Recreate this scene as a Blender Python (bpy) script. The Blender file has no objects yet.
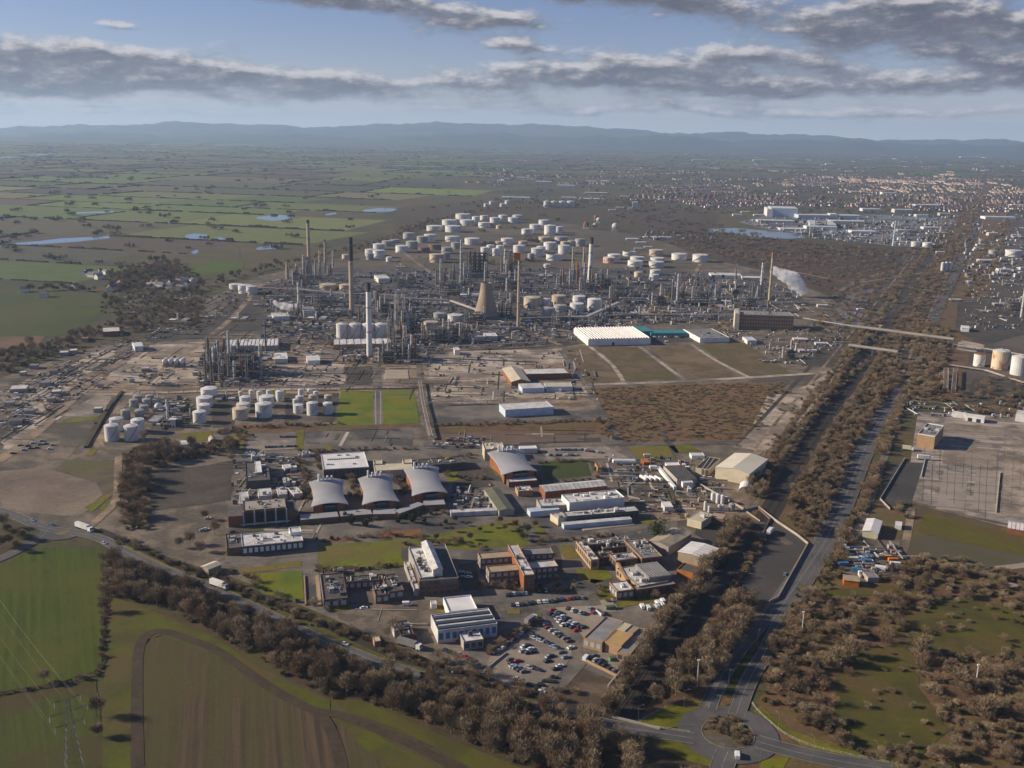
import bpy, math, random
import numpy as np
from mathutils import Vector, Matrix

random.seed(7); rng = np.random.default_rng(7)
R = math.radians
sc = bpy.context.scene
COL = sc.collection
# ------------------------------------------------------------------ camera
F = 1000.0; CAM_H = 250.0
PITCH = math.atan(253.0 / F); ROLL = R(1.0)
_r = Vector((1, 0, 0)); _u = Vector((0, math.sin(PITCH), math.cos(PITCH))); FWD = Vector((0, math.cos(PITCH), -math.sin(PITCH)))
RGT = _r * math.cos(ROLL) + _u * math.sin(ROLL); UP = _u * math.cos(ROLL) - _r * math.sin(ROLL)
EYE = Vector((0, 0, CAM_H))
cd = bpy.data.cameras.new("camera"); cam = bpy.data.objects.new("camera", cd); COL.objects.link(cam)
cd.sensor_width = 36.0; cd.lens = 36.0 * F / 1024.0; cd.clip_start = 1.0; cd.clip_end = 90000.0
cam.matrix_world = Matrix(((RGT.x, UP.x, -FWD.x, 0), (RGT.y, UP.y, -FWD.y, 0), (RGT.z, UP.z, -FWD.z, CAM_H), (0, 0, 0, 1)))
sc.camera = cam
# ------------------------------------------------------------------ exposure, light, sky
sc.view_settings.view_transform = 'Standard'; sc.view_settings.look = 'None'
sc.view_settings.exposure = 0.50; sc.view_settings.gamma = 1.0; sc.view_settings.use_curve_mapping = False
sc.cycles.use_denoising = True
sc.cycles.max_bounces = 5; sc.cycles.diffuse_bounces = 2; sc.cycles.glossy_bounces = 2; sc.cycles.transparent_max_bounces = 6
sc.cycles.volume_bounces = 4
SUN_EL = R(23.5); SUN_AZ = R(275.0)                       # compass style: 0 = +Y, 90 = +X
sd = Vector((math.sin(SUN_AZ) * math.cos(SUN_EL), math.cos(SUN_AZ) * math.cos(SUN_EL), math.sin(SUN_EL)))
sl = bpy.data.lights.new("sun", 'SUN'); sl.energy = 5.0; sl.angle = R(0.6); sl.color = (1.0, 0.865, 0.68)
so = bpy.data.objects.new("sun", sl); COL.objects.link(so); so.rotation_euler = sd.to_track_quat('Z', 'Y').to_euler(); so.location = (-300, 0, 600)

wd = bpy.data.worlds.new("World"); sc.world = wd; wd.use_nodes = True
class NT:
    def __init__(s, t): s.t = t; s.n = t.nodes; s.l = t.links
    def node(s, typ, **k):
        n = s.n.new(typ)
        for a, b in k.items(): setattr(n, a, b)
        return n
    def put(s, sock, v):
        if hasattr(v, 'is_output'): s.l.new(v, sock)
        else: sock.default_value = v
    def m(s, op, a, b=None, c=None, clamp=False):
        n = s.node('ShaderNodeMath', operation=op, use_clamp=clamp)
        for i, v in enumerate((a, b, c)):
            if v is not None: s.put(n.inputs[i], v)
        return n.outputs[0]
    def mix(s, f, a, b, blend='MIX'):
        n = s.node('ShaderNodeMix', data_type='RGBA', blend_type=blend)
        for i, v in ((0, f), (6, a), (7, b)): s.put(n.inputs[i], v)
        return n.outputs[2]
    def step(s, x, a, b):
        n = s.node('ShaderNodeMapRange', interpolation_type='SMOOTHSTEP'); s.put(n.inputs[0], x)
        n.inputs[1].default_value = a; n.inputs[2].default_value = b
        return n.outputs[0]
    def noise(s, vec, scale, detail=4, rough=0.55, lac=2.0):
        n = s.node('ShaderNodeTexNoise'); n.inputs['Scale'].default_value = scale; n.inputs['Detail'].default_value = detail
        n.inputs['Roughness'].default_value = rough; n.inputs['Lacunarity'].default_value = lac
        if vec is not None: s.l.new(vec, n.inputs['Vector'])
        return n.outputs[0]
    def xyz(s, x, y, z):
        n = s.node('ShaderNodeCombineXYZ')
        for i, v in enumerate((x, y, z)): s.put(n.inputs[i], v)
        return n.outputs[0]
def rgb(*c): return (c[0], c[1], c[2], 1.0)

# cloud cover as a function of azimuth and elevation (a node group, sampled twice so that tops read lit and bases grey)
cg = bpy.data.node_groups.new("cloud_cover", 'ShaderNodeTree')
cg.interface.new_socket("az", in_out='INPUT', socket_type='NodeSocketFloat'); cg.interface.new_socket("el", in_out='INPUT', socket_type='NodeSocketFloat')
cg.interface.new_socket("cover", in_out='OUTPUT', socket_type='NodeSocketFloat')
g = NT(cg); gi = g.node('NodeGroupInput'); go = g.node('NodeGroupOutput')
az0, el0 = gi.outputs[0], gi.outputs[1]
wv = g.xyz(g.m('MULTIPLY', az0, 11.0), g.m('MULTIPLY', el0, 26.0), 3.0)
w1 = g.noise(wv, 1.0, 5, .6); w2 = g.noise(g.xyz(g.m('MULTIPLY', az0, 11.0), g.m('MULTIPLY', el0, 26.0), 9.0), 1.0, 5, .6)
az = g.m('ADD', az0, g.m('MULTIPLY', g.m('SUBTRACT', w1, 0.5), 0.16)); el = g.m('ADD', el0, g.m('MULTIPLY', g.m('SUBTRACT', w2, 0.5), 0.026))
CL = [(40, 70, 120, 19, 1.2), (200, 78, 120, 15, 1.1), (330, 87, 90, 10, .85), (60, 95, 130, 7, .85), (290, 6, 80, 7, 1.1), (380, 17, 80, 10, 1.3), (470, 31, 65, 10, 1.3), (512, 52, 45, 6, 1.0),
      (590, 6, 80, 10, 1.2), (680, 17, 65, 13, 1.25), (470, 86, 70, 12, .9), (560, 76, 60, 14, 1.0), (650, 80, 80, 18, 1.15), (740, 94, 70, 9, .9), (815, 40, 66, 21, 1.25), (890, 30, 50, 18, 1.1), (965, 58, 85, 26, 1.35),
      (880, 92, 120, 10, .9), (700, 60, 40, 10, .8), (1060, 60, 60, 30, 1.2), (-60, 75, 90, 22, 1.1), (125, 38, 24, 5, .8), (780, 72, 50, 12, .8), (420, 100, 200, 4, .5), (150, 112, 240, 4, .62), (560, 111, 240, 5, .62), (900, 114, 220, 6, .7)]
tot = None
for (px, py, hw, hh, am) in CL:
    a0 = math.atan((px - 512) / F); e0 = (131 + (px - 512) * math.tan(ROLL) - py) / F
    q = g.m('ADD', g.m('POWER', g.m('ABSOLUTE', g.m('MULTIPLY', g.m('SUBTRACT', az, a0), F / hw)), 2.0), g.m('POWER', g.m('ABSOLUTE', g.m('MULTIPLY', g.m('SUBTRACT', el, e0), F / hh)), 2.0))
    b = g.m('MULTIPLY', g.m('EXPONENT', g.m('MULTIPLY', q, -1.0)), am)
    tot = b if tot is None else g.m('ADD', tot, b)
tot = g.m('MINIMUM', tot, 1.12)
away = g.m('MAXIMUM', g.step(g.m('ABSOLUTE', az0), 0.52, 0.75), g.step(el0, 0.14, 0.3))
tot = g.m('ADD', tot, g.m('MULTIPLY', away, 0.26))
n1 = g.noise(g.xyz(g.m('MULTIPLY', az0, 16.0), g.m('MULTIPLY', el0, 44.0), 0.0), 1.0, 8, 0.62)
n2 = g.noise(g.xyz(g.m('MULTIPLY', az0, 60.0), g.m('MULTIPLY', el0, 130.0), 5.0), 1.0, 6, 0.65)
D = g.m('ADD', g.m('SUBTRACT', tot, 0.50), g.m('ADD', g.m('MULTIPLY', g.m('SUBTRACT', n1, 0.5), 2.0), g.m('MULTIPLY', g.m('SUBTRACT', n2, 0.5), 0.75)))
cg.links.new(D, go.inputs[0])

w = NT(wd.node_tree); w.n.clear()
tc = w.node('ShaderNodeTexCoord'); sx = w.node('ShaderNodeSeparateXYZ'); w.l.new(tc.outputs['Generated'], sx.inputs[0])
wx, wy, wz = sx.outputs
waz = w.m('ARCTAN2', wx, wy); wel = wz
def cov(a, e):
    n = w.node('ShaderNodeGroup'); n.node_tree = cg; w.put(n.inputs[0], a); w.put(n.inputs[1], e); return n.outputs[0]
d0 = cov(waz, wel); d1 = cov(w.m('SUBTRACT', waz, 0.006), w.m('ADD', wel, 0.0055))
alpha = w.step(d0, -0.30, 0.55)
lit = w.step(w.m('SUBTRACT', d0, d1), -0.15, 0.62)
sky = w.node('ShaderNodeTexSky', sky_type='NISHITA', sun_disc=False); sky.sun_elevation = SUN_EL; sky.sun_rotation = SUN_AZ
sky.altitude = 200; sky.air_density = 1.0; sky.dust_density = 0.25; sky.ozone_density = 3.5
SKY_S = 0.057
cdark = rgb(.066 / SKY_S, .069 / SKY_S, .09 / SKY_S); clite = rgb(.50 / SKY_S, .47 / SKY_S, .47 / SKY_S)
thick = w.step(d0, 0.10, 0.95)
ccol = w.mix(lit, rgb(.12 / SKY_S, .125 / SKY_S, .15 / SKY_S), clite)
ccol = w.mix(w.m('MULTIPLY', thick, w.m('SUBTRACT', 1.0, w.m('MULTIPLY', lit, .75))), ccol, cdark)
veil = w.m('MULTIPLY', w.m('EXPONENT', w.m('MULTIPLY', w.m('ABSOLUTE', wel), -34.0)), 0.72)
blue = w.mix(1.0, sky.outputs[0], rgb(.98, .90, 1.16), 'MULTIPLY')
base = w.mix(veil, blue, rgb(.46 / SKY_S, .50 / SKY_S, .56 / SKY_S))
scol = w.mix(w.m('MULTIPLY', alpha, 0.95), base, ccol)
bg = w.node('ShaderNodeBackground'); w.l.new(scol, bg.inputs[0]); bg.inputs[1].default_value = SKY_S
wo = w.node('ShaderNodeOutputWorld'); w.l.new(bg.outputs[0], wo.inputs[0])

# ------------------------------------------------------------------ geometry of the place: photograph point -> ground point
def ray(px, py):
    return FWD + RGT * ((px - 512) / F) - UP * ((py - 384) / F)
def P(px, py, z=0.0):
    d = ray(px, py); t = (z - CAM_H) / d.z
    return Vector((d.x * t, d.y * t, z))
def proj(x, y, z=0.0):
    v = Vector((x, y, z)) - EYE; dp = v.dot(FWD)
    return 512 + F * v.dot(RGT) / dp, 384 - F * v.dot(UP) / dp
def ppm(px, py): return F / (P(px, py) - EYE).dot(FWD)          # picture points per metre there
def vpm(px, py):
    d = ray(px, py).normalized(); return ppm(px, py) * math.sqrt(max(0.01, 1 - d.z * d.z))
def inside(x, y, poly):
    c = False; j = len(poly) - 1
    for i in range(len(poly)):
        xi, yi = poly[i][0], poly[i][1]; xj, yj = poly[j][0], poly[j][1]
        if (yi > y) != (yj > y) and x < (xj - xi) * (y - yi) / (yj - yi) + xi: c = not c
        j = i
    return c

# ------------------------------------------------------------------ materials
MATS = {}
def grade(c, s=1.38, v=.84):
    l = .3 * c[0] + .55 * c[1] + .15 * c[2]; return tuple(max(.002, (l + (x - l) * s) * v) for x in c)
def mat(name, c1, c2=None, scale=0.1, rough=0.85, c3=None, s3=None, rand=0.0, metal=0.0, lo=0.38, hi=0.62, fine=0.25, fs=1.2, attr=None, bump=0.0, spec=0.3):
    if name in MATS: return MATS[name]
    if not any(k in name for k in ("white", "cream", "pale", "tank", "chimney", "paint", "house", "twig", "line", "glass", "bark", "hall")): c1, c2, c3 = [c and grade(c) for c in (c1, c2, c3)]
    m = bpy.data.materials.new(name); m.use_nodes = True; t = NT(m.node_tree); b = t.n['Principled BSDF']
    b.inputs['Roughness'].default_value = rough; b.inputs['Metallic'].default_value = metal; b.inputs['Specular IOR Level'].default_value = spec
    geo = t.node('ShaderNodeNewGeometry'); pos = geo.outputs['Position']
    if attr:
        an = t.node('ShaderNodeAttribute', attribute_name=attr); col = an.outputs['Color']
    else: col = rgb(*c1)
    if c2: col = t.mix(t.step(t.noise(pos, scale, 6, 0.6), lo, hi), col, rgb(*c2))
    if c3: col = t.mix(t.step(t.noise(pos, s3 or scale * 0.2, 5, 0.6), 0.45, 0.62), col, rgb(*c3))
    if fine:
        f = t.noise(pos, fs, 4, 0.65); v = t.m('ADD', t.m('MULTIPLY', t.m('SUBTRACT', f, 0.5), fine * 2.2), 1.0)
        col = t.mix(1.0, col, t.xyz(v, v, v), 'MULTIPLY')
    if rand:
        oi = t.node('ShaderNodeObjectInfo'); v = t.m('ADD', t.m('MULTIPLY', t.m('SUBTRACT', oi.outputs['Random'], 0.5), 2 * rand), 1.0)
        col = t.mix(1.0, col, t.xyz(v, v, v), 'MULTIPLY')
    t.put(b.inputs['Base Color'], col)
    if bump:
        bn = t.node('ShaderNodeBump'); bn.inputs['Strength'].default_value = bump; bn.inputs['Distance'].default_value = 0.5
        t.l.new(t.noise(pos, fs, 4, 0.6), bn.inputs['Height']); t.l.new(bn.outputs[0], b.inputs['Normal'])
    MATS[name] = m; return m
def rows(name, c1, c2, ang, period, c3=None, s3=0.01, amt=0.6, c4=None):
    """a drilled or ploughed field: parallel rows broken up by patches"""
    m = bpy.data.materials.new(name); m.use_nodes = True; t = NT(m.node_tree); b = t.n['Principled BSDF']
    b.inputs['Roughness'].default_value = 0.95; b.inputs['Specular IOR Level'].default_value = 0.1
    geo = t.node('ShaderNodeNewGeometry'); sp = t.node('ShaderNodeSeparateXYZ'); t.l.new(geo.outputs['Position'], sp.inputs[0])
    ca, sa = math.cos(ang), math.sin(ang)
    u = t.m('ADD', t.m('MULTIPLY', sp.outputs[0], ca), t.m('MULTIPLY', sp.outputs[1], sa)); v = t.m('SUBTRACT', t.m('MULTIPLY', sp.outputs[1], ca), t.m('MULTIPLY', sp.outputs[0], sa))
    st = t.noise(t.xyz(t.m('MULTIPLY', u, 1.0 / period), t.m('MULTIPLY', v, 0.02 / period), 0), 1.0, 5, 0.7)
    col = t.mix(t.m('MULTIPLY', t.step(st, 0.35, 0.65), amt), rgb(*c1), rgb(*c2))
    if c3: col = t.mix(t.step(t.noise(geo.outputs['Position'], s3, 6, 0.62), 0.44, 0.6), col, rgb(*c3))
    if c4: col = t.mix(t.m('MULTIPLY', t.step(t.noise(t.xyz(t.m('MULTIPLY', u, .10), t.m('MULTIPLY', v, .004), 4), 1.0, 4), 0.47, 0.6), .5), col, rgb(*c4))
    f = t.m('ADD', t.m('MULTIPLY', t.m('SUBTRACT', t.noise(geo.outputs['Position'], 0.9, 5, 0.7), 0.5), 0.7), 1.0)
    t.put(b.inputs['Base Color'], t.mix(1.0, col, t.xyz(f, f, f), 'MULTIPLY'))
    MATS[name] = m; return m

M_ground = mat("m_ground", (.075, .074, .036), (.105, .08, .048), .012, .95, (.048, .05, .026), .0022, fine=.45, fs=.1)
M_site = mat("m_site", (.215, .18, .142), (.12, .10, .082), .07, .95, (.085, .074, .06), .018, fine=.55, fs=.4)
M_dirt = mat("m_dirt", (.33, .26, .195), (.20, .155, .118), .06, .95, (.12, .098, .078), .025, fine=.55, fs=.35)
M_pale = mat("m_pale_dirt", (.44, .36, .275), (.30, .24, .18), .06, .95, (.17, .135, .105), .022, fine=.5, fs=.35)
M_tar = mat("m_tarmac", (.135, .122, .11), (.205, .178, .15), .06, .9, (.075, .07, .066), .022, fine=.4, fs=.5)
M_road = mat("m_road", (.105, .10, .098), (.125, .118, .112), .08, .88, (.085, .082, .08), .03, fine=.2, fs=.5)
M_track = mat("m_track_mud", (.066, .05, .036), (.05, .038, .028), .12, .95, fine=.4, fs=.5)
M_conc = mat("m_concrete", (.34, .295, .25), (.23, .20, .172), .05, .92, (.155, .135, .118), .022, fine=.45, fs=.25)
M_path = mat("m_path", (.36, .30, .25), (.30, .255, .215), .1, .9, fine=.25)
M_lawn = mat("m_lawn", (.135, .16, .026), (.10, .125, .024), .05, .95, (.165, .155, .035), .03, fine=.3, fs=.4)
M_rough = mat("m_rough_grass", (.15, .145, .03), (.10, .10, .026), .06, .95, (.17, .135, .055), .025, fine=.5, fs=.4)
M_field = rows("m_field", (.072, .094, .014), (.046, .062, .011), R(25), 2.8, (.08, .084, .018), .012, .95)
M_field2 = rows("m_field_rough", (.072, .084, .017), (.05, .058, .015), R(28), 2.8, (.07, .056, .024), .02, .8)
M_plough = rows("m_plough", (.108, .074, .046), (.058, .042, .028), R(15), 2.4, (.085, .07, .03), .006, .95, (.072, .068, .024))
M_farf = mat("m_far_field", (1, 1, 1), None, attr="col", rough=.95, fine=.35, fs=.03)
M_farf2 = mat("m_far_speck", (1, 1, 1), None, attr="col", rough=.85, fine=.0)
M_scrub = mat("m_scrub", (.155, .098, .062), (.10, .068, .043), .07, .95, (.12, .095, .05), .02, fine=.6, fs=.35)
M_wood = mat("m_wood_floor", (.082, .06, .04), (.055, .042, .028), .08, .95, (.075, .066, .03), .03, fine=.5, fs=.4)
M_dark = mat("m_ballast_shade", (.04, .033, .028), (.035, .03, .027), .1, .95, fine=.4)  # ballast, darkened with the tree shade of the cutting in its colour
M_water = mat("m_water", (.10, .13, .16), None, rough=.12, fine=0, spec=.6)
M_hill = mat("m_hill", (.05, .06, .045), (.03, .038, .035), .0016, .95, (.075, .075, .05), .0006, fine=.4, fs=.006)
M_line = mat("m_line_paint", (.34, .33, .31), (.2, .19, .18), .5, .85, fine=.2)
M_yel = mat("m_kerb", (.26, .23, .19), (.17, .155, .13), .3, .85, fine=.3)
W_white = mat("m_white", (.70, .68, .65), (.60, .58, .55), .12, .55, rand=.08, fine=.06)
W_cream = mat("m_cream", (.56, .49, .35), (.47, .41, .29), .12, .65, rand=.06, fine=.08)
W_pale = mat("m_pale_roof", (.60, .58, .555), (.42, .40, .375), .15, .8, rand=.1, fine=.15, fs=.8)
W_grey = mat("m_grey_roof", (.275, .265, .26), (.21, .205, .20), .14, .85, rand=.12, fine=.2, fs=.8)
W_dgrey = mat("m_dark_roof", (.12, .112, .106), (.088, .084, .08), .15, .88, rand=.12, fine=.25, fs=.8)
W_tan = mat("m_tan_roof", (.40, .335, .255), (.32, .265, .20), .2, .85, rand=.1, fine=.2, fs=.8)
W_brick = mat("m_brick", (.26, .125, .078), (.21, .10, .066), .3, .9, rand=.1, fine=.2, fs=1.5)
W_brickd = mat("m_brick_dull", (.20, .135, .10), (.165, .11, .085), .3, .9, rand=.1, fine=.2, fs=1.5)
W_sand = mat("m_sand_brick", (.42, .30, .205), (.36, .255, .175), .3, .88, rand=.08, fine=.15)
W_conc = mat("m_wall_concrete", (.42, .385, .345), (.34, .31, .28), .08, .85, rand=.08, fine=.15)
W_ctower = mat("m_cooling_tower", (.36, .295, .23), (.29, .24, .19), .06, .9, fine=.12)
W_cchim = mat("m_chimney", (.44, .35, .24), (.37, .29, .205), .08, .85, fine=.1)
W_wchim = mat("m_chimney_white", (.70, .68, .63), (.62, .60, .55), .08, .8, fine=.08)
W_black = mat("m_black", (.03, .03, .032), (.045, .042, .04), .2, .7, fine=.1)
W_steel = mat("m_steel", (.21, .205, .20), (.15, .145, .145), .3, .6, rand=.2, fine=.2, metal=.0)
W_steelw = mat("m_pale_steel", (.46, .445, .42), (.36, .35, .33), .3, .55, rand=.2, fine=.15)
W_steeld = mat("m_dark_steel", (.085, .08, .078), (.12, .10, .085), .3, .7, rand=.3, fine=.25)
W_rust = mat("m_rust", (.27, .135, .075), (.19, .095, .06), .3, .85, rand=.1, fine=.25)
W_orange = mat("m_orange", (.52, .20, .06), (.42, .16, .05), .3, .7, fine=.1)
W_glass = mat("m_window_glass", (.045, .06, .075), None, rough=.12, fine=0, spec=.6)
W_wbar = mat("m_window_pale", (.36, .40, .44), None, rough=.3, fine=0)
W_blue = mat("m_blue", (.10, .20, .34), (.08, .17, .29), .3, .6, fine=.1)
W_pblue = mat("m_pale_blue", (.48, .55, .62), (.40, .46, .53), .2, .6, fine=.08)
W_teal = mat("m_teal", (.10, .25, .26), (.08, .2, .21), .2, .65, fine=.1)
W_red = mat("m_red", (.45, .05, .035), (.36, .04, .03), .3, .5, fine=.05)
W_tankw = mat("m_tank_white", (.62, .605, .575), (.52, .505, .475), .07, .5, rand=.08, fine=.05)
W_tankg = mat("m_tank_grey", (.35, .34, .325), (.27, .265, .25), .07, .55, rand=.12, fine=.08)
W_tankt = mat("m_tank_tan", (.53, .43, .31), (.42, .33, .24), .07, .6, rand=.1, fine=.1)
W_tankr = mat("m_tank_rusty", (.60, .48, .34), (.36, .17, .085), .12, .7, lo=.5, hi=.66, fine=.15)
W_tankb = mat("m_tank_brown", (.20, .125, .095), (.15, .095, .075), .1, .7, rand=.1, fine=.15)
T_bark = mat("m_bark", (.13, .10, .075), (.09, .07, .052), .6, .95, fine=.2)
T_barkp = mat("m_bark_pale", (.26, .215, .165), (.19, .155, .12), .6, .95, fine=.2)
T_tw = [mat("m_twig_a", (.225, .16, .10), (.175, .125, .078), .15, .95, rand=.3, fine=.15), mat("m_twig_b", (.31, .24, .145), (.245, .19, .115), .15, .95, rand=.3, fine=.15),
        mat("m_twig_c", (.205, .163, .096), (.16, .128, .076), .15, .95, rand=.3, fine=.15), mat("m_twig_d", (.245, .155, .094), (.19, .12, .074), .15, .95, rand=.3, fine=.15)]
T_ev = mat("m_evergreen", (.032, .048, .016), (.045, .056, .018), .2, .9, rand=.2, fine=.2)
T_gb = mat("m_green_bush", (.075, .08, .028), (.06, .058, .025), .2, .9, rand=.25, fine=.2)
T_far = mat("m_far_wood", (.10, .082, .055), (.075, .068, .042), .01, .95, rand=.25, fine=.2, fs=.1)

# ------------------------------------------------------------------ mesh building
class MB:
    def __init__(s): s.v = []; s.f = []; s.mi = []; s.mats = []
    def idx(s, m):
        if m not in s.mats: s.mats.append(m)
        return s.mats.index(m)
    def add(s, vs, fs, m):
        o = len(s.v); k = s.idx(m); s.v.extend([tuple(v) for v in vs])
        for f in fs: s.f.append(tuple(i + o for i in f)); s.mi.append(k)
    def prism(s, pts, z0, z1, m, top=None, bottom=False):
        n = len(pts); a = sum(pts[i][0] * pts[(i + 1) % n][1] - pts[(i + 1) % n][0] * pts[i][1] for i in range(n))
        if a < 0: pts = pts[::-1]
        vs = [(p[0], p[1], z0) for p in pts] + [(p[0], p[1], z1) for p in pts]
        s.add(vs, [(i, (i + 1) % n, n + (i + 1) % n, n + i) for i in range(n)], m)
        s.add([(p[0], p[1], z1) for p in pts], [tuple(range(n))], top or m)
        if bottom: s.add([(p[0], p[1], z0) for p in pts], [tuple(range(n))[::-1]], m)
    def box(s, cx, cy, z0, z1, lx, ly, m, ang=0.0, top=None, bottom=False):
        c, q = math.cos(ang), math.sin(ang); hx, hy = lx / 2, ly / 2
        s.prism([(cx + x * c - y * q, cy + x * q + y * c) for x, y in ((-hx, -hy), (hx, -hy), (hx, hy), (-hx, hy))], z0, z1, m, top, bottom)
    def lathe(s, prof, m, n=16, cx=0, cy=0, cap=True):
        vs = []
        for (r, z) in prof: vs += [(cx + r * math.cos(2 * math.pi * i / n), cy + r * math.sin(2 * math.pi * i / n), z) for i in range(n)]
        fs = []
        for k in range(len(prof) - 1): fs += [(k * n + i, k * n + (i + 1) % n, (k + 1) * n + (i + 1) % n, (k + 1) * n + i) for i in range(n)]
        if cap: fs.append(tuple((len(prof) - 1) * n + i for i in range(n)))
        s.add(vs, fs, m)
    def bar(s, a, b, w, m, n=4, w2=None):
        a = Vector(a); b = Vector(b); d = (b - a)
        if d.length < 1e-6: return
        d.normalize(); x = d.orthogonal().normalized(); y = d.cross(x); w2 = w if w2 is None else w2; vs = []
        for p, r in ((a, w / 2), (b, w2 / 2)):
            for i in range(n):
                t = 2 * math.pi * (i + .5) / n; vs.append(p + x * r * math.cos(t) + y * r * math.sin(t))
        s.add(vs, [(i, (i + 1) % n, n + (i + 1) % n, n + i) for i in range(n)] + [tuple(range(n))[::-1], tuple(range(n, 2 * n))], m)
    def drum(s, a, b, r, m, n=10):
        s.bar(a, b, 2 * r, m, n)
        a = Vector(a); b = Vector(b); d = (b - a).normalized(); s.bar(b, b + d * r * .45, 2 * r, m, n, r * .9); s.bar(a, a - d * r * .45, 2 * r, m, n, r * .9)
    def mesh(s, name):
        me = bpy.data.meshes.new(name); me.from_pydata(s.v, [], s.f)
        for m in s.mats: me.materials.append(m)
        me.polygons.foreach_set("material_index", s.mi); me.update(); return me
    def build(s, name, parent=None, loc=None):
        return link(name, s.mesh(name), parent, loc)
def link(name, me, parent=None, loc=None, rz=None, scl=None):
    o = bpy.data.objects.new(name, me); COL.objects.link(o)
    if parent is not None: o.parent = parent
    if loc is not None: o.location = loc
    if rz is not None: o.rotation_euler = (0, 0, rz)
    if scl is not None: o.scale = scl
    return o
def tag(o, label=None, cat=None, group=None, kind=None):
    for k, v in (("label", label), ("category", cat), ("group", group), ("kind", kind)):
        if v: o[k] = v
    return o
def thing(name, loc, label=None, cat=None, group=None, rz=0.0):
    o = bpy.data.objects.new(name, None); COL.objects.link(o); o.location = loc; o.rotation_euler = (0, 0, rz); o.empty_display_size = 0.5
    return tag(o, label, cat, group)
def copy_tree(o, loc=None, rz=None, scl=None, parent=None):
    c = o.copy(); COL.objects.link(c)
    if parent is not None: c.parent = parent
    if loc is not None: c.location = loc
    if rz is not None: c.rotation_euler = (0, 0, rz)
    if scl is not None: c.scale = (scl,) * 3 if not isinstance(scl, tuple) else scl
    for k in list(KIDS.get(o.name, ())): copy_tree(k, parent=c)
    return c
KIDS = {}
def proto(root):
    """remember a finished thing's children so that copies can be made quickly"""
    def walk(o):
        ks = [k for k in COL.objects if k.parent == o]; KIDS[o.name] = ks
        for k in ks: walk(k)
    walk(root); return root

# labels that say which one: what it stands beside, and which of its likes is nearest to that
LAND = [("the cooling tower", 486, 304), ("the black-topped buff chimney", 352, 285), ("the black-capped white chimney", 369, 325), ("the white ridged warehouse", 612, 336),
        ("the tall brick block", 765, 321), ("the two square lawns", 380, 407), ("the four-tank row", 362, 331), ("the white leaning stack", 591, 262), ("the orange-topped flare mast", 517, 295),
        ("the slim orange chimney", 770, 280), ("the long pipe bridge", 900, 332), ("the fan-roofed halls", 390, 490), ("the red gas spheres", 595, 225), ("the four tall far silos", 558, 205),
        ("the twin buff chimneys", 317, 255), ("the dark furnace block", 232, 365), ("the cream gabled warehouse", 743, 463), ("the white power station", 783, 211), ("the pale blue shed", 525, 405),
        ("the car park", 540, 655), ("the brick cross-shaped office", 520, 565), ("the bare concrete yard", 990, 470), ("the rusty right tank", 999, 360), ("the left tank group", 128, 430), ("the brown scrub field", 690, 412), ("the four small vessels", 174, 366)]
PENDING = []
def later(o, desc, px, py, cat, group=None):
    o["category"] = cat
    if group: o["group"] = group
    best = min(LAND, key=lambda l: (l[1] - px) ** 2 + (1.8 * (l[2] - py)) ** 2)
    dx, dy = px - best[1], 1.8 * (py - best[2])
    rel = ("left of" if dx < 0 else "right of") if abs(dx) > 1.4 * abs(dy) else ("behind" if dy < 0 else "in front of")
    PENDING.append((o, desc, rel, best[0], math.hypot(dx, dy)))
ORD = ["nearest", "second nearest", "third nearest", "fourth nearest", "fifth nearest", "sixth nearest", "seventh nearest", "eighth nearest", "ninth nearest", "tenth nearest", "eleventh nearest", "twelfth nearest"]
def settle_labels():
    by = {}
    for r in PENDING: by.setdefault(r[1:4], []).append(r)
    for (desc, rel, lm), rs in by.items():
        rs.sort(key=lambda r: r[4])
        for i, r in enumerate(rs):
            if len(rs) == 1: r[0]["label"] = f"{desc} {rel} {lm}"
            elif i < len(ORD): r[0]["label"] = f"{desc} {rel} {lm}, {ORD[i]}"
            else: r[0]["label"] = f"{desc} {rel} {lm}, farther off"; r[0]["group"] = r[0].get("group") or desc + "s"

# sheets on the ground, one above the other
_cnt = [0]
def zlev(lvl): _cnt[0] += 1; return lvl * 0.06 + (_cnt[0] % 41) * 0.0014
def sheet(name, pts, m, lvl, rag=0.0, world=False, seg=10.0):
    w_ = [Vector((p[0], p[1], 0)) for p in pts] if world else [P(*p) for p in pts]
    if rag:
        out = []
        for i in range(len(w_)):
            a, b = w_[i], w_[(i + 1) % len(w_)]; n = max(1, min(40, int((b - a).length / seg)))
            for k in range(n):
                q = a.lerp(b, k / n)
                out.append(Vector((q.x + random.gauss(0, rag), q.y + random.gauss(0, rag), 0)))
        w_ = out
    z = zlev(lvl); n = len(w_); ar = sum(w_[i].x * w_[(i + 1) % n].y - w_[(i + 1) % n].x * w_[i].y for i in range(n))
    if ar < 0: w_ = w_[::-1]
    me = bpy.data.meshes.new(name); me.from_pydata([(p.x, p.y, z) for p in w_], [], [tuple(range(n))]); me.materials.append(m)
    return tag(link(name, me), kind='structure')
def smooth(ps, k=6):
    out = []; n = len(ps)
    for i in range(n - 1):
        p0, p1, p2, p3 = ps[max(i - 1, 0)], ps[i], ps[i + 1], ps[min(i + 2, n - 1)]
        for j in range(k):
            t = j / k
            out.append(0.5 * ((2 * p1) + (p2 - p0) * t + (2 * p0 - 5 * p1 + 4 * p2 - p3) * t * t + (3 * p1 - p0 - 3 * p2 + p3) * t ** 3))
    out.append(ps[-1]); return out
def offs(ps, d):
    out = []
    for i, p in enumerate(ps):
        t = (ps[min(i + 1, len(ps) - 1)] - ps[max(i - 1, 0)]).normalized(); out.append(p + Vector((-t.y, t.x, 0)) * d)
    return out
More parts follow.
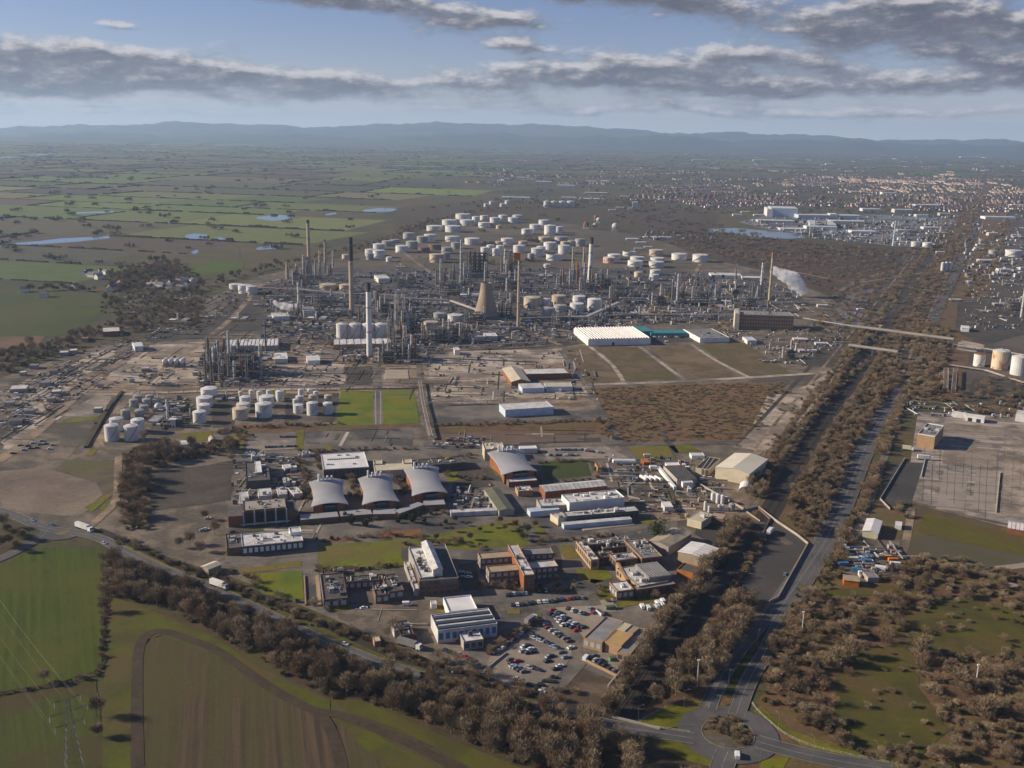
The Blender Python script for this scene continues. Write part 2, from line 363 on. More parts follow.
def ribbon(name, ps, wid, m, lvl, z=None, h=0.0, off=0.0, dash=None):
    z = zlev(lvl) if z is None else z; a, b = offs(ps, off + wid / 2), offs(ps, off - wid / 2); mb = MB(); d = 0.0
    for i in range(len(ps) - 1):
        L = (ps[i + 1] - ps[i]).length
        if dash:
            n = max(1, int(L / dash))
            for k in range(n):
                if k % 2: continue
                t0, t1 = k / n, (k + 1) / n; q = [b[i].lerp(b[i + 1], t0), b[i].lerp(b[i + 1], t1), a[i].lerp(a[i + 1], t1), a[i].lerp(a[i + 1], t0)]
                mb.add([(v.x, v.y, z) for v in q], [(0, 1, 2, 3)], m)
        elif h: mb.prism([(v.x, v.y) for v in (b[i], b[i + 1], a[i + 1], a[i])], z - .05, z + h, m)
        else: mb.add([(v.x, v.y, z) for v in (b[i], b[i + 1], a[i + 1], a[i])], [(0, 1, 2, 3)], m)
    return tag(mb.build(name), kind='structure')
def road(name, pts, wid, m=None, lvl=5, mark=True, kerb=False, k=6):
    ps = smooth([P(*p) for p in pts], k); o = ribbon(name, ps, wid, m or M_road, lvl)
    if mark: ribbon("road_marking", ps, .22, M_line, 6, dash=4.0)
    if kerb:
        for sgn in (-1, 1): ribbon("kerb", ps, .35, M_yel, 5, z=.3, h=.12, off=sgn * (wid / 2 + .18))
    return ps
# ================================================================== THE SETTING
mb = MB(); mb.add([(-25000, -900, 0), (25000, -900, 0), (25000, 27000, 0), (-25000, 27000, 0)], [(0, 1, 2, 3)], M_ground); tag(mb.build("ground"), kind='structure')

def hills(prof, dist, front, name, seed):
    """a range of hills: profile of its crest (picture points) at a real distance, rising from the plain"""
    r = np.random.default_rng(seed); nx, ny = 220, 9; vs = []; px = np.linspace(-150, 1174, nx)
    xs = [p[0] for p in prof]; ys = [p[1] for p in prof]
    ph = r.uniform(0, 6.28, 8); fr = np.array([.011, .023, .041, .07, .13, .21, .33, .5])
    for j in range(ny):
        t = j / (ny - 2)
        for i in range(nx):
            y = np.interp(px[i], xs, ys); d = ray(px[i], y); k = dist / d.y
            top = max(20.0, CAM_H + d.z * k + 30 * sum(np.sin(fr * px[i] * 3 + ph) / (1 + np.arange(8))))
            Y = front + (dist - front) * t; s = min(1, t); hh = top * (s * s * (3 - 2 * s)) if t <= 1 else top * .3
            hh *= 1 + (.12 * math.sin(px[i] * .09 + j * 1.7) + .08 * math.sin(px[i] * .23 + j * 2.9)) * (1 - abs(2 * s - 1) if t < 1 else 0)
            vs.append((d.x / d.y * Y, Y, hh if j else -1.0))
    fs = [(j * nx + i, j * nx + i + 1, (j + 1) * nx + i + 1, (j + 1) * nx + i) for j in range(ny - 1) for i in range(nx - 1)]
    me = bpy.data.meshes.new(name); me.from_pydata(vs, [], fs); me.materials.append(M_hill); me.polygons.foreach_set("use_smooth", [True] * len(fs))
    return tag(link(name, me), kind='structure')
hills([(-150, 131), (0, 129), (60, 126), (120, 123.5), (160, 121.5), (200, 124), (300, 125.5), (380, 125), (430, 123.5), (470, 123.5), (500, 121.5), (530, 123.5), (560, 126), (610, 129), (650, 131.5), (690, 132), (720, 131), (760, 134), (800, 136), (900, 139), (1024, 141.5), (1174, 144)], 23500, 18500, "far_hills", 3)
hills([(-150, 137), (0, 136), (90, 133.5), (200, 134), (300, 136), (420, 135), (520, 134), (600, 136), (700, 138), (800, 139.5), (900, 142), (1024, 145), (1174, 147)], 18500, 14800, "near_hills", 5)

# far farmland, fields with hedges between
COUNTRY = [(-260, 140), (1300, 150), (1300, 176), (985, 178), (760, 170), (660, 172), (600, 178), (480, 178), (478, 198), (405, 206), (395, 236), (330, 246), (262, 262), (200, 282), (178, 300), (110, 320), (60, 338), (-20, 346), (-260, 400)]
WOODY = [(110, 270), (180, 262), (205, 285), (200, 330), (110, 335), (100, 312)]
def colour_mesh(name, quads, cols, m, kind):
    v = [p for q in quads for p in q]; k = len(quads[0]); f = [tuple(range(i * k, i * k + k)) for i in range(len(quads))]
    me = bpy.data.meshes.new(name); me.from_pydata(v, [], f); a = me.color_attributes.new("col", 'FLOAT_COLOR', 'CORNER')
    a.data.foreach_set("color", np.repeat(np.array([(c[0], c[1], c[2], 1) for c in cols], dtype=np.float32), k, axis=0).ravel()); me.materials.append(m)
    return tag(link(name, me), kind=kind)
quads, cols, hq, hc = [], [], [], []
th = R(-14); ct, st_ = math.cos(th), math.sin(th)
def uv(u, v): return (u * ct - v * st_, u * st_ + v * ct)
PAL = [(.115, .15, .028), (.085, .115, .026), (.115, .13, .036), (.085, .076, .034), (.12, .105, .045), (.085, .062, .038), (.06, .06, .03), (.125, .14, .036), (.055, .052, .03)]
v = 900.0; row = 0
while v < 15500:
    dv = random.uniform(150, 320) * (1 + v / 9000); u = -9500 + random.uniform(0, 200)
    skew = random.uniform(-.12, .12)
    while u < 9500:
        du = random.uniform(220, 560) * (1 + v / 14000)
        cs = [uv(u + 3, v + 3 + skew * 0), uv(u + du - 3, v + 3), uv(u + du - 3 + skew * dv, v + dv - 3), uv(u + 3 + skew * dv, v + dv - 3)]
        cx, cy = uv(u + du / 2, v + dv / 2)
        if cy > 1200 and cy < 14800:
            px, py = proj(cx, cy)
            if -140 < px < 1160 and sum(inside(*proj(*c), COUNTRY) for c in cs) >= 4 - (cy > 2600) and not inside(px, py, WOODY):
                p_far = min(1.0, max(0.0, (px - 480) / 150.0)) * .35 + (.10 if py < 172 else 0)
                if random.random() > p_far + .06:
                    c = random.choice(PAL if (px < 520 and py < 275) else PAL[3:7] + PAL[1:2]); q = random.uniform(.8, 1.15) * (1.12 if 180 < py < 262 else .9)
                    quads.append([(a, b, .02) for a, b in cs]); cols.append(tuple(k * q for k in c))
                for (a, b) in ((cs[0], cs[1]), (cs[0], cs[3])):
                    if random.random() < .8:
                        L = math.hypot(b[0] - a[0], b[1] - a[1]); n = max(2, int(L / (9 + cy / 250))); h0 = random.uniform(1.5, 3.5)
                        dx, dy = (b[0] - a[0]) / L, (b[1] - a[1]) / L
                        for k in range(n):
                            if random.random() < .1: continue
                            t0, t1 = k / n, (k + 1.05) / n; hh = h0 * random.uniform(.6, 1.4) * (2.0 if random.random() < .08 else 1); wd2 = random.uniform(1.2, 2.2) * (1.6 if hh > 4 else 1) * (1 + cy / 9000)
                            A = (a[0] + (b[0] - a[0]) * t0, a[1] + (b[1] - a[1]) * t0); B = (a[0] + (b[0] - a[0]) * t1, a[1] + (b[1] - a[1]) * t1)
                            p = [(A[0] - dy * wd2, A[1] + dx * wd2), (A[0] + dy * wd2, A[1] - dx * wd2), (B[0] + dy * wd2, B[1] - dx * wd2), (B[0] - dy * wd2, B[1] + dx * wd2)]
                            T_ = [(x * .7 + (A[0] + B[0]) * .15, y * .7 + (A[1] + B[1]) * .15) for x, y in p]; g_ = random.uniform(.75, 1.25); cc = (.034 * g_, .028 * g_, .019 * g_)
                            for i in range(4):
                                j = (i + 1) % 4; hq.append([(*p[i], 0), (*p[j], 0), (*T_[j], hh), (*T_[i], hh)]); hc.append(cc)
                            hq.append([(*q_, hh) for q_ in T_]); hc.append(cc)
        u += du
    v += dv; row += 1
colour_mesh("farm_fields", quads, cols, M_farf, 'structure')
colour_mesh("hedgerows", hq, hc, M_farf, 'stuff')

# water on the marsh
for pts in ([(0, 244), (40, 241), (60, 238.5), (110, 236), (112, 238), (75, 242), (30, 245), (0, 247)], [(185, 235), (195, 233.6), (207, 234.5), (208, 238), (195, 240.5), (186, 239)], [(210, 239), (222, 237), (225, 240), (212, 241.5)], [(191, 252), (197, 249.5), (199, 252), (194, 254.5)],
            [(256, 217), (280, 215), (296, 215.6), (290, 219), (272, 221), (258, 219)], [(325, 214), (335, 212.5), (337, 214), (327, 215.5)], [(362, 210), (380, 208), (398, 209), (392, 211.5), (365, 212)], [(256, 248), (270, 245), (280, 246), (275, 249), (257, 250)],
            [(70, 212.5), (112, 211), (116, 212.5), (72, 214)], [(0, 157), (60, 153), (62, 154.2), (0, 158.6)]):
    sheet("marsh_pool", pts, M_water, 3)
sheet("estuary_lagoon", [(708, 229), (735, 228), (770, 231), (800, 234), (806, 238), (780, 239), (755, 237), (730, 233), (709, 232)], M_water, 3)
sheet("estuary_lagoon", [(760, 224), (772, 219), (782, 218), (784, 222), (772, 227), (762, 227)], M_water, 3)

# the left of the works: big field, brown strip, woods floor
M_bigfield = mat("m_big_field", (.06, .07, .02), (.048, .058, .018), .01, .95, (.07, .07, .026), .004, fine=.2, fs=.1)
sheet("big_field", [(-140, 296), (0, 292), (50, 289), (92, 292), (112, 298), (104, 313), (82, 326), (56, 336), (0, 337), (-160, 345)], M_bigfield, 3)
sheet("stubble_strip", [(-140, 345), (0, 337), (45, 336), (40, 343), (0, 350), (-150, 362)], mat("m_stubble", (.16, .105, .07), (.12, .085, .055), .02, .95, fine=.3, fs=.2), 3)
sheet("wood_floor", [(-150, 362), (0, 349), (60, 338), (112, 318), (175, 292), (200, 286), (205, 330), (150, 338), (100, 345), (50, 360), (0, 378), (-150, 400)], M_wood, 2)
sheet("green_paddock", [(182, 268), (208, 262), (246, 262), (240, 272), (205, 276), (184, 276)], mat("m_paddock", (.075, .10, .022), (.06, .085, .02), .01, .95, fine=.2), 3)

# the works' ground
SITE = [(-160, 408), (0, 378), (60, 358), (110, 340), (200, 328), (205, 300), (260, 276), (330, 262), (410, 245), (470, 232), (560, 226), (640, 240), (740, 262), (800, 285), (850, 305), (842, 345), (850, 372), (800, 440), (757, 505), (690, 605), (640, 690), (600, 722), (480, 690), (400, 665), (320, 640), (230, 598), (150, 560), (100, 535), (40, 522), (0, 508), (-160, 480)]
sheet("works_ground", SITE, M_site, 1)
def sh(name, m, lvl, *pts, rag=0.0): return sheet(name, pts, m, lvl, rag)
sh("tank_farm_ground", mat("m_farm_ground", (.105, .09, .07), (.085, .072, .05), .01, .95, (.14, .115, .085), .006, fine=.3, fs=.1), 2, (330, 262), (410, 240), (470, 226), (560, 222), (640, 236), (712, 256), (712, 268), (640, 285), (500, 290), (330, 276))
sh("process_area", mat("m_process", (.088, .082, .078), (.12, .108, .098), .04, .92, (.065, .06, .058), .015, fine=.4, fs=.3), 2, (262, 280), (330, 270), (640, 268), (745, 275), (800, 292), (800, 312), (740, 322), (660, 318), (560, 322), (400, 322), (262, 310))
sh("dark_land", M_wood, 2, (395, 208), (480, 200), (560, 206), (640, 200), (720, 215), (700, 252), (640, 236), (560, 221), (470, 224), (400, 240), (330, 254), (395, 237))
sh("scrubland", mat("m_dark_scrub", (.068, .05, .036), (.054, .042, .03), .01, .95, (.085, .058, .04), .004, fine=.4, fs=.06), 2, (640, 205), (700, 225), (800, 240), (900, 248), (975, 215), (960, 250), (935, 290), (905, 325), (850, 322), (830, 295), (760, 270), (705, 258), (640, 232))
sh("scrubland", M_scrub, 2, (905, 250), (975, 200), (1010, 200), (1000, 260), (975, 330), (960, 400), (905, 400), (850, 500), (820, 560), (770, 600), (740, 700), (640, 740), (610, 720), (690, 605), (757, 505), (800, 440), (850, 372), (880, 320))
# brown/green plots south of the main road of the works
for i, pts in enumerate(([(560, 349), (590, 347), (622, 380), (585, 384)], [(598, 347), (640, 347), (678, 378), (628, 381)], [(648, 347), (690, 346), (738, 377), (686, 379)], [(698, 345), (745, 343), (792, 374), (745, 377)])):
    sheet("vacant_plot", pts, mat("m_plot_%d" % (i % 2), (.15, .112, .072), (.10, .08, .05), .05, .95, (.10, .09, .04) if i % 2 else (.19, .145, .10), .02, fine=.5, fs=.3), 3, .6)
sh("scrub_field", mat("m_heath", (.175, .112, .07), (.125, .082, .052), .08, .95, (.14, .105, .056), .03, fine=.7, fs=.35), 3, (588, 388), (690, 384), (788, 382), (768, 410), (742, 441), (690, 442), (622, 444), rag=1.0)
sh("track", M_pale, 3, (768, 395), (800, 388), (842, 372), (836, 392), (800, 425), (765, 452), (742, 448), (750, 430))
# earthy cleared land in front of the process plant
sh("cleared_land", M_dirt, 2, (215, 345), (330, 338), (345, 352), (440, 352), (560, 348), (592, 386), (600, 420), (430, 402), (150, 394), (60, 392), (100, 368), (160, 348), rag=2)
for pts in ([(118, 358), (205, 356), (210, 366), (190, 384), (140, 386), (105, 380)], [(275, 366), (345, 364), (345, 384), (285, 386)], [(385, 368), (408, 367), (408, 379), (384, 380)], [(430, 358), (505, 356), (530, 372), (512, 384), (428, 380)], [(432, 386), (500, 384), (520, 396), (470, 404), (430, 402)], [(150, 345), (200, 344), (205, 352), (140, 354)], [(300, 350), (345, 350), (345, 357), (300, 357)], [(395, 352), (560, 349), (568, 364), (400, 364)], [(500, 384), (585, 386), (590, 396), (520, 400)], [(18, 402), (60, 374), (80, 378), (44, 412)], [(0, 442), (40, 413), (52, 421), (14, 452)], [(70, 366), (100, 350), (118, 352), (88, 374)], [(0, 398), (30, 378), (44, 380), (8, 404)], [(960, 340), (985, 345), (975, 352), (955, 350)], [(985, 380), (1018, 386), (1014, 396), (975, 392)]):
    sheet("bare_earth", pts, M_pale, 3, 1.2)
sh("paved_yard", M_conc, 3, (62, 416), (98, 394), (112, 396), (104, 412), (96, 418), rag=.5)
sh("gravel_lot", M_site, 3, (15, 452), (52, 426), (96, 422), (66, 462), (58, 472), (0, 468), rag=.5)
sh("dirt_lot", mat("m_dirt_lot", (.19, .152, .122), (.13, .105, .086), .04, .95, (.23, .19, .15), .02, fine=.4, fs=.3), 3, (0, 472), (40, 468), (92, 482), (102, 494), (84, 514), (60, 517), (20, 510), (0, 502), rag=1)
sh("dirt_lot", mat("m_dirt_lot2", (.13, .105, .078), (.09, .075, .052), .05, .95, (.105, .095, .05), .02, fine=.4, fs=.4), 3, (66, 460), (118, 462), (116, 492), (104, 494), (96, 482), (56, 470), rag=1)
for pts in ([(84, 456), (100, 440), (104, 443), (92, 456)], [(62, 421), (97, 416), (98, 420), (62, 424)], [(85, 508), (108, 494), (112, 496), (92, 512)], [(104, 505), (111, 503), (110, 514), (98, 514)], [(180, 434), (212, 431), (214, 438), (200, 442), (181, 440)], [(186, 402), (192, 398), (186, 425), (183, 424)], [(90, 530), (118, 536), (150, 556), (175, 570), (168, 574), (140, 560), (110, 545)]):
    sheet("grass_verge", pts, M_rough, 4, .4)
# lawns
sh("lawn", M_lawn, 4, (341, 391), (374.5, 391), (375, 425), (336, 425.5)); sh("lawn", M_lawn, 4, (382, 391), (414, 390.5), (420, 423.5), (381.5, 424.5))
ribbon("lawn_path", [P(375.8, 424.5), P(375.3, 391)], 1.2, M_path, 5); ribbon("lawn_path", [P(380.6, 424.5), P(380.8, 391)], 1.2, M_path, 5)
for nm, m, pts in (("car_lot", M_tar, [(305, 427), (410, 425), (414, 434), (411, 447), (303, 450)]), ("car_lot", M_conc, [(250, 433), (298, 432), (296, 449), (246, 451)]), ("bank_grass", M_scrub, [(225, 425), (335, 424), (420, 424), (422, 427), (250, 434)]),
                   ("dirt_lot", mat("m_red_dirt", (.16, .112, .088), (.13, .095, .074), .05, .95, fine=.25, fs=.3), [(435, 433), (572, 428), (578, 441), (480, 444), (436, 447)]), ("dark_yard", M_tar, [(428, 407), (490, 404), (505, 412), (600, 410), (600, 420), (436, 424)]),
                   ("grass_bank", M_scrub, [(430, 424), (600, 420), (608, 434), (430, 432)]), ("car_park", M_conc, [(540, 448), (606, 446), (628, 458), (548, 460)]), ("grass_strip", M_rough, [(625, 447), (668, 446), (674, 457), (630, 458)]),
                   ("works_yard", M_site, [(590, 462), (660, 460), (720, 470), (700, 490), (650, 520), (640, 535), (600, 505)]), ("works_yard", M_dirt, [(655, 500), (690, 478), (735, 470), (760, 492), (745, 512), (690, 520), (650, 524)]),
                   ("sports_pitch", mat("m_pitch", (.055, .066, .022), (.045, .055, .02), .04, .95, fine=.2), [(542, 462), (586, 460), (592, 476), (546, 480)])):
    sheet(nm, pts, m, 3, .4)
# technical centre grounds
sh("tarmac_yard", M_tar, 2, (230, 450), (330, 450), (480, 448), (640, 470), (700, 560), (640, 640), (600, 700), (500, 690), (330, 630), (225, 560), rag=1)
sh("park_lawn", mat("m_park", (.14, .155, .03), (.105, .105, .035), .06, .95, (.15, .125, .055), .04, fine=.4, fs=.4), 3, (316, 546), (400, 540), (470, 528), (525, 517), (548, 534), (545, 545), (480, 550), (402, 548), (404, 567), (316, 572), rag=.8)
sh("lawn", M_lawn, 4, (250, 574), (302, 571), (304, 599), (286, 600), (262, 594)); sh("lawn", M_rough, 4, (232, 570), (300, 561), (302, 567), (250, 573))
for pts in ([(576, 570), (604, 568), (613, 578), (596, 584), (578, 580)], [(596, 588), (606, 586), (614, 598), (600, 601)], [(559, 546), (571, 545), (580, 558), (566, 560)], [(616, 603), (680, 592), (682, 596), (620, 608)], [(507, 611), (519, 609), (520, 614), (508, 615)], [(434, 606), (444, 604), (445, 612), (434, 613)], [(528, 620), (540, 612), (543, 616), (534, 630)], [(490, 655), (506, 644), (508, 650), (494, 662)]):
    sheet("grass_plot", pts, M_rough, 4, .3)
sh("planting_bed", mat("m_bed", (.20, .115, .066), (.16, .092, .055), .2, .95, fine=.4), 4, (320, 540), (352, 536), (354, 541), (322, 544), rag=.4)
sh("planting_bed", MATS["m_bed"], 4, (378, 532), (420, 529), (422, 537), (380, 540), rag=.4)
CARPARK = sheet("car_park_surface", [(490, 656), (521, 632), (540, 620), (571, 640), (572, 657), (558, 676), (540, 694), (510, 690), (484, 672)], mat("m_carpark", (.34, .29, .24), (.27, .23, .19), .05, .92, (.20, .172, .148), .03, fine=.25, fs=.4), 4)
sh("car_park_surface", MATS["m_carpark"], 4, (549, 611), (560, 606), (600, 606), (604, 618), (585, 640), (578, 632))
sh("car_park_surface", MATS["m_carpark"], 4, (598, 600), (612, 595), (614, 603), (616, 612), (598, 612))
sh("dirt_lot", mat("m_dk_dirt", (.088, .066, .05), (.07, .055, .042), .06, .95, (.15, .12, .09), .05, fine=.4), 3, (582, 668), (612, 680), (622, 690), (606, 716), (566, 706), (548, 698))
sh("yard", M_conc, 4, (584, 650), (610, 640), (625, 656), (614, 676), (586, 664))
sh("forecourt", M_site, 3, (330, 604), (400, 600), (434, 600), (440, 640), (470, 655), (480, 680), (440, 668), (395, 640), (340, 620), rag=.6)
sh("fenced_plot", mat("m_plot_tar", (.066, .06, .056), (.078, .07, .064), .03, .92, (.058, .054, .05), .02, fine=.2, fs=.3), 4, (733, 593), (768, 603), (776, 598), (805, 544), (796, 536), (768, 519))
# right of the road
sh("right_industry_ground", mat("m_right_ind", (.09, .075, .06), (.07, .06, .05), .02, .95, (.12, .105, .09), .01, fine=.35, fs=.2), 1, (985, 215), (1180, 215), (1180, 420), (960, 402), (930, 395), (945, 330))
M_slabs = rows("m_slab_yard", (.43, .36, .295), (.22, .185, .155), R(80), 4.0, (.15, .128, .108), .05, 1.0, (.11, .095, .08))
sh("concrete_yard", M_slabs, 3, (918, 412), (1024, 416), (1180, 424), (1180, 545), (1024, 532), (985, 522), (936, 510), (906, 500), (912, 450))
for pts in ([(944, 470), (968, 474), (964, 512), (936, 509)], [(976, 470), (1000, 473), (996, 513), (972, 509)]):
    sheet("concrete_bay", pts, mat("m_bay", (.33, .29, .25), (.28, .245, .21), .06, .9, fine=.2), 4)
sh("fenced_plot", MATS["m_plot_tar"], 4, (890, 462), (924, 463), (910, 507), (880, 504))
sh("grass_field", mat("m_gold_grass", (.112, .098, .026), (.088, .08, .026), .03, .95, (.10, .08, .035), .02, fine=.3, fs=.3), 4, (924, 514), (1000, 530), (1080, 546), (1080, 566), (1000, 552), (917, 532))
sh("bare_ground", mat("m_bare", (.10, .085, .062), (.088, .078, .048), .04, .95, fine=.3), 3, (900, 535), (960, 540), (1080, 566), (1080, 578), (1010, 570), (930, 560), (880, 560))
sh("yard", M_site, 4, (838, 545), (868, 536), (900, 540), (902, 575), (880, 582), (846, 584), rag=.5)
sh("rough_ground", M_scrub, 1, (850, 500), (1180, 560), (1180, 900), (700, 900), (760, 700), (800, 590), rag=2)
M_clear = mat("m_clearing", (.088, .082, .024), (.062, .056, .022), .05, .95, (.10, .076, .036), .03, fine=.4, fs=.4)
CLEAR1 = [(832, 690), (862, 652), (905, 640), (925, 690), (948, 730), (925, 752), (870, 748), (842, 730)]; CLEAR2 = [(900, 622), (950, 596), (1000, 606), (1040, 620), (1040, 660), (980, 655), (945, 650), (910, 648)]
CLEAR3 = [(820, 590), (870, 584), (900, 586), (885, 596), (825, 600)]
for c_ in (CLEAR1, CLEAR2, CLEAR3): sheet("clearing", c_, M_clear, 3, 1.5)
# fields in the left foreground
sh("green_field", M_field, 3, (-160, 600), (0, 568), (18, 556), (45, 548), (98, 548), (106, 556), (107, 600), (101, 662), (96, 672), (58, 683), (0, 692), (-160, 715), rag=.4)
sh("green_field", M_field2, 3, (-160, 722), (0, 697), (60, 688), (96, 678), (102, 730), (104, 900), (-200, 900), rag=.4)
sh("grass_strip", mat("m_strip", (.088, .096, .022), (.066, .062, .024), .05, .95, (.095, .075, .034), .03, fine=.35), 3, (112, 610), (140, 628), (170, 632), (142, 642), (134, 660), (130, 900), (104, 900), (102, 700))
sh("verge", MATS["m_strip"], 2, (104, 595), (150, 610), (215, 638), (280, 682), (330, 700), (330, 716), (270, 695), (210, 650), (160, 634), (110, 625))
PL = sheet("ploughed_field", [P(*p)[:2] for p in ((143, 648), (152, 638), (166, 637), (215, 658), (272, 696), (318, 718), (330, 740), (338, 768), (360, 900), (124, 900), (130, 768), (136, 690))], M_plough, 3, .4, True)
sh("ploughed_field", M_plough, 3, (336, 722), (350, 724), (420, 758), (500, 800), (560, 900), (385, 900), (345, 775))
sh("grass_patch", MATS["m_strip"], 4, (333, 720), (350, 724), (420, 757), (480, 790), (430, 800), (360, 745), rag=.5)
sh("verge", MATS["m_strip"], 2, (330, 700), (350, 712), (400, 730), (450, 755), (520, 800), (600, 800), (520, 768), (440, 735), (360, 700))
sh("wood_floor", M_wood, 1, (60, 535), (150, 565), (330, 640), (400, 668), (600, 722), (700, 745), (720, 800), (500, 800), (330, 700), (200, 640), (110, 605), (104, 560))
for pts in ([(138, 768), (137, 700), (139, 650), (150, 634), (166, 632), (190, 640), (215, 650), (270, 688), (312, 710), (345, 717), (400, 740), (450, 765), (520, 800)], [(312, 710), (326, 722), (338, 750), (346, 790)]):
    road("field_track", pts, 5.0, M_track, 5, mark=False)
sh("roundabout_wood", M_wood, 3, (-160, 540), (0, 515), (28, 530), (30, 540), (0, 560), (-160, 590))

# darker plots and beds that break up the works and the land beside it
M_dkplot = mat("m_dark_plot", (.062, .054, .046), (.088, .075, .06), .05, .95, (.05, .044, .038), .02, fine=.5, fs=.35)
for pts in ([(240, 296), (258, 286), (300, 283), (262, 330), (212, 336), (205, 330)], [(150, 332), (205, 326), (212, 338), (150, 343)], [(110, 398), (150, 396), (150, 402), (128, 404)], [(160, 398), (190, 398), (184, 430), (150, 432)], [(212, 396), (236, 396), (234, 426), (212, 428)], [(286, 394), (296, 394), (294, 420), (284, 422)], [(318, 394), (338, 393), (334, 422), (318, 422)], [(104, 396), (112, 397), (90, 444), (82, 440)], [(0, 424), (30, 420), (20, 440), (0, 446)], [(60, 396), (40, 404), (34, 398), (55, 388)], [(145, 475), (235, 460), (232, 500), (152, 512)], [(975, 378), (1040, 388), (1040, 406), (962, 399)], [(905, 330), (950, 340), (948, 372), (900, 372)], [(958, 300), (1000, 300), (1040, 330), (985, 345), (955, 332)],
            [(436, 404), (490, 404), (500, 412), (468, 418), (432, 420)], [(500, 350), (546, 348), (550, 354), (500, 356)], [(345, 367), (374, 366), (374, 386), (346, 387)], [(590, 330), (600, 342), (560, 346), (548, 340)], [(642, 332), (690, 333), (694, 343), (648, 344)], [(440, 432), (480, 430), (480, 446), (436, 448)], [(520, 440), (600, 438), (604, 446), (520, 447)], [(330, 470), (350, 470), (352, 478), (330, 480)], [(395, 474), (404, 470), (408, 492), (400, 496)], [(452, 470), (486, 468), (494, 486), (452, 494)], [(585, 560), (606, 556), (612, 566), (590, 570)], [(458, 565), (476, 562), (482, 590), (462, 592)], [(556, 545), (566, 570), (548, 575), (540, 548)], [(700, 522), (735, 518), (720, 545), (690, 535)], [(815, 345), (842, 345), (838, 368), (800, 366)]):
    sheet("dark_plot", pts, M_dkplot, 3, .8)
for pts in ([(255, 392), (285, 391), (286, 396), (256, 397)], [(232, 430), (246, 432), (243, 452), (232, 448)], [(296, 432), (304, 430), (304, 450), (297, 451)], [(322, 446), (330, 445), (332, 450), (323, 452)], [(345, 455), (350, 452), (352, 456), (346, 458)], [(440, 455), (452, 454), (454, 460), (441, 461)], [(486, 462), (498, 470), (506, 480), (496, 476)], [(444, 474), (456, 470), (460, 480), (449, 482)], [(600, 505), (612, 503), (616, 508), (602, 510)], [(640, 520), (650, 518), (655, 524), (644, 527)], [(668, 446), (690, 445), (700, 452), (676, 453)], [(560, 600), (590, 596), (596, 600), (570, 604)], [(330, 606), (350, 603), (352, 609), (332, 612)], [(300, 545), (310, 543), (311, 556), (302, 557)]):
    sheet("grass_plot", pts, M_rough, 4, .3)

sh("car_lot", mat("m_blue_lot", (.17, .165, .16), (.13, .125, .122), .05, .9, fine=.4, fs=.3), 3, (822, 326), (850, 291), (874, 289), (858, 326))
sh("dark_verge", mat("m_dark_verge", (.085, .085, .03), (.06, .058, .026), .06, .95, (.09, .07, .035), .03, fine=.5, fs=.4), 3, (104, 536), (150, 558), (215, 585), (270, 609), (330, 640), (400, 666), (480, 690), (600, 720), (600, 712), (500, 684), (440, 664), (345, 624), (250, 584), (165, 556), (120, 536))
for pts in ([(930, 424), (1040, 430), (1040, 438), (932, 432)], [(1004, 440), (1040, 442), (1040, 520), (1000, 515)], [(944, 446), (1000, 450), (998, 466), (942, 464)]):
    sheet("concrete_bay", pts, mat("m_bay_%d" % int(pts[0][0]), (.27, .225, .185) if pts[0][0] < 1000 else (.40, .34, .28), (.17, .145, .12), .05, .92, (.30, .25, .205), .03, fine=.5, fs=.3), 4, .5)
M_joint = mat("m_joint", (.15, .13, .10), (.10, .095, .06), .2, .95, fine=.5)
for i in range(13):
    x0 = 926 + i * 8 + random.uniform(-1, 1); t0, t1 = random.uniform(0, .5), random.uniform(.6, 1); q = lambda u, w_: (x0 + w_ - (3.6 + i * .12) * u, 424 + (88 + i) * u); sheet("cracked_joint", [q(t0, 0), q(t0, .3), q(t1, .34), q(t1, 0)], M_joint, 5)
for j in range(10):
    y0 = 428 + j * 8.5 + random.uniform(-1, 1); t0, t1 = random.uniform(0, .4), random.uniform(.6, 1); q = lambda u, w_: (920 - j + (125 + j) * u, y0 + w_ + 11 * u); sheet("cracked_joint", [q(t0, 0), q(t1, 0), q(t1, .3), q(t0, .3)], M_joint, 5)
sh("far_works_ground", mat("m_far_works", (.21, .21, .215), (.13, .13, .135), .01, .92, (.09, .085, .08), .005, fine=.4, fs=.08), 3, (738, 222), (775, 214), (860, 214), (960, 218), (946, 246), (900, 247), (840, 240), (790, 233), (770, 230))
sh("corridor_ground", M_dkplot, 3, (900, 262), (950, 226), (972, 196), (990, 196), (976, 240), (955, 290), (935, 325), (905, 325), (880, 320), (862, 356), (850, 345), (872, 300))
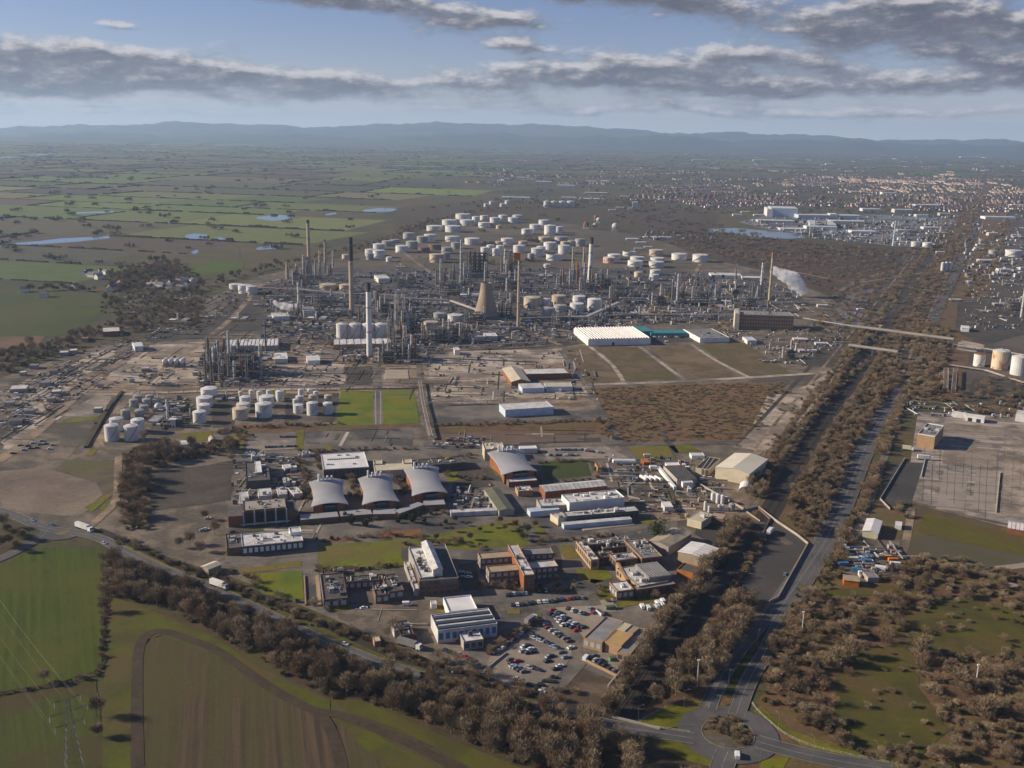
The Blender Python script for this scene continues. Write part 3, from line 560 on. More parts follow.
# roads
road("main_road", [(-60, 500), (0, 511), (45, 528), (95, 537), (125, 552), (165, 571), (215, 590), (270, 616), (320, 640), (348, 651), (380, 664), (400, 670), (450, 686), (487, 696), (530, 707), (570, 717), (625, 728), (694, 739)], 7.5, kerb=True)
road("side_road", [(-60, 582), (0, 559), (22, 548), (40, 538), (48, 530)], 8.0)
road("side_road", [(88, 528), (100, 518), (116, 500), (118, 470), (119, 452)], 5.5, M_dirt, 4, False)
road("rail_line", [(97, 530), (125, 541), (170, 562), (250, 592), (300, 613), (345, 634), (395, 656), (440, 670), (500, 688), (540, 697), (600, 716)], 6.0, M_dark, 4, False)
RB = P(728, 734)
def ring(name, c, r0, r1, m, lvl, n=40, h=0.0, sxy=(1, 1)):
    mb = MB(); z = zlev(lvl)
    for i in range(n):
        a, b = 2 * math.pi * i / n, 2 * math.pi * (i + 1) / n; q = [(c.x + r * math.cos(t) * sxy[0], c.y + r * math.sin(t) * sxy[1]) for r, t in ((r0, a), (r1, a), (r1, b), (r0, b))]
        if h: mb.prism(q, z, z + h, m)
        else: mb.add([(x, y, z) for x, y in q], [(0, 1, 2, 3)], m)
    return tag(mb.build(name), kind='structure')
ring("roundabout_road", RB, 11.3, 21.5, M_road, 5); ring("kerb", RB, 11.0, 11.4, M_yel, 5, h=.15); ISL = ring("roundabout_island", RB, 0.3, 11.0, mat("m_island", (.13, .105, .07), (.10, .085, .05), .2, .95, fine=.4), 5)
sheet("traffic_island", [P(704, 738)[:2], P(716, 741)[:2], P(738, 755)[:2], P(742, 752)[:2], P(728, 741)[:2], P(716, 735)[:2]], M_tar, 6, world=True)
RBL = P(63, 533); ring("roundabout_road", RBL, 3.5, 12, M_road, 5); ring("roundabout_island", RBL, 0.2, 3.5, M_rough, 5); ring("kerb", RBL, 3.4, 3.7, M_yel, 5, h=.12)
CW = [(722, 712), (737, 676), (760, 640), (785, 602), (808, 568), (826, 540), (840, 510), (853, 478), (866, 447), (877, 424), (890, 406), (903, 391), (914, 374), (921, 355), (930, 330), (943, 298), (958, 268), (972, 232), (984, 200), (993, 178)]
CC = smooth([P(*p) for p in CW]); _d = [0.0]
for a, b_ in zip(CC, CC[1:]): _d.append(_d[-1] + (b_ - a).length)
for sgn in (-1, 1):
    lane = [];
    for i, p in enumerate(CC):
        u = (CC[min(i + 1, len(CC) - 1)] - CC[max(i - 1, 0)]).normalized(); k = max(0.0, min(1.0, (_d[i] - 55) / 40)); lane.append(p + Vector((-u.y, u.x, 0)) * sgn * (6.2 * (1 - k) + 3.7 * k))
    ribbon("carriageway", lane, 7.4, M_road, 5); ribbon("road_marking", lane, .2, M_line, 6, dash=4.0); ribbon("road_marking", lane, .18, M_line, 6, off=-sgn * 3.4); ribbon("kerb", lane, .3, M_yel, 5, z=.33, h=.1, off=sgn * 3.9)
MED = [p for p, q in zip(CC, _d) if 12 < q < 66]; ribbon("median_grass", MED, 4.2, mat("m_median", (.05, .055, .02), (.04, .042, .018), .1, .95, fine=.3), 6); 
for sgn in (-1, 1): ribbon("kerb", MED, .35, M_yel, 5, z=.34, h=.12, off=sgn * 2.2)
for sgn in (-1, 1): ribbon("pavement", smooth([P(x + sgn * 17 * min(1, (y - 250) / 420), y) for x, y in CW[:10]]), 2.0, mat("m_pave", (.17, .155, .14), (.145, .13, .12), .2, .9, fine=.2), 5)
road("main_road", [(757, 742), (790, 751), (830, 760), (900, 772), (1000, 790)], 9.0, kerb=True)
road("main_road", [(728, 752), (722, 768), (715, 800)], 9.0, kerb=True)
sh("green_verge", M_rough, 3, (640, 722), (668, 706), (700, 700), (700, 712), (684, 726), (660, 730)); sh("green_verge", M_lawn, 3, (762, 760), (790, 757), (780, 775), (755, 780)); sh("green_verge", M_rough, 3, (752, 712), (762, 716), (800, 745), (850, 758), (900, 765), (900, 760), (840, 748), (790, 730), (760, 706))
sh("green_verge", M_rough, 3, (660, 738), (690, 744), (715, 758), (716, 768), (690, 762), (660, 748))
# roads inside the works
for pts, wd_, m in (([(118, 452), (98, 444), (112, 420), (128, 400), (160, 372), (205, 340), (232, 318), (248, 300)], 8, M_dirt), ([(-20, 475), (40, 430), (75, 398), (110, 370), (140, 352)], 9, M_dirt), ([(0, 394), (60, 394), (140, 394), (240, 390), (330, 389), (420, 388)], 7, M_pale), ([(340, 389), (375, 389), (415, 388), (420, 380), (417, 350), (408, 322)], 7, M_site),
                    ([(421, 389), (424, 405), (430, 430), (434, 447)], 7, M_tar), ([(376, 340), (377.5, 390), (378.3, 425)], 9, M_tar), ([(424, 406), (470, 405), (498, 404)], 6, M_site), ([(430, 447), (520, 446), (620, 444), (740, 443)], 9, M_tar), ([(300, 452), (380, 449), (434, 447)], 8, M_tar),
                    ([(545, 347), (640, 345), (760, 340), (845, 334)], 9, M_site), ([(592, 385), (690, 381), (792, 375), (830, 372)], 8, M_pale), ([(590, 347), (612, 365), (625, 384)], 5, M_pale), ([(640, 347), (660, 362), (686, 381)], 5, M_pale), ([(692, 345), (715, 360), (748, 377)], 5, M_pale),
                    ([(560, 350), (590, 392), (614, 432), (622, 446)], 6, M_tar), ([(622, 446), (650, 475), (690, 500)], 6, M_tar), ([(690, 500), (735, 475), (760, 450)], 7, M_dirt), ([(742, 446), (790, 400), (842, 365), (880, 325)], 7, M_pale), ([(660, 430), (690, 470), (745, 512), (790, 545)], 6, M_site),
                    ([(506, 470), (517, 500), (535, 545), (548, 580), (556, 600)], 8, M_tar), ([(452, 600), (520, 600), (560, 597), (590, 592), (597, 580)], 7, M_tar), ([(440, 606), (500, 609), (560, 604), (600, 602)], 8, M_tar), ([(312, 520), (311, 545), (312, 575), (314, 604)], 8, M_tar), ([(225, 560), (270, 557), (312, 552)], 8, M_tar),
                    ([(530, 540), (600, 535), (650, 526)], 7, M_tar), ([(545, 700), (570, 672), (600, 640)], 8, M_tar), ([(545, 605), (572, 632), (582, 655)], 7, M_tar), ([(400, 250), (470, 300), (560, 345)], 7, M_dirt), ([(248, 300), (262, 285), (320, 268)], 8, M_dirt), ([(640, 325), (745, 322), (800, 318), (860, 325)], 9, M_tar), ([(620, 332), (660, 300), (690, 280), (700, 264)], 7, M_dirt),
                    ([(800, 328), (830, 300), (850, 285), (885, 272)], 9, M_site), ([(768, 268), (800, 273), (850, 282), (890, 278), (935, 272), (980, 274)], 8, M_dirt), ([(905, 400), (930, 402), (1000, 408)], 6, M_dirt), ([(900, 410), (890, 440), (870, 500), (852, 545)], 6, M_tar), ([(912, 508), (905, 545), (896, 560)], 5, M_dirt), ([(1060, 560), (1020, 566), (986, 571), (1000, 580), (1060, 605)], 6, M_path), ([(905, 500), (960, 515), (1060, 535)], 5, M_site),
                    ([(120, 300), (140, 290), (172, 285), (205, 285), (235, 278)], 5, M_tar)):
    road("works_road", pts, wd_, m, 4, False)
# the railway in its cutting
RAIL = [(618, 722), (636, 696), (654, 668), (683, 630), (714, 592), (738, 560), (756, 533), (776, 502), (798, 462), (822, 425), (850, 385), (868, 357), (886, 330), (905, 300), (922, 274), (942, 242), (962, 212), (980, 184), (990, 168)]
RL = smooth([P(*p) for p in RAIL]); ribbon("railway_bed", RL, 15, M_dark, 3); ribbon("cutting_floor_shade", [p for p in RL if p.y < 640], 20, M_dark, 2)  # wider dark strip in the near cutting: tree shade put into its colour
FARL = [p for p in RL if p.y > 760]
for o_, w_, m_ in ((24, 5, M_site), (38, 3, M_dirt), (-20, 3, M_site), (-30, 4, M_dark), (52, 4, M_dkplot), (-44, 3, M_dirt)): ribbon("corridor_track", FARL, w_, m_, 4, off=o_)
for o_ in (-2.6, 2.6):
    for q in (-.72, .72): ribbon("rail", RL, .12, W_steeld, 5, z=.2, h=.16, off=o_ + q)
# ================================================================== TREES AND BUSHES
SRC = bpy.data.collections.new("tree_sources")            # not linked: only its meshes are used
def twig_crown(r, n, rx, rz, cz, mats, clumps=9, wl=(1.0, 2.3), ww=(.10, .24), up=.75):
    """many thin twig faces fanning outward and upward inside an uneven crown"""
    cl = []
    for i in range(clumps):
        d = r.normal(size=3); d /= np.linalg.norm(d); q = r.uniform(.25, .82); cl.append((d[0] * rx * q, d[1] * rx * q, cz + d[2] * rz * q, r.uniform(.32, .55)))
    v = []; f = []; mi = []
    for i in range(n):
        c = cl[r.integers(len(cl))]; d = r.normal(size=3); d /= np.linalg.norm(d); k = r.uniform(.3, 1) ** .5 * c[3]
        p = np.array([c[0] + d[0] * rx * k, c[1] + d[1] * rx * k, max(.4, c[2] + d[2] * rz * k)])
        o = np.array([p[0] / rx, p[1] / rx, up + .3 * (p[2] - cz) / rz]) + r.normal(size=3) * .5; o /= np.linalg.norm(o)
        s = np.cross(o, r.normal(size=3)); s /= np.linalg.norm(s); L = r.uniform(*wl); w_ = r.uniform(*ww)
        b = len(v); v += [tuple(p - s * w_), tuple(p + s * w_), tuple(p + o * L)]; f.append((b, b + 1, b + 2)); mi.append(0 if r.random() < .7 else 1)
    me = bpy.data.meshes.new("crown"); me.from_pydata(v, [], f)
    for m in mats: me.materials.append(m)
    me.polygons.foreach_set("material_index", mi); return me, cl
def trunk_mesh(r, h, rx, cl, bark, cz):
    mb = MB(); top = Vector((r.normal() * .3, r.normal() * .3, h * .62)); w_ = h * .034
    mb.bar((0, 0, -.3), top * .5, w_, bark, 6, w_ * .75); mb.bar(top * .5, top, w_ * .75, bark, 6, w_ * .45)
    for c in cl[:13]:
        a = top * r.uniform(.45, 1.0); e = Vector((c[0], c[1], max(a.z + .5, c[2]))); mid = a.lerp(e, .5) + Vector((r.normal() * .3, r.normal() * .3, .3))
        mb.bar(a, mid, w_ * .45, bark, 5, w_ * .3); mb.bar(mid, e + (e - mid) * .8, w_ * .3, bark, 4, .05)
    return mb.mesh("trunk")
TREES = []
for i in range(9):
    r = np.random.default_rng(100 + i); h = [9, 11, 8, 12, 7.5, 10, 9.5, 6.5, 11.5][i]; rx = h * r.uniform(.30, .40); rz = h * .36; cz = h * .62
    a = T_tw[i % 4]; b = T_tw[(i * 3 + 1) % 4]
    cm, cl = twig_crown(r, (1700, 1150, 1500, 1900)[i % 4], rx, rz, cz, [a, b], clumps=26, wl=(.8, 1.9), ww=(.04, .10), up=1.1)
    TREES.append((trunk_mesh(r, h, rx, cl, T_barkp if i % 3 else T_bark, cz), cm))
BUSH = []
for i in range(6):
    r = np.random.default_rng(200 + i); h = [2.6, 3.4, 2.0, 4.2, 3.0, 2.4][i]; rx = h * r.uniform(.6, .85)
    cm, cl = twig_crown(r, 900, rx, h * .5, h * .48, [[T_tw[0], T_tw[3]], [T_tw[1], T_tw[2]], [T_gb, T_tw[2]], [T_tw[3], T_tw[0]], [T_tw[2], T_tw[1]], [T_tw[1], T_tw[1]]][i], clumps=14, wl=(.4, .95), ww=(.035, .09), up=.8)
    BUSH.append((trunk_mesh(r, h * .7, rx, cl[:3], T_bark, h * .4), cm))
EVER = []
for i in range(3):
    r = np.random.default_rng(300 + i); h = [11, 8, 6][i]; rx = [4.5, 2.2, 2.4][i]
    cm, cl = twig_crown(r, 620, rx, h * .46, h * .52, [T_ev, T_ev if i else T_gb], clumps=14, wl=(.5, 1.1), ww=(.22, .45), up=.2)
    EVER.append((trunk_mesh(r, h, rx, cl[:4], T_bark, h * .5), cm))
def joined(name, pair):
    a, b = pair; o = len(a.vertices); v = [tuple(q.co) for q in a.vertices] + [tuple(q.co) for q in b.vertices]
    f = [tuple(p.vertices) for p in a.polygons] + [tuple(i + o for i in p.vertices) for p in b.polygons]
    me = bpy.data.meshes.new(name); me.from_pydata(v, [], f); ms = list(a.materials) + list(b.materials)
    for m in ms: me.materials.append(m)
    me.polygons.foreach_set("material_index", [p.material_index for p in a.polygons] + [len(a.materials) + p.material_index for p in b.polygons]); return me
def source(name, meshes):
    c = bpy.data.collections.new(name)
    for i, me in enumerate(meshes): c.objects.link(bpy.data.objects.new("%s_source_%02d" % (name, i), me))
    return c
S_TREE = source("bare_trees", [joined("tree", t) for t in TREES]); S_BUSH = source("scrub_bushes", [joined("bush", t) for t in BUSH])
far = []
for i in range(5):                                               # a grove far off: crowns of many twig faces on a few stems
    r = np.random.default_rng(400 + i); parts = []
    v, f = [], []
    for k in range(9):
        x, y = r.uniform(-14, 14), r.uniform(-9, 9); h = r.uniform(5, 10); rr = r.uniform(2.5, 4.5)
        for j in range(44):
            d = r.normal(size=3); d /= np.linalg.norm(d); p = np.array([x, y, h * .58]) + d * np.array([rr, rr, h * .42]) * r.uniform(.5, 1); o = r.normal(size=3) * .8 + np.array([0, 0, .7]); o /= np.linalg.norm(o); s = np.cross(o, r.normal(size=3)); s /= np.linalg.norm(s)
            b = len(v); v += [tuple(p - s * .7), tuple(p + s * .7), tuple(p + o * 2.4)]; f.append((b, b + 1, b + 2))
    me = bpy.data.meshes.new("grove"); me.from_pydata(v, [], f); me.materials.append(T_far if i % 2 else T_tw[2]); far.append(me)
S_GROVE = source("far_groves", far)

gn_cache = {}
def gn_for(src):
    if src.name in gn_cache: return gn_cache[src.name]
    ng = bpy.data.node_groups.new("scatter_" + src.name, 'GeometryNodeTree'); ng.interface.new_socket("Geometry", in_out='INPUT', socket_type='NodeSocketGeometry'); ng.interface.new_socket("Geometry", in_out='OUTPUT', socket_type='NodeSocketGeometry')
    t = NT(ng); i = t.node('NodeGroupInput'); o = t.node('NodeGroupOutput'); ci = t.node('GeometryNodeCollectionInfo'); ci.inputs[0].default_value = src; ci.inputs[1].default_value = True; ci.inputs[2].default_value = True
    ip = t.node('GeometryNodeInstanceOnPoints'); t.l.new(i.outputs[0], ip.inputs['Points']); t.l.new(ci.outputs[0], ip.inputs['Instance']); ip.inputs['Pick Instance'].default_value = True
    def at(n, ty):
        a = t.node('GeometryNodeInputNamedAttribute', data_type=ty); a.inputs[0].default_value = n; return a.outputs[0]
    t.l.new(at("pick", 'INT'), ip.inputs['Instance Index']); t.l.new(at("turn", 'FLOAT_VECTOR'), ip.inputs['Rotation']); t.l.new(at("size", 'FLOAT_VECTOR'), ip.inputs['Scale']); t.l.new(ip.outputs[0], o.inputs[0])
    gn_cache[src.name] = ng; return ng
def scatter(name, pts, src, lo=.7, hi=1.25, squash=1.0):
    me = bpy.data.meshes.new(name); me.from_pydata([(p[0], p[1], 0.0) for p in pts], [], []); n = len(pts); k = len(src.objects)
    me.attributes.new("pick", 'INT', 'POINT').data.foreach_set("value", rng.integers(0, k, n).astype(np.int32))
    tv = np.zeros((n, 3), np.float32); tv[:, 2] = [p[2] for p in pts] if n and len(pts[0]) > 2 else rng.uniform(0, 6.28, n); me.attributes.new("turn", 'FLOAT_VECTOR', 'POINT').data.foreach_set("vector", tv.ravel())
    s = rng.uniform(lo, hi, n).astype(np.float32); svv = np.stack([s, s, s * squash], 1).astype(np.float32); me.attributes.new("size", 'FLOAT_VECTOR', 'POINT').data.foreach_set("vector", svv.ravel())
    o = link(name, me); md = o.modifiers.new("scatter", 'NODES'); md.node_group = gn_for(src); return tag(o, kind='stuff')
def fill(poly_px, n_per, excl=(), jitter=None):
    """random ground points inside a region, one per n_per square metres"""
    w_ = [P(*p) for p in poly_px]; xs = [p.x for p in w_]; ys = [p.y for p in w_]; q = [(p.x, p.y) for p in w_]
    ex = [[P(*p)[:2] for p in e] for e in excl]; n = int((max(xs) - min(xs)) * (max(ys) - min(ys)) / n_per); out = []
    for _ in range(n):
        x, y = random.uniform(min(xs), max(xs)), random.uniform(min(ys), max(ys))
        if inside(x, y, q) and not any(inside(x, y, e) for e in ex): out.append((x, y))
    return out
def along(pts_px, gap, spread, off=0.0):
    ps = smooth([P(*p) for p in pts_px]); ps = offs(ps, off); out = []; acc = 0.0
    for a, b in zip(ps, ps[1:]):
        L = (b - a).length; d = (b - a).normalized(); nn = Vector((-d.y, d.x, 0)); s = acc
        while s < L:
            q = a + d * s + nn * random.gauss(0, spread); out.append((q.x, q.y)); s += gap * random.uniform(.6, 1.4)
        acc = s - L
    return out
def tree_things(pts, kinds, name, label, group, cat, lo=.75, hi=1.2, squash=1.0):
    xs = sorted(proj(x, y)[0] for x, y in pts); n = len(xs)
    for (x, y) in pts:
        lb = label
        if n >= 9:                                        # which stretch of the belt it stands in, and how it looks
            px = proj(x, y)[0]; q = sum(1 for v_ in xs if v_ < px) / n; lb = label + (", at its left end", ", left of its middle", ", right of its middle", ", at its right end")[min(3, int(q * 4))]
        k = random.randrange(len(kinds)); s = random.uniform(lo, hi)
        t = thing(name, (x, y, 0), lb, cat, group, random.uniform(0, 6.28)); t.scale = (s, s, s * squash * random.uniform(.9, 1.1)); a, b = kinds[k]
        link("trunk", a, t); link("crown", b, t)

WOOD1 = [(112, 568), (150, 578), (215, 602), (300, 642), (352, 668), (362, 690), (338, 700), (290, 680), (215, 636), (165, 610), (112, 598)]
WOOD2 = [(352, 692), (360, 676), (395, 678), (480, 704), (555, 722), (598, 740), (592, 790), (520, 766), (440, 730), (360, 700), (342, 694)]
WOOD3 = [(604, 744), (650, 748), (690, 772), (700, 800), (600, 800)]
p1 = fill(WOOD1, 24); p2 = fill(WOOD2, 20); p3 = fill(WOOD3, 60)
random.shuffle(p1); random.shuffle(p2)
tree_things(p1[:75], TREES, "bare_tree", "bare brown tree in the wood along the main road", "trees of the roadside wood", "tree", .7, 1.2)
tree_things(p2[:60], TREES, "bare_tree", "bare tree in the plantation below the car park", "trees of the plantation", "tree", .75, 1.2, 1.1)
tree_things(p3[:22], TREES, "bare_tree", "bare tree in the clump left of the roundabout", "trees by the roundabout", "tree", .7, 1.1)
scatter("roadside_wood", p1[75:] + p2[60:], S_TREE, .7, 1.15); scatter("roadside_undergrowth", fill(WOOD1, 26) + fill(WOOD2, 26), S_BUSH, .6, 1.2)
tree_things(along([(101, 590), (104, 620), (102, 660), (98, 674), (60, 684), (20, 692)], 11, 1), BUSH, "hedge_bush", "low bush in the hedge between green fields", "bushes of the field hedge", "bush", .5, .9)
tree_things([P(44, 683)[:2]], TREES[:1], "bare_tree", "lone round bare tree in the field hedge above the pylon", None, "tree", .75, .76)
tree_things([P(97, 717)[:2], P(98, 737)[:2]], TREES[3:5], "bare_tree", "tall bare tree casting a long shadow over the edge of the ploughed field", "shadow casting field trees", "tree", .9, .95)
tree_things([P(103, 596)[:2], P(105, 612)[:2], P(104, 565)[:2], P(107, 580)[:2]], TREES[5:7], "bare_tree", "bare tree on the boundary at the top corner of the green field", "field corner trees", "tree", .8, 1.0)
tree_things(along([(437, 662), (455, 668), (475, 676), (500, 690)], 9, 2), TREES[1::4], "bare_tree", "tan bare tree on the bank between the railway line and the car park", "tan trees by the car park", "tree", .6, .8)
tree_things([P(393, 634)[:2], P(401, 637)[:2], P(388, 640)[:2]], TREES[1:2], "bare_tree", "tan bare tree around the little hut by the grey lorry trailer", "tan trees by the hut", "tree", .6, .8)
tree_things(along([(300, 600), (325, 604), (345, 614)], 10, 2), BUSH, "bush", "brown bush at the end of the ramp below the square lawn", "ramp end bushes", "bush", .9, 1.3)
scatter("roundabout_scrub", fill([(704, 724), (714, 718), (730, 716), (744, 724), (752, 738), (748, 748), (738, 746), (730, 738), (716, 732), (704, 730)], 2.2), S_BUSH, .3, .6)
RB_TREES = [(723, 726), (733, 729), (742, 735), (748, 742), (728, 728), (738, 731), (745, 738), (719, 730)]
tree_things([P(*q)[:2] for q in RB_TREES], BUSH, "bush", "brown bush planted on the roundabout island", "roundabout island bushes", "bush", .55, .8)
# park and yard trees of the technical centre
tree_things([P(*q)[:2] for q in ((345, 520), (352, 525), (358, 517), (398, 523), (405, 519), (412, 523), (420, 517), (424, 525), (446, 524), (365, 527))], EVER[1:], "evergreen_tree", "dark green conical tree before the halls", "evergreens before the halls", "tree", .6, .95)
tree_things([P(657, 541)[:2]], EVER[:1], "evergreen_tree", "big round dark green tree beside the tan roofed shed", None, "tree", 1.45, 1.46)
tree_things([P(*q)[:2] for q in ((520, 536), (527, 533), (524, 541))], EVER[:1], "evergreen_tree", "dark evergreen at the end of the park lawn", "park end evergreens", "tree", .55, .7)
tree_things([P(*q)[:2] for q in ((440, 528), (452, 532), (466, 526), (480, 532), (492, 528), (505, 531), (436, 540), (470, 540), (455, 522), (500, 524), (515, 527), (462, 514), (535, 527))], TREES[2::5], "bare_tree", "small bare tree on the park lawn", "park lawn trees", "tree", .5, .8)
tree_things([P(*q)[:2] for q in ((512, 590), (490, 588), (503, 588), (540, 588), (553, 587), (566, 590), (480, 590))], BUSH, "bush", "garden bush in front of the brick cross-shaped office", "office garden bushes", "bush", .7, 1.2)
tree_things(along([(235, 572), (255, 585), (285, 603), (305, 612)], 8, 2), BUSH, "bush", "dark bush on the slope below the square lawn", "slope bushes", "bush", .8, 1.3)
tree_things([P(*q)[:2] for q in ((205, 520), (215, 535), (190, 545), (200, 552), (180, 548), (230, 455), (236, 450), (232, 462))], TREES[::3], "bare_tree", "dark bare tree at the edge of the empty plot by the technical centre", "plot edge trees", "tree", .6, .9)
LW = [(122, 470), (134, 446), (150, 440), (180, 446), (232, 440), (238, 452), (180, 462), (152, 470), (148, 530), (124, 530), (118, 500)]
lw = fill(LW, 40); tree_things(lw[:35], TREES, "bare_tree", "dark tree in the belt below the left tanks", "trees of the tank group belt", "tree", .8, 1.25)
scatter("belt_undergrowth", lw[35:] + fill(LW, 45), S_BUSH, .9, 1.5)
tree_things(along([(540, 464), (588, 462), (596, 478), (560, 482), (541, 480)], 7, .8), BUSH, "bush", "dark hedge bush round the sports pitch", "pitch hedge bushes", "bush", .8, 1.1)
scatter("rail_side_bushes", along([(110, 542), (165, 566), (215, 586), (270, 610), (320, 634), (350, 646)], 4, 2.2, 5) + along([(350, 640), (400, 662), (450, 678), (500, 691), (560, 705)], 4, 2.2, 4) + along([(225, 590), (250, 598), (300, 618), (345, 640)], 3.5, 3, 3) + along([(430, 672), (500, 694), (600, 722)], 4.5, 1.5, -4) + along([(500, 692), (540, 700), (580, 706)], 4, 3, 6), S_BUSH, .6, 1.3)
scatter("garden_scrub", along([(300, 522), (345, 520), (400, 517), (425, 512), (450, 516)], 3, 2.5) + along([(316, 542), (350, 540), (378, 538), (425, 536)], 4, 2) + along([(405, 546), (470, 545), (480, 552)], 5, 3) + along([(480, 588), (520, 589), (560, 590), (580, 585)], 4, 2) + along([(316, 572), (360, 570), (402, 566)], 3, .8) + along([(490, 655), (506, 642), (522, 631), (538, 618)], 3, 1.2) + along([(352, 478), (356, 500)], 3, 1.5) + along([(398, 478), (404, 495)], 3, 1.5) + along([(450, 475), (470, 480), (490, 480)], 4, 4) + along([(536, 545), (552, 580), (560, 592)], 6, 2) + along([(596, 588), (612, 600), (680, 594)], 5, 1.5) + along([(440, 460), (480, 456)], 4, 2) + along([(318, 452), (318, 470)], 3, 1.5) + along([(300, 460), (305, 480), (305, 500)], 3, 2), S_BUSH, .6, 1.2)
scatter("corridor_scrub", fill([(905, 318), (950, 330), (945, 395), (900, 400), (912, 360)], 34) + fill([(862, 366), (905, 300), (945, 236), (980, 186), (992, 186), (965, 240), (930, 300), (896, 362)], 150) + fill([(955, 300), (985, 240), (1010, 215), (1015, 230), (975, 300)], 260) + fill([(800, 330), (850, 290), (900, 262), (940, 240), (900, 296), (862, 356), (845, 345)], 300) + fill([(640, 235), (705, 255), (760, 268), (830, 290), (850, 320), (860, 318), (900, 252), (800, 242), (700, 228)], 420) + fill([(985, 376), (1040, 386), (1040, 404), (960, 398)], 160) + fill([(940, 408), (1024, 412), (1024, 418), (945, 412)], 60), S_BUSH, .9, 1.8)
scatter("field_hedge", along([(103, 566), (105, 592), (105, 612), (103, 640), (101, 662), (97, 675), (78, 680), (58, 685), (20, 692), (-20, 698)], 1.6, .7), S_BUSH, .3, .6)
scatter("site_scrub", along([(245, 428), (300, 426), (340, 425)], 5, 2) + along([(222, 435), (240, 430), (246, 440)], 3, 3) + along([(430, 426), (520, 424), (600, 422), (606, 436)], 5, 2) + along([(300, 452), (420, 449)], 6, .8) + along([(532, 543), (620, 536)], 5, .5) + along([(600, 420), (612, 440)], 3, 3), S_BUSH, .7, 1.2)
# beside the railway and the dual carriageway
LB = [(600, 718), (617, 694), (633, 668), (659, 630), (689, 592), (716, 556), (741, 520), (749, 523), (728, 556), (702, 592), (672, 630), (644, 668), (628, 694), (611, 720)]
RBK = [(644, 716), (668, 684), (692, 650), (714, 624), (736, 600), (752, 602), (756, 616), (740, 644), (722, 674), (706, 698), (668, 706)]
lb = fill(LB, 13); rb = fill(RBK, 22); random.shuffle(lb); random.shuffle(rb)
tree_things(lb[:45], TREES[3:], "bare_tree", "bare tree left of the railway cutting", "trees left of the railway cutting", "tree", .85, 1.2)
tree_things(rb[:30], TREES, "bare_tree", "bare tree between railway and carriageway", "trees right of the railway cutting", "tree", .6, .95)
scatter("railway_bank_trees", lb[45:] + rb[30:], S_TREE, .65, 1.1)
strips = along([(764, 500), (788, 462), (812, 425), (840, 385), (858, 357), (878, 330)], 2.6, 1.6, 5) + along([(764, 500), (788, 462), (812, 425), (840, 385), (858, 357), (878, 330)], 3.6, 2, 14) + along([(782, 506), (806, 465), (830, 428), (858, 388), (876, 360)], 2.6, 1.6, -5) + []
WOODR = [(786, 518), (810, 478), (838, 436), (862, 398), (886, 362), (905, 364), (896, 388), (872, 418), (850, 462), (834, 503), (818, 536), (800, 536)]
scatter("railway_wood", strips + fill(WOODR, 30), S_TREE, .4, .78)
scatter("plot_edge_scrub", along([(722, 602), (742, 570), (762, 534)], 1.6, 1.4, -2) + along([(718, 604), (738, 572), (758, 537)], 2, 1.4, -2), S_BUSH, .5, .85)
scatter("railway_scrub", fill([(745, 500), (800, 436), (850, 380), (870, 360), (842, 372), (800, 425), (768, 452)], 70) + fill(WOODR, 60) + fill([(880, 340), (950, 250), (975, 200), (985, 200), (960, 260), (930, 320), (905, 360)], 220) + fill([(856, 366), (900, 300), (950, 230), (940, 232), (890, 296), (842, 372)], 260) + along([(880, 462), (862, 505), (840, 545), (826, 575)], 3, 2) + along([(905, 400), (890, 430), (880, 455)], 3, 2.5), S_BUSH, .9, 1.7)
scatter("far_railway_trees", along([(870, 352), (900, 300), (925, 262), (950, 222), (972, 188), (985, 168)], 9, 6, 13) + along([(888, 350), (912, 302), (935, 264), (958, 224), (980, 188), (995, 166)], 9, 7, -14) + along([(912, 346), (930, 312), (952, 272), (968, 234)], 14, 6, -12), S_BUSH, .8, 1.5)
# scrub woodland bottom right
SCR = [(772, 640), (800, 590), (850, 590), (920, 560), (1060, 578), (1100, 800), (900, 790), (850, 752), (790, 728), (762, 700)]
ps = [q for q in fill(SCR, 24, (CLEAR1, CLEAR2, CLEAR3))]; random.shuffle(ps); ps.sort(key=lambda q: q[1])
pick = ps[: 4 * 150 : 4]; rest = [q for i, q in enumerate(ps) if not (i < 600 and i % 4 == 0)]
tree_things(pick, BUSH[:5] + TREES[4:5], "scrub_bush", "brown leafless bush in the scrub woodland", "bushes of the scrub woodland", "bush", .7, 1.5)
scatter("scrub_woodland", rest + fill([(770, 690), (800, 600), (842, 548), (850, 560), (815, 610), (790, 680), (775, 706)], 40), S_BUSH, .6, 1.4)
scatter("scrub_woodland_trees", rest[1::9], S_TREE, .45, .8)
scatter("clearing_bushes", fill(CLEAR1, 200) + fill(CLEAR2, 130), S_BUSH, .5, 1.0)
scatter("heath_bushes", fill([(590, 389), (690, 385), (785, 383), (766, 410), (742, 440), (622, 442)], 26), S_BUSH, .5, 1.0, .6)
scatter("yard_bushes", fill([(770, 392), (838, 376), (800, 424), (762, 450), (745, 446)], 260) + fill([(905, 400), (960, 404), (1024, 410), (1024, 396), (930, 384), (905, 390)], 90) + fill([(898, 505), (912, 504), (908, 520), (896, 525)], 25) + fill([(902, 556), (960, 560), (1010, 572), (980, 578), (900, 572)], 45), S_BUSH, .7, 1.3)
scatter("left_scrub", fill(WOODY, 230) + fill([(112, 300), (235, 284), (262, 290), (210, 330), (120, 345)], 420) + fill([(0, 352), (60, 340), (110, 322), (112, 330), (60, 352), (0, 376)], 90), S_BUSH, .8, 1.5)
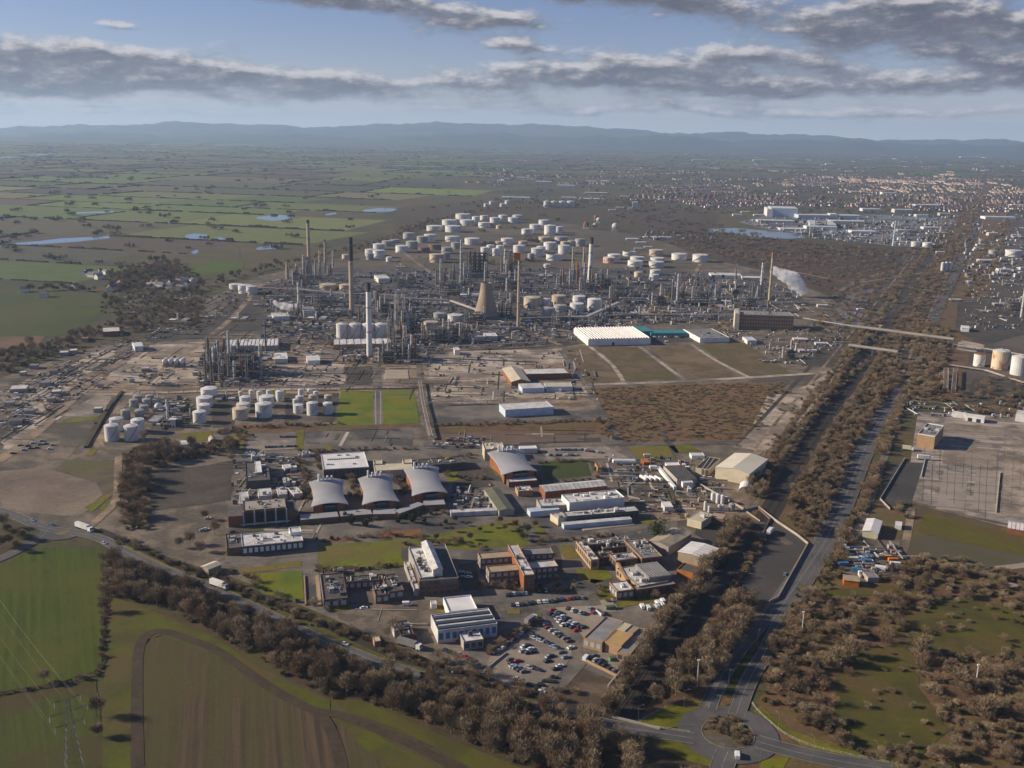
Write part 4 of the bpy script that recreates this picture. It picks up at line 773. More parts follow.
scatter("left_wood", fill([(110, 276), (178, 266), (180, 284), (120, 292)], 190) + fill(WOODY, 520) + fill([(0, 352), (60, 340), (110, 322), (112, 330), (60, 352), (0, 376)], 240) + along([(110, 282), (140, 274), (175, 270)], 8, 6) + along([(30, 292), (60, 290), (95, 292)], 6, 3), S_TREE, .8, 1.2)
scatter("site_edge_trees", along([(210, 284), (262, 270), (330, 256), (392, 240), (430, 222)], 9, 8) + along([(400, 232), (480, 212), (560, 208), (640, 204)], 10, 12) + fill([(395, 214), (480, 205), (640, 205), (640, 198), (560, 200), (480, 202)], 1500), S_TREE, .8, 1.2)
tree_things([P(*q)[:2] for q in ((722, 328), (728, 331), (718, 332))], TREES[1:2], "bare_tree", "autumn brown tree beside the tall brick block", "trees by the brick block", "tree", .9, 1.1)
tree_things([P(*q)[:2] for q in ((2, 548), (10, 545), (18, 552), (8, 535), (22, 540), (14, 538), (4, 528))], TREES[::2], "bare_tree", "dark bare tree in the corner by the left roundabout", "corner trees by the left roundabout", "tree", .8, 1.1)
# groves and woods of the far plain
gp = []
for _ in range(3600):
    px = random.uniform(-120, 1150); py = 148 + 118 * random.random() ** 2.0
    if px > 560 and py > 215: continue
    if px > 480 and 176 < py < 215 and random.random() < .75: continue
    if py > 182 and random.random() < .55: continue
    if px < 480 and not inside(px, py, COUNTRY): continue
    n = math.sin(px * .021 + py * .35) + math.sin(px * .047 - py * .21 + 2)
    if n < random.uniform(-1.3, 1.2): continue
    gp.append(P(px, py)[:2])
scatter("far_groves", gp, S_GROVE, .5, 1.25)
gp = [P(random.uniform(640, 975), 0)[:2] for _ in range(0)]
for _ in range(900):
    px = random.uniform(600, 960); py = random.uniform(214, 256)
    if inside(px, py, [(640, 208), (706, 222), (800, 242), (905, 252), (965, 222), (930, 262), (840, 262), (712, 252), (640, 230), (600, 214)]): gp.append(P(px, py)[:2])
scatter("marsh_scrub", gp, S_GROVE, .35, .8, .6)
# ================================================================== THE REFINERY
def unit_mesh(fn, name):
    b = MB(); fn(b); return b.mesh(name)
def tank_meshes(shell_m, roof_m, tagname):
    a = MB(); a.lathe([(1, 0), (1, .96), (1.02, .962), (1.02, 1.0), (.97, 1.0)], shell_m, 24, cap=False)
    b = MB(); b.lathe([(.99, 1.0), (.5, 1.055), (.06, 1.10)], roof_m, 24); b.lathe([(.05, 1.08), (.05, 1.14)], roof_m, 6)
    for i in range(8):
        t = i * math.pi / 4; b.bar((.97 * math.cos(t), .97 * math.sin(t), 1.02), (.97 * math.cos(t + .78), .97 * math.sin(t + .78), 1.02), .015, roof_m, 3)
    o = MB(); o.lathe([(.97, 1.0), (.95, .80), (.05, .82)], W_grey, 24)                       # floating roof, sunk inside the rim
    return a.mesh("shell_" + tagname), b.mesh("roof_" + tagname), o.mesh("sunken_roof_" + tagname)
TM = {k: tank_meshes(a, b, k) for k, a, b in (("white", W_tankw, W_tankw), ("grey", W_tankg, W_tankg), ("tan", W_tankt, W_tankt), ("rusty", W_tankr, W_tankw), ("brown", W_tankb, W_tankb), ("rusttop", W_tankw, W_rust))}
s_ = MB()
for i in range(12):                                             # spiral stair up the sunny-front side
    t0, t1 = -2.3 + i * .13, -2.3 + (i + 1) * .13
    s_.bar((1.035 * math.cos(t0), 1.035 * math.sin(t0), i / 12), (1.035 * math.cos(t1), 1.035 * math.sin(t1), (i + 1) / 12), .055, W_steel, 4)
STAIR = s_.mesh("stair")
WORD = {"white": "white", "grey": "dull grey", "tan": "tan", "rusty": "rust-streaked white", "brown": "brown", "rusttop": "white rust-topped"}
def tank(cx, by, wpx, hpx, kind="white", open_top=False, group=None):
    """cx, by: middle of the foot; width and height as seen"""
    k = ppm(cx, by); r = wpx / 2 / k; d = ray(cx, by).normalized(); el = -d.z
    h = max(2.5, hpx / vpm(cx, by)); c = P(cx, by); hor = Vector((d.x, d.y, 0)).normalized(); c = c + hor * r
    t = thing("storage_tank", (c.x, c.y, 0)); a, b, o = TM[kind]; up = cx
    sh_ = link("shell", a, t, scl=(r, r, h)); link("roof", o if open_top else b, t, scl=(r, r, h))
    if wpx >= 7: link("stair", STAIR, sh_, rz=random.choice((0, .5, -.6)))
    size = "squat" if h < r * .9 else ("tall" if h > 1.5 * r else "round")
    later(t, f"{size} {WORD[kind]} storage tank" + (" with open top" if open_top else ""), cx, by, "storage tank", group)
    return t
FARG = "tanks of the far tank farm"
for a in ((434.5, 231.5, 16, 5), (449.5, 225.5, 15, 5), (463, 219.5, 15, 5), (453, 232.5, 16, 6), (467, 226, 14.5, 5.5), (476, 222, 8, 5), (484, 220.5, 8, 4.5), (484, 228, 11.5, 5), (495, 223, 10.5, 5), (503, 220, 9, 4.5), (513, 223, 10, 5), (517.5, 220, 10, 4.5), (499, 229, 6, 3.5, "tan"), (526, 234.5, 9, 5),
          (409, 239.5, 12, 6, "grey"), (422.5, 243, 11.5, 6, "grey"), (430, 241, 12, 6), (452, 242, 14, 5), (472, 245, 15, 6), (507, 244.5, 12, 5.5), (412, 249, 12, 7, "grey"), (424, 253, 12, 5, "brown"), (435, 250, 12.5, 5, "brown"), (447, 254, 11, 6, "grey"), (456, 249, 10, 6, "grey"), (437, 263, 15, 8, "tan"), (446, 260, 9, 7, "grey"),
          (485, 255.5, 9, 7.5), (490.5, 251.5, 8, 6), (495.5, 256, 7, 7), (500, 252, 8, 6), (499, 247, 8, 5, "tan"), (519, 253, 12, 7), (523, 246, 9, 4.5, "tan"), (544, 225.5, 11, 5), (535, 230, 11, 5), (527.5, 234.5, 12, 5), (550, 235, 12, 9), (559, 233, 8, 6), (544, 242.5, 11, 5, "tan"), (561, 242.5, 13, 5, "grey"),
          (572, 246, 9, 5, "grey"), (580, 246.5, 10, 7, "grey"), (550, 250, 13, 7), (541, 253, 9, 6), (537, 257, 12, 8), (531, 261, 7, 7, "grey"), (564, 254, 12, 8), (564.5, 246, 8, 4, "tan"), (554, 261, 16, 6, "white", True), (547, 268, 7, 3.5),
          (486, 207, 4.5, 3.2), (491.5, 204.5, 5, 3), (502, 207, 4.5, 3.2), (507.5, 204, 5.5, 3.2), (546.5, 207.5, 6, 6), (554, 207.5, 6.3, 6), (562, 207.5, 6.5, 6), (570.5, 207.5, 7.5, 6),
          (609, 263.5, 12, 5.5, "rusty"), (614, 260, 13, 5), (629, 256.5, 13, 4.5, "white", True), (637, 262.5, 14, 5), (635, 267, 15, 5.5), (656, 256.5, 14, 6, "tan"), (657, 262.5, 14, 4), (656, 268, 15, 5.5), (679, 260.5, 15.5, 6), (700, 262.5, 15.5, 7), (638, 277.5, 8, 5, "rusty"), (655, 275.5, 10.5, 5), (654, 281, 9.5, 6),
          (379, 250, 12, 5.5), (388, 246.5, 12, 5, "grey"), (371, 256, 12, 6), (379, 258, 12, 7), (370, 260, 8, 6, "grey"), (402, 253, 13, 6.5), (346, 259.5, 8, 4.5, "tan"), (389, 262, 6, 4.5), (395, 243, 9, 3, "grey")):
    tank(*a, group=FARG)
for a in ((328, 290.5, 17, 5, "tan"), (346, 292, 13, 6.5, "tan"), (532, 308.5, 17, 10, "tan"), (546, 307.5, 9, 8), (558.5, 305.5, 14, 9, "tan"), (560, 312.5, 13, 6.5, "grey"), (579, 304, 13, 7), (576.5, 312.5, 14, 8), (594, 311, 14, 11), (548, 320, 14, 11, "grey"), (431, 331, 15, 8, "tan"), (440, 320, 13, 6, "grey"), (455, 322, 15, 6), (459, 332, 9, 8, "grey"), (245, 294, 13, 8), (236, 291, 13, 6), (252, 295, 11, 8)):
    tank(*a, group="tanks among the process plant")
for x in (342.5, 355.5, 368.5, 381): tank(x, 340, 12, 15, group="row of four white tanks behind the low shed")
for a in ((112.5, 442, 14, 15), (117, 432, 13, 12), (132, 441.5, 14, 14), (138.5, 434, 13, 13), (126, 420, 9, 9, "grey"), (140, 419, 9, 8, "grey"), (144.5, 414.5, 9, 8, "grey"), (134, 407.5, 8.5, 7, "grey"), (137.5, 402.5, 8, 6, "grey"), (147, 407, 8.5, 7, "grey"), (150, 402, 8, 6, "grey"), (155, 406, 7, 6, "grey")):
    tank(*a, group="tanks of the left tank group")
for a in ((209.5, 400, 16, 10), (205, 408, 16, 9), (204, 415, 13, 9), (200, 424, 13, 11), (245.5, 407, 11, 9), (243.5, 413, 13, 8), (240.5, 421, 15, 11, "tan"), (241, 400, 4.5, 8), (252, 400, 5.5, 9), (260, 401, 6, 9), (269.5, 399, 6, 8), (280, 402, 8, 10), (267, 408, 15, 10), (264, 418.5, 16, 13),
          (301, 397, 5.5, 7), (300, 406, 8, 9), (298.5, 414, 10, 8), (310, 397, 5.5, 7), (313, 405, 8, 9, "tan"), (312.5, 416, 11, 12), (328.5, 404, 8, 8, "tan"), (328, 415, 9.5, 11), (296, 408, 6, 8), (316, 398, 5, 6)):
    tank(*a, group="white tanks beside the lawns")
for a in ((978.5, 367, 11, 12, "rusttop"), (999, 370, 16, 18, "rusty"), (1018, 376, 16, 18), (1013, 257, 15, 6), (993, 254.5, 9, 4, "grey"), (915, 247, 9.5, 5), (927, 248, 9.5, 5), (942, 272, 3.4, 9), (945.6, 272, 3.4, 9.5), (949.2, 272, 3.4, 9)):
    tank(*a, group="tanks right of the railway")
for a in ((712.5, 503, 4.2, 9), (717.5, 504, 4.2, 9), (722, 504.6, 4.2, 8.5), (705, 511, 3.2, 8.5), (709, 513, 3, 6), (719, 511.5, 3.2, 6), (722.5, 511.5, 3.2, 6), (726, 503.5, 4, 6, "rusty"), (731.5, 512, 6.5, 7, "grey")):
    tank(*a, group="small vertical tanks in the depot by the cutting")
# gas spheres on legs
def sphere(px, py, wpx, m, word):
    r = wpx / 2 / ppm(px, py); c = P(px, py); t = thing("gas_sphere", (c.x, c.y, 0)); b = MB(); b.lathe([(max(.02, r * math.sin(a)), r * 1.5 - r * math.cos(a)) for a in np.linspace(.05, 3.09, 10)], m, 16); b.build("sphere_shell", t); l = MB()
    for i in range(8): l.bar((r * .9 * math.cos(i * .785), r * .9 * math.sin(i * .785), 0), (r * .98 * math.cos(i * .785), r * .98 * math.sin(i * .785), r * 1.5), r * .09, W_steelw)
    l.build("support_legs", t)["kind"] = "stuff"; later(t, f"{word} gas sphere on legs", px, py, "gas sphere", "gas spheres")
for a in ((586, 229, 6, W_rust, "rust red"), (596, 220.5, 4.5, W_rust, "rust red"), (595, 229, 5, W_tankt, "tan"), (598.5, 223, 4.5, W_tankw, "white"), (615, 231, 6.5, W_tankw, "white"), (158.5, 412, 7.5, W_tankw, "white")): sphere(*a)
# chimneys
def chimney(px, py, topx, topy, wb, wt, m, cap, label, capf=.0, name="chimney"):
    k = ppm(px, py); h = (py - topy) / vpm(px, py); c = P(px, py); t = thing(name, (c.x, c.y, 0), label, "chimney", "refinery chimneys"); r0, r1 = wb / 2 / k, wt / 2 / k; rc = r0 + (r1 - r0) * (1 - capf)
    b = MB(); b.lathe([(r0, 0), (rc, h * (1 - capf))], m, 18, cap=True); b.build("shaft", t)
    if capf: q = MB(); q.lathe([(rc * 1.02, h * (1 - capf)), (r1 * 1.03, h), (r1 * .8, h), (r1 * .75, h - 3)], cap, 18); q.build("painted_top", t)
    f = MB()
    for z in (.33, .66, .9): f.lathe([(r0 + (r1 - r0) * z + .02, h * z), (r0 + (r1 - r0) * z + .5, h * z + .1), (r0 + (r1 - r0) * z + .5, h * z + .9), (r0 + (r1 - r0) * z + .02, h * z + .9)], W_steel, 18, cap=False)
    f.build("walkway_ring", t)["kind"] = "stuff"
    l = MB(); l.bar((-.2, -r0 - .1, 0), (-.2, -r1 - .1, h), .25, W_steel); l.build("ladder", t); return t
chimney(309.5, 276, 308, 221, 3.9, 2.8, W_cchim, W_black, "tall buff chimney at the far left of the plant", .06)
chimney(325.5, 271, 325, 240, 3.2, 1.6, W_cchim, W_black, "shorter buff chimney just right of the tall far left one", .05)
chimney(352, 315, 352, 239, 5.2, 4.2, W_cchim, W_black, "thick tall buff chimney with its upper third black", .30)
chimney(369.5, 356, 368.5, 284, 5.8, 4.6, W_wchim, W_black, "white chimney with a black cap before the four tanks", .12)
chimney(299, 314.5, 298.5, 283, 2.4, 1.8, W_wchim, W_black, "slim white stack beside the steam at left")
chimney(518, 326, 518, 259, 2.8, 2.2, W_cchim, W_orange, "slim tan mast with an orange box on top", .0)
chimney(590, 283, 593, 238, 5.8, 3.6, W_wchim, W_black, "white tapering stack with a dark tip among the columns", .14)
chimney(769, 303, 772, 253, 2.9, 1.8, W_cchim, W_orange, "slim tall orange-buff chimney near the steam plume", .08)
chimney(266, 352, 266, 322, 2.0, 1.6, W_steeld, W_black, "thin dark stack behind the furnace block")
chimney(893, 246, 893.5, 221, 2.2, 1.0, W_pblue, W_steel, "far pale blue stack in the distant works")
chimney(1021, 318, 1022, 288, 2.5, 2.0, W_steelw, W_steel, "pale stack at the right edge of the picture")
b = MB(); k_ = 1 / ppm(518, 326); b.box(0, 0, 0, 6 * k_, 6 * k_, 5 * k_, W_orange); c_ = P(518, 326); o_ = b.build("flare_box", None, (c_.x - 2 * k_, c_.y, (326 - 260) / vpm(518, 326))); tag(o_, "orange box fixed on top of the slim tan mast", "box")
# cooling tower
c_ = P(486, 317); k_ = ppm(486, 317); t = thing("cooling_tower", (c_.x, c_.y, 0), "flared concrete cooling tower in the middle of the plant", "cooling tower"); H_ = 34 / vpm(486, 317); b = MB(); prof = []
for i in range(13):
    z = i / 12; prof.append(((13.0 - 8.8 * z ** .75 + 1.2 * z ** 5) / k_, 3 + (H_ - 3) * z))
b.lathe(prof + [(prof[-1][0] * .9, H_), (prof[-1][0] * .85, H_ - 6)], W_ctower, 32, cap=False); b.build("shell", t)
b = MB()
for i in range(28):
    a = 2 * math.pi * i / 28; a2 = a + .11; b.bar((12.6 / k_ * math.cos(a), 12.6 / k_ * math.sin(a), 0), (12 / k_ * math.cos(a2), 12 / k_ * math.sin(a2), 3.1), .7, W_ctower)
b.build("inlet_legs", t)["kind"] = "stuff"; b = MB(); b.lathe([(13.4 / k_, 0), (13.4 / k_, 1.2), (12.8 / k_, 1.2)], W_conc, 32, cap=False); b.build("basin_wall", t)

# process units: prototypes with their parts, then copies
def column(t, x, y, h, r, m):
    b = MB(); b.lathe([(r * 1.15, 0), (r, 2), (r, h * .7), (r * .8, h * .72), (r * .8, h - r), (r * .4, h)], m, 12, x, y); b.build("column", t); f = MB()
    for z in np.arange(6, h - 2, 7): f.lathe([(r + .05, z), (r + 1.1, z), (r + 1.1, z + .35)], W_steel, 10, x, y, False)
    f.bar((x + r + .5, y - r, 0), (x + r + .5, y - r, h), .35, W_steelw); f.build("platform_ring", t)["kind"] = "stuff"
def frame(t, x0, y0, x1, y1, h, floors, m=None, deck=True):
    m = m or W_steel; b = MB(); nx = max(1, int((x1 - x0) / 6)); ny = max(1, int((y1 - y0) / 6))
    X = [x0 + (x1 - x0) * i / nx for i in range(nx + 1)]; Y = [y0 + (y1 - y0) * i / ny for i in range(ny + 1)]
    for x in X:
        for y in Y: b.bar((x, y, 0), (x, y, h), .5, m)
    for f in range(1, floors + 1):
        z = h * f / floors
        for y in Y: b.bar((x0, y, z), (x1, y, z), .4, m)
        for x in X: b.bar((x, y0, z), (x, y1, z), .4, m)
    for i in range(nx): b.bar((X[i], y0, 0), (X[i + 1], y0, h / floors), .3, m)
    b.build("steel_frame", t)["kind"] = "stuff"
    if deck:
        d = MB()
        for f in range(1, floors + 1):
            z = h * f / floors - .5; d.box((x0 + x1) / 2 + (x1 - x0) * .1 * (f % 2), (y0 + y1) / 2, z, z + .2, (x1 - x0) * .8, (y1 - y0) * .9, W_dgrey, bottom=True)
        d.build("deck", t)["kind"] = "stuff"
def drums(t, n, x, y, z, L, r, m, step=5):
    for i in range(n): b = MB(); b.drum((x, y + i * step, z + r), (x + L, y + i * step, z + r), r, m); b.bar((x + 1, y + i * step, 0), (x + 1, y + i * step, z + r), .5, W_conc); b.bar((x + L - 1, y + i * step, 0), (x + L - 1, y + i * step, z + r), .5, W_conc); b.build("vessel", t)
def pipes(t, n, x0, y0, x1, y1, z, m=None):
    b = MB(); r = random.Random(n * 7 + int(z * 3))
    for i in range(n):
        dx, dy = (0, i * .9) if abs(x1 - x0) > abs(y1 - y0) else (i * .9, 0); b.bar((x0 + dx, y0 + dy, z), (x1 + dx, y1 + dy, z + r.uniform(-.2, .2)), r.uniform(.3, .7), m or r.choice((W_steelw, W_steel, W_rust, W_steeld)), 5)
    b.build("pipe_run", t)["kind"] = "stuff"
def unit(kind):
    t = thing("process_unit", (0, -400, 0)); r = random.Random(kind)
    if kind == 0:
        for i in range(5): column(t, -22 + i * 10 + r.uniform(-2, 2), r.uniform(-4, 6), r.uniform(18, 46), r.uniform(1.2, 2.4), r.choice((W_steelw, W_steel, W_tankg)))
        frame(t, -24, -12, 24, -6, 8, 2); pipes(t, 7, -26, -12, 26, -12, 8.4); drums(t, 3, -18, 10, 3, 9, 1.3, W_steelw)
    elif kind == 1:
        frame(t, -15, -8, 15, 10, 22, 4); drums(t, 2, -10, -4, 11, 8, 1.4, W_tankg, 7); drums(t, 2, 0, -3, 16.5, 9, 1.2, W_steelw, 6); column(t, 18, 2, 34, 1.6, W_steelw); column(t, -19, 0, 27, 1.2, W_steel); pipes(t, 6, -24, -12, 24, -12, 6)
    elif kind == 2:
        b = MB(); b.box(0, 0, 4, 16, 18, 9, W_steeld); b.box(0, 0, 16, 20, 12, 6, W_steel)
        for x in (-8, 0, 8):
            for y in (-4, 4): b.bar((x, y, 0), (x, y, 4), .7, W_conc)
        b.build("furnace_box", t); q = MB(); q.lathe([(1.6, 20), (1.2, 42)], W_steelw, 12); q.build("stack", t); frame(t, -14, 8, 14, 14, 12, 3); pipes(t, 5, -18, -8, 18, -8, 5); column(t, 16, -2, 25, 1.7, W_steelw)
    elif kind == 3:
        frame(t, -26, -5, 26, 5, 10, 2, W_steel)
        for i in range(6): b = MB(); b.box(-21.5 + i * 8.6, 0, 10.2, 11.4, 8, 9, W_steelw); b.lathe([(3, 11.4), (3.2, 12.2)], W_steeld, 12, -21.5 + i * 8.6, 0); b.build("fan_cooler", t)
        drums(t, 4, -20, -16, 2, 7, 1.1, W_tankg, 2.6); drums(t, 3, 2, -16, 2, 9, 1.4, W_steelw, 3.6); pipes(t, 8, -28, 8, 28, 8, 7)
    elif kind == 4:
        drums(t, 5, -16, -12, 2.5, 12, 1.5, W_steelw, 5); b = MB(); b.box(12, 0, 0, 5, 12, 16, W_conc, top=W_pale); b.build("control_house", t); pipes(t, 9, -26, 16, 26, 16, 4); pipes(t, 5, -20, -16, -20, 18, 5.5); column(t, 2, 4, 17, 1.3, W_tankw); frame(t, 16, -14, 26, -8, 14, 3)
    elif kind == 5:                                            # tall close-set columns in a dark frame
        frame(t, -17, -9, 17, 9, 40, 7, W_steeld)
        for i in range(4): column(t, -12 + i * 8, 0, 44, 2.6, W_steeld)
        b = MB(); b.box(0, 0, 0, 9, 30, 14, W_conc); b.build("drum_plinth", t); pipes(t, 5, -22, -13, 22, -13, 7)
    elif kind == 6:
        for i in range(3): column(t, -10 + i * 9, r.uniform(-3, 3), r.uniform(26, 40), r.uniform(1.4, 2.2), r.choice((W_rust, W_steel, W_steelw)))
        frame(t, -14, 6, 14, 14, 18, 4, W_steeld); drums(t, 3, -8, -14, 2, 8, 1.2, W_steelw, 3.4); pipes(t, 6, -20, -16, 20, -16, 6)
    else:
        for i in range(4): b = MB(); b.box(-15 + i * 9, r.uniform(-3, 3), 0, r.uniform(3, 6), r.uniform(5, 7), r.uniform(5, 9), r.choice((W_conc, W_dgrey, W_steel)), top=r.choice((W_pale, W_grey))); b.build("pump_house", t)
        pipes(t, 10, -24, 8, 24, 8, 2.5); pipes(t, 6, -24, -10, 24, -10, 3.5); drums(t, 2, -20, 12, 1.5, 8, 1.0, W_tankg, 4); column(t, 20, 0, 15, 1, W_steelw)
    return proto(t)
UNITS = [unit(i) for i in range(8)]
UW = ["row of tall columns", "steel frame with vessels", "furnace with one stack", "rack of fan coolers", "low horizontal vessels", "dark block of drums", "three columns with dark frame", "low pump houses"]
used = set()
def put_unit(k, px, py, s=1.0, rz=0.0):
    c = P(px, py)
    if k in used: o = copy_tree(UNITS[k], (c.x, c.y, 0), rz, s)
    else: o = UNITS[k]; used.add(k); o.location = (c.x, c.y, 0); o.rotation_euler = (0, 0, rz); o.scale = (s, s, s)
    later(o, UW[k], px, py, "process plant", "process units of the refinery"); return o
for a in ((5, 477, 277, 1.0), (6, 507, 275, .95), (0, 580, 284, .8), (6, 596, 288, .8), (0, 566, 288, .7), (2, 607, 287, .7), (1, 588, 293, .7), (0, 460, 284, .8), (6, 441, 287, .75), (1, 450, 294, .8), (3, 425, 296, .7), (1, 500, 288, .8), (3, 530, 282, .6), (2, 515, 291, .8), (4, 545, 277, .7), (7, 520, 300, .7), (4, 470, 297, .8), (3, 490, 273, .6),
          (1, 620, 296, .7), (3, 632, 303, .7), (7, 645, 296, .7), (6, 678, 303, .85), (2, 660, 305, .7), (1, 668, 295, .6), (3, 700, 305, .7), (0, 712, 300, .55), (4, 725, 308, .7), (2, 735, 297, .6), (6, 757, 299, .7), (1, 748, 306, .6), (7, 785, 300, .7), (4, 640, 315, .7), (7, 690, 315, .7), (4, 668, 313, .6),
          (0, 312, 278, .7), (2, 296, 279, .6), (6, 328, 275, .55), (1, 300, 284, .6), (3, 340, 281, .6), (7, 365, 277, .6), (4, 385, 280, .6), (7, 408, 275, .6), (4, 400, 268, .5), (3, 280, 300, .6), (7, 262, 306, .6), (4, 275, 318, .6), (1, 322, 306, .7), (7, 335, 300, .7), (3, 340, 315, .65), (4, 318, 320, .7), (2, 385, 312, .6), (6, 375, 300, .5), (7, 400, 305, .7), (1, 400, 322, .7), (0, 398, 332, .6), (6, 396, 342, .7), (3, 415, 312, .6), (4, 440, 305, .7), (7, 425, 303, .6),
          (2, 230, 372, 1.0), (6, 218, 370, .9), (1, 244, 374, .9), (6, 236, 380, .7), (0, 232, 366, .7), (5, 246, 366, .4), (2, 212, 376, .7), (1, 398, 360, .8), (6, 410, 362, .7), (2, 388, 362, .6), (3, 428, 340, .6), (1, 437, 342, .75), (1, 455, 340, .75), (4, 475, 340, .7), (7, 500, 340, .7), (3, 512, 332, .6), (7, 545, 332, .6), (4, 570, 328, .5), (3, 585, 325, .5), (4, 595, 330, .45), (7, 610, 322, .5), (3, 625, 318, .6), (4, 655, 322, .5),
          (3, 800, 305, .5), (7, 180, 300, .7), (4, 240, 320, .6), (7, 205, 318, .7), (4, 180, 322, .7), (7, 160, 330, .6), (4, 170, 412, .7), (7, 176, 418, .6), (4, 165, 422, .7), (7, 172, 404, .6), (4, 225, 400, .5), (7, 285, 375, .5), (4, 270, 360, .5), (7, 780, 350, .6), (4, 795, 352, .6), (2, 790, 358, .5), (7, 770, 362, .5)):
    put_unit(a[0], a[1], a[2], a[3] * 1.05, random.choice((0, math.pi, 0, .1)))
for a in ((4, 760, 226, .9), (3, 775, 228, .9), (7, 790, 230, .9), (4, 800, 234, .9), (1, 815, 236, .8), (4, 830, 236, .9), (7, 845, 238, .8), (1, 820, 228, .9), (3, 840, 226, .9), (4, 860, 238, .8), (7, 875, 242, .8), (6, 885, 244, .7), (4, 900, 243, .8), (1, 910, 236, .8), (7, 890, 232, .9), (3, 925, 238, .8), (4, 940, 234, .9), (7, 905, 226, 1.0), (4, 930, 226, .9), (7, 880, 224, 1.0), (4, 1000, 305, .6), (1, 1012, 310, .6), (7, 990, 298, .6), (4, 985, 312, .5), (7, 1015, 300, .6), (4, 1018, 238, .8), (7, 985, 242, .8), (4, 1000, 275, .7), (7, 1010, 285, .7)):
    put_unit(a[0], a[1], a[2], a[3], random.choice((0, math.pi)))
for _k in range(70):
    px, py = random.uniform(265, 800), random.uniform(276, 330)
    if not inside(px, py, [(262, 288), (330, 276), (640, 272), (745, 280), (800, 296), (800, 312), (740, 322), (640, 324), (520, 330), (262, 330)]) or min((px - x) ** 2 + 6 * (py - y) ** 2 for x, y in ((486, 317), (532, 308), (558, 306), (578, 310), (594, 311), (548, 320), (352, 315), (518, 326), (362, 340), (600, 335), (431, 331), (447, 320), (765, 318), (328, 290))) < 260: continue
    put_unit(random.choice((1, 3, 4, 7, 7, 3, 6, 1)), px, py, random.uniform(.4, .75), random.choice((0, math.pi)))
# free standing columns
def lone(px, py, topy, wpx, m, word):
    k = ppm(px, py); c = P(px, py); t = thing("distillation_column", (c.x, c.y, 0)); h = (py - topy) / vpm(px, py); column(t, 0, 0, h, wpx / 2 / k, m); later(t, word, px, py, "column", "tall columns")
for a in ((461, 281, 240, 2.4, W_steelw, "very tall pale steel column"), (440.5, 288, 259, 1.8, W_steelw, "tall pale column"), (485, 289, 262, 2.2, W_steelw, "tall pale column"), (505, 274, 249, 3, W_tankg, "thick grey column"), (510.5, 274, 250, 3, W_tankg, "thick grey column"), (572.5, 270, 247, 1.8, W_cchim, "slim buff column"), (583.5, 268, 247, 2, W_cchim, "slim buff column"),
          (287.5, 279, 262, 3.2, W_cchim, "stout buff column"), (304, 276, 255, 2.6, W_steelw, "tall pale column"), (297, 279, 264, 3, W_steelw, "tall pale column"), (320, 269, 251, 2.2, W_cchim, "slim buff column"), (333, 268, 251, 1.6, W_steelw, "slim pale column"), (677, 304, 274, 2.4, W_steelw, "tall pale column"), (735, 288, 264, 1.6, W_steel, "slim grey column"), (760, 299, 263, 1.8, W_wchim, "tall white column"), (563, 284, 264, 1.8, W_rust, "rusty column"), (570, 285, 266, 1.8, W_steel, "slim grey column"), (577, 286, 262, 2.2, W_rust, "rusty column"), (600, 286, 265, 1.6, W_steel, "slim grey column"), (396, 330, 294, 1.8, W_steelw, "tall pale column"), (402, 330, 296, 1.8, W_steelw, "tall pale column"), (394, 350, 322, 2, W_steel, "slim grey column"), (404, 352, 325, 1.8, W_steelw, "tall pale column"), (422, 343, 323, 1.8, W_cchim, "slim buff column"), (460, 343, 322, 2.2, W_cchim, "slim buff column"), (212, 384, 348, 2.4, W_steeld, "dark column"), (220, 382, 352, 2, W_steel, "slim grey column"), (247, 382, 354, 2.2, W_steeld, "dark column"), (206, 380, 352, 2, W_steeld, "dark column"), (253, 376, 356, 2, W_steel, "slim grey column")):
    lone(*a)
# pipe racks and bridges: trestles carrying pipes
def rack(name, pts, h, wid, label, cat, n=6, gap=12, m=None, deck=False, group=None):
    ps = [P(*p) for p in pts]; t = thing(name, ps[0]); b, q, d = MB(), MB(), MB()
    for a, c in zip(ps, ps[1:]):
        L = (c - a).length; u = (c - a).normalized(); v_ = Vector((-u.y, u.x, 0)); N = max(1, int(L / gap))
        for i in range(N + 1):
            e = a + u * L * i / N - ps[0]
            for s in (-1, 1): b.bar(e + v_ * s * wid / 2, e + v_ * s * wid / 2 + Vector((0, 0, h)), .45, W_steel)
            b.bar(e - v_ * wid / 2 + Vector((0, 0, h)), e + v_ * wid / 2 + Vector((0, 0, h)), .4, W_steel)
        for i in range(n):
            w_ = wid * (-.45 + .9 * i / max(1, n - 1)); z = Vector((0, 0, h + .45)); q.bar(a - ps[0] + v_ * w_ + z, c - ps[0] + v_ * w_ + z, .35 + .35 * ((i * 7) % 3) / 2, m or (W_steelw, W_steel, W_rust, W_steelw)[i % 4], 5)
        if deck:
            e0, e1 = a - ps[0], c - ps[0]; pz = [(e0 + v_ * wid * .55), (e0 - v_ * wid * .55), (e1 - v_ * wid * .55), (e1 + v_ * wid * .55)]; d.prism([(p.x, p.y) for p in pz], h + .9, h + 2.6, m or W_conc, bottom=True)
    b.build("trestle", t)["kind"] = "stuff"; q.build("pipe_run", t)["kind"] = "stuff"
    if deck: d.build("covered_gallery", t)
    return tag(t, label, cat, group)
rack("pipe_bridge", [(851, 335), (953, 349)], 11, 5, "long covered pipe bridge crossing over the railway and the carriageway", "pipe bridge", 4, 28, W_conc, True)
rack("pipe_bridge", [(848, 352.5), (897, 359.5)], 8, 4, "shorter pale pipe bridge in front of the long one", "pipe bridge", 4, 22, W_conc, True)
rack("pipe_rack", [(803, 322), (852, 330)], 5, 5, "pipe rack leading from the brick block to the long pipe bridge", "pipe rack", 5)
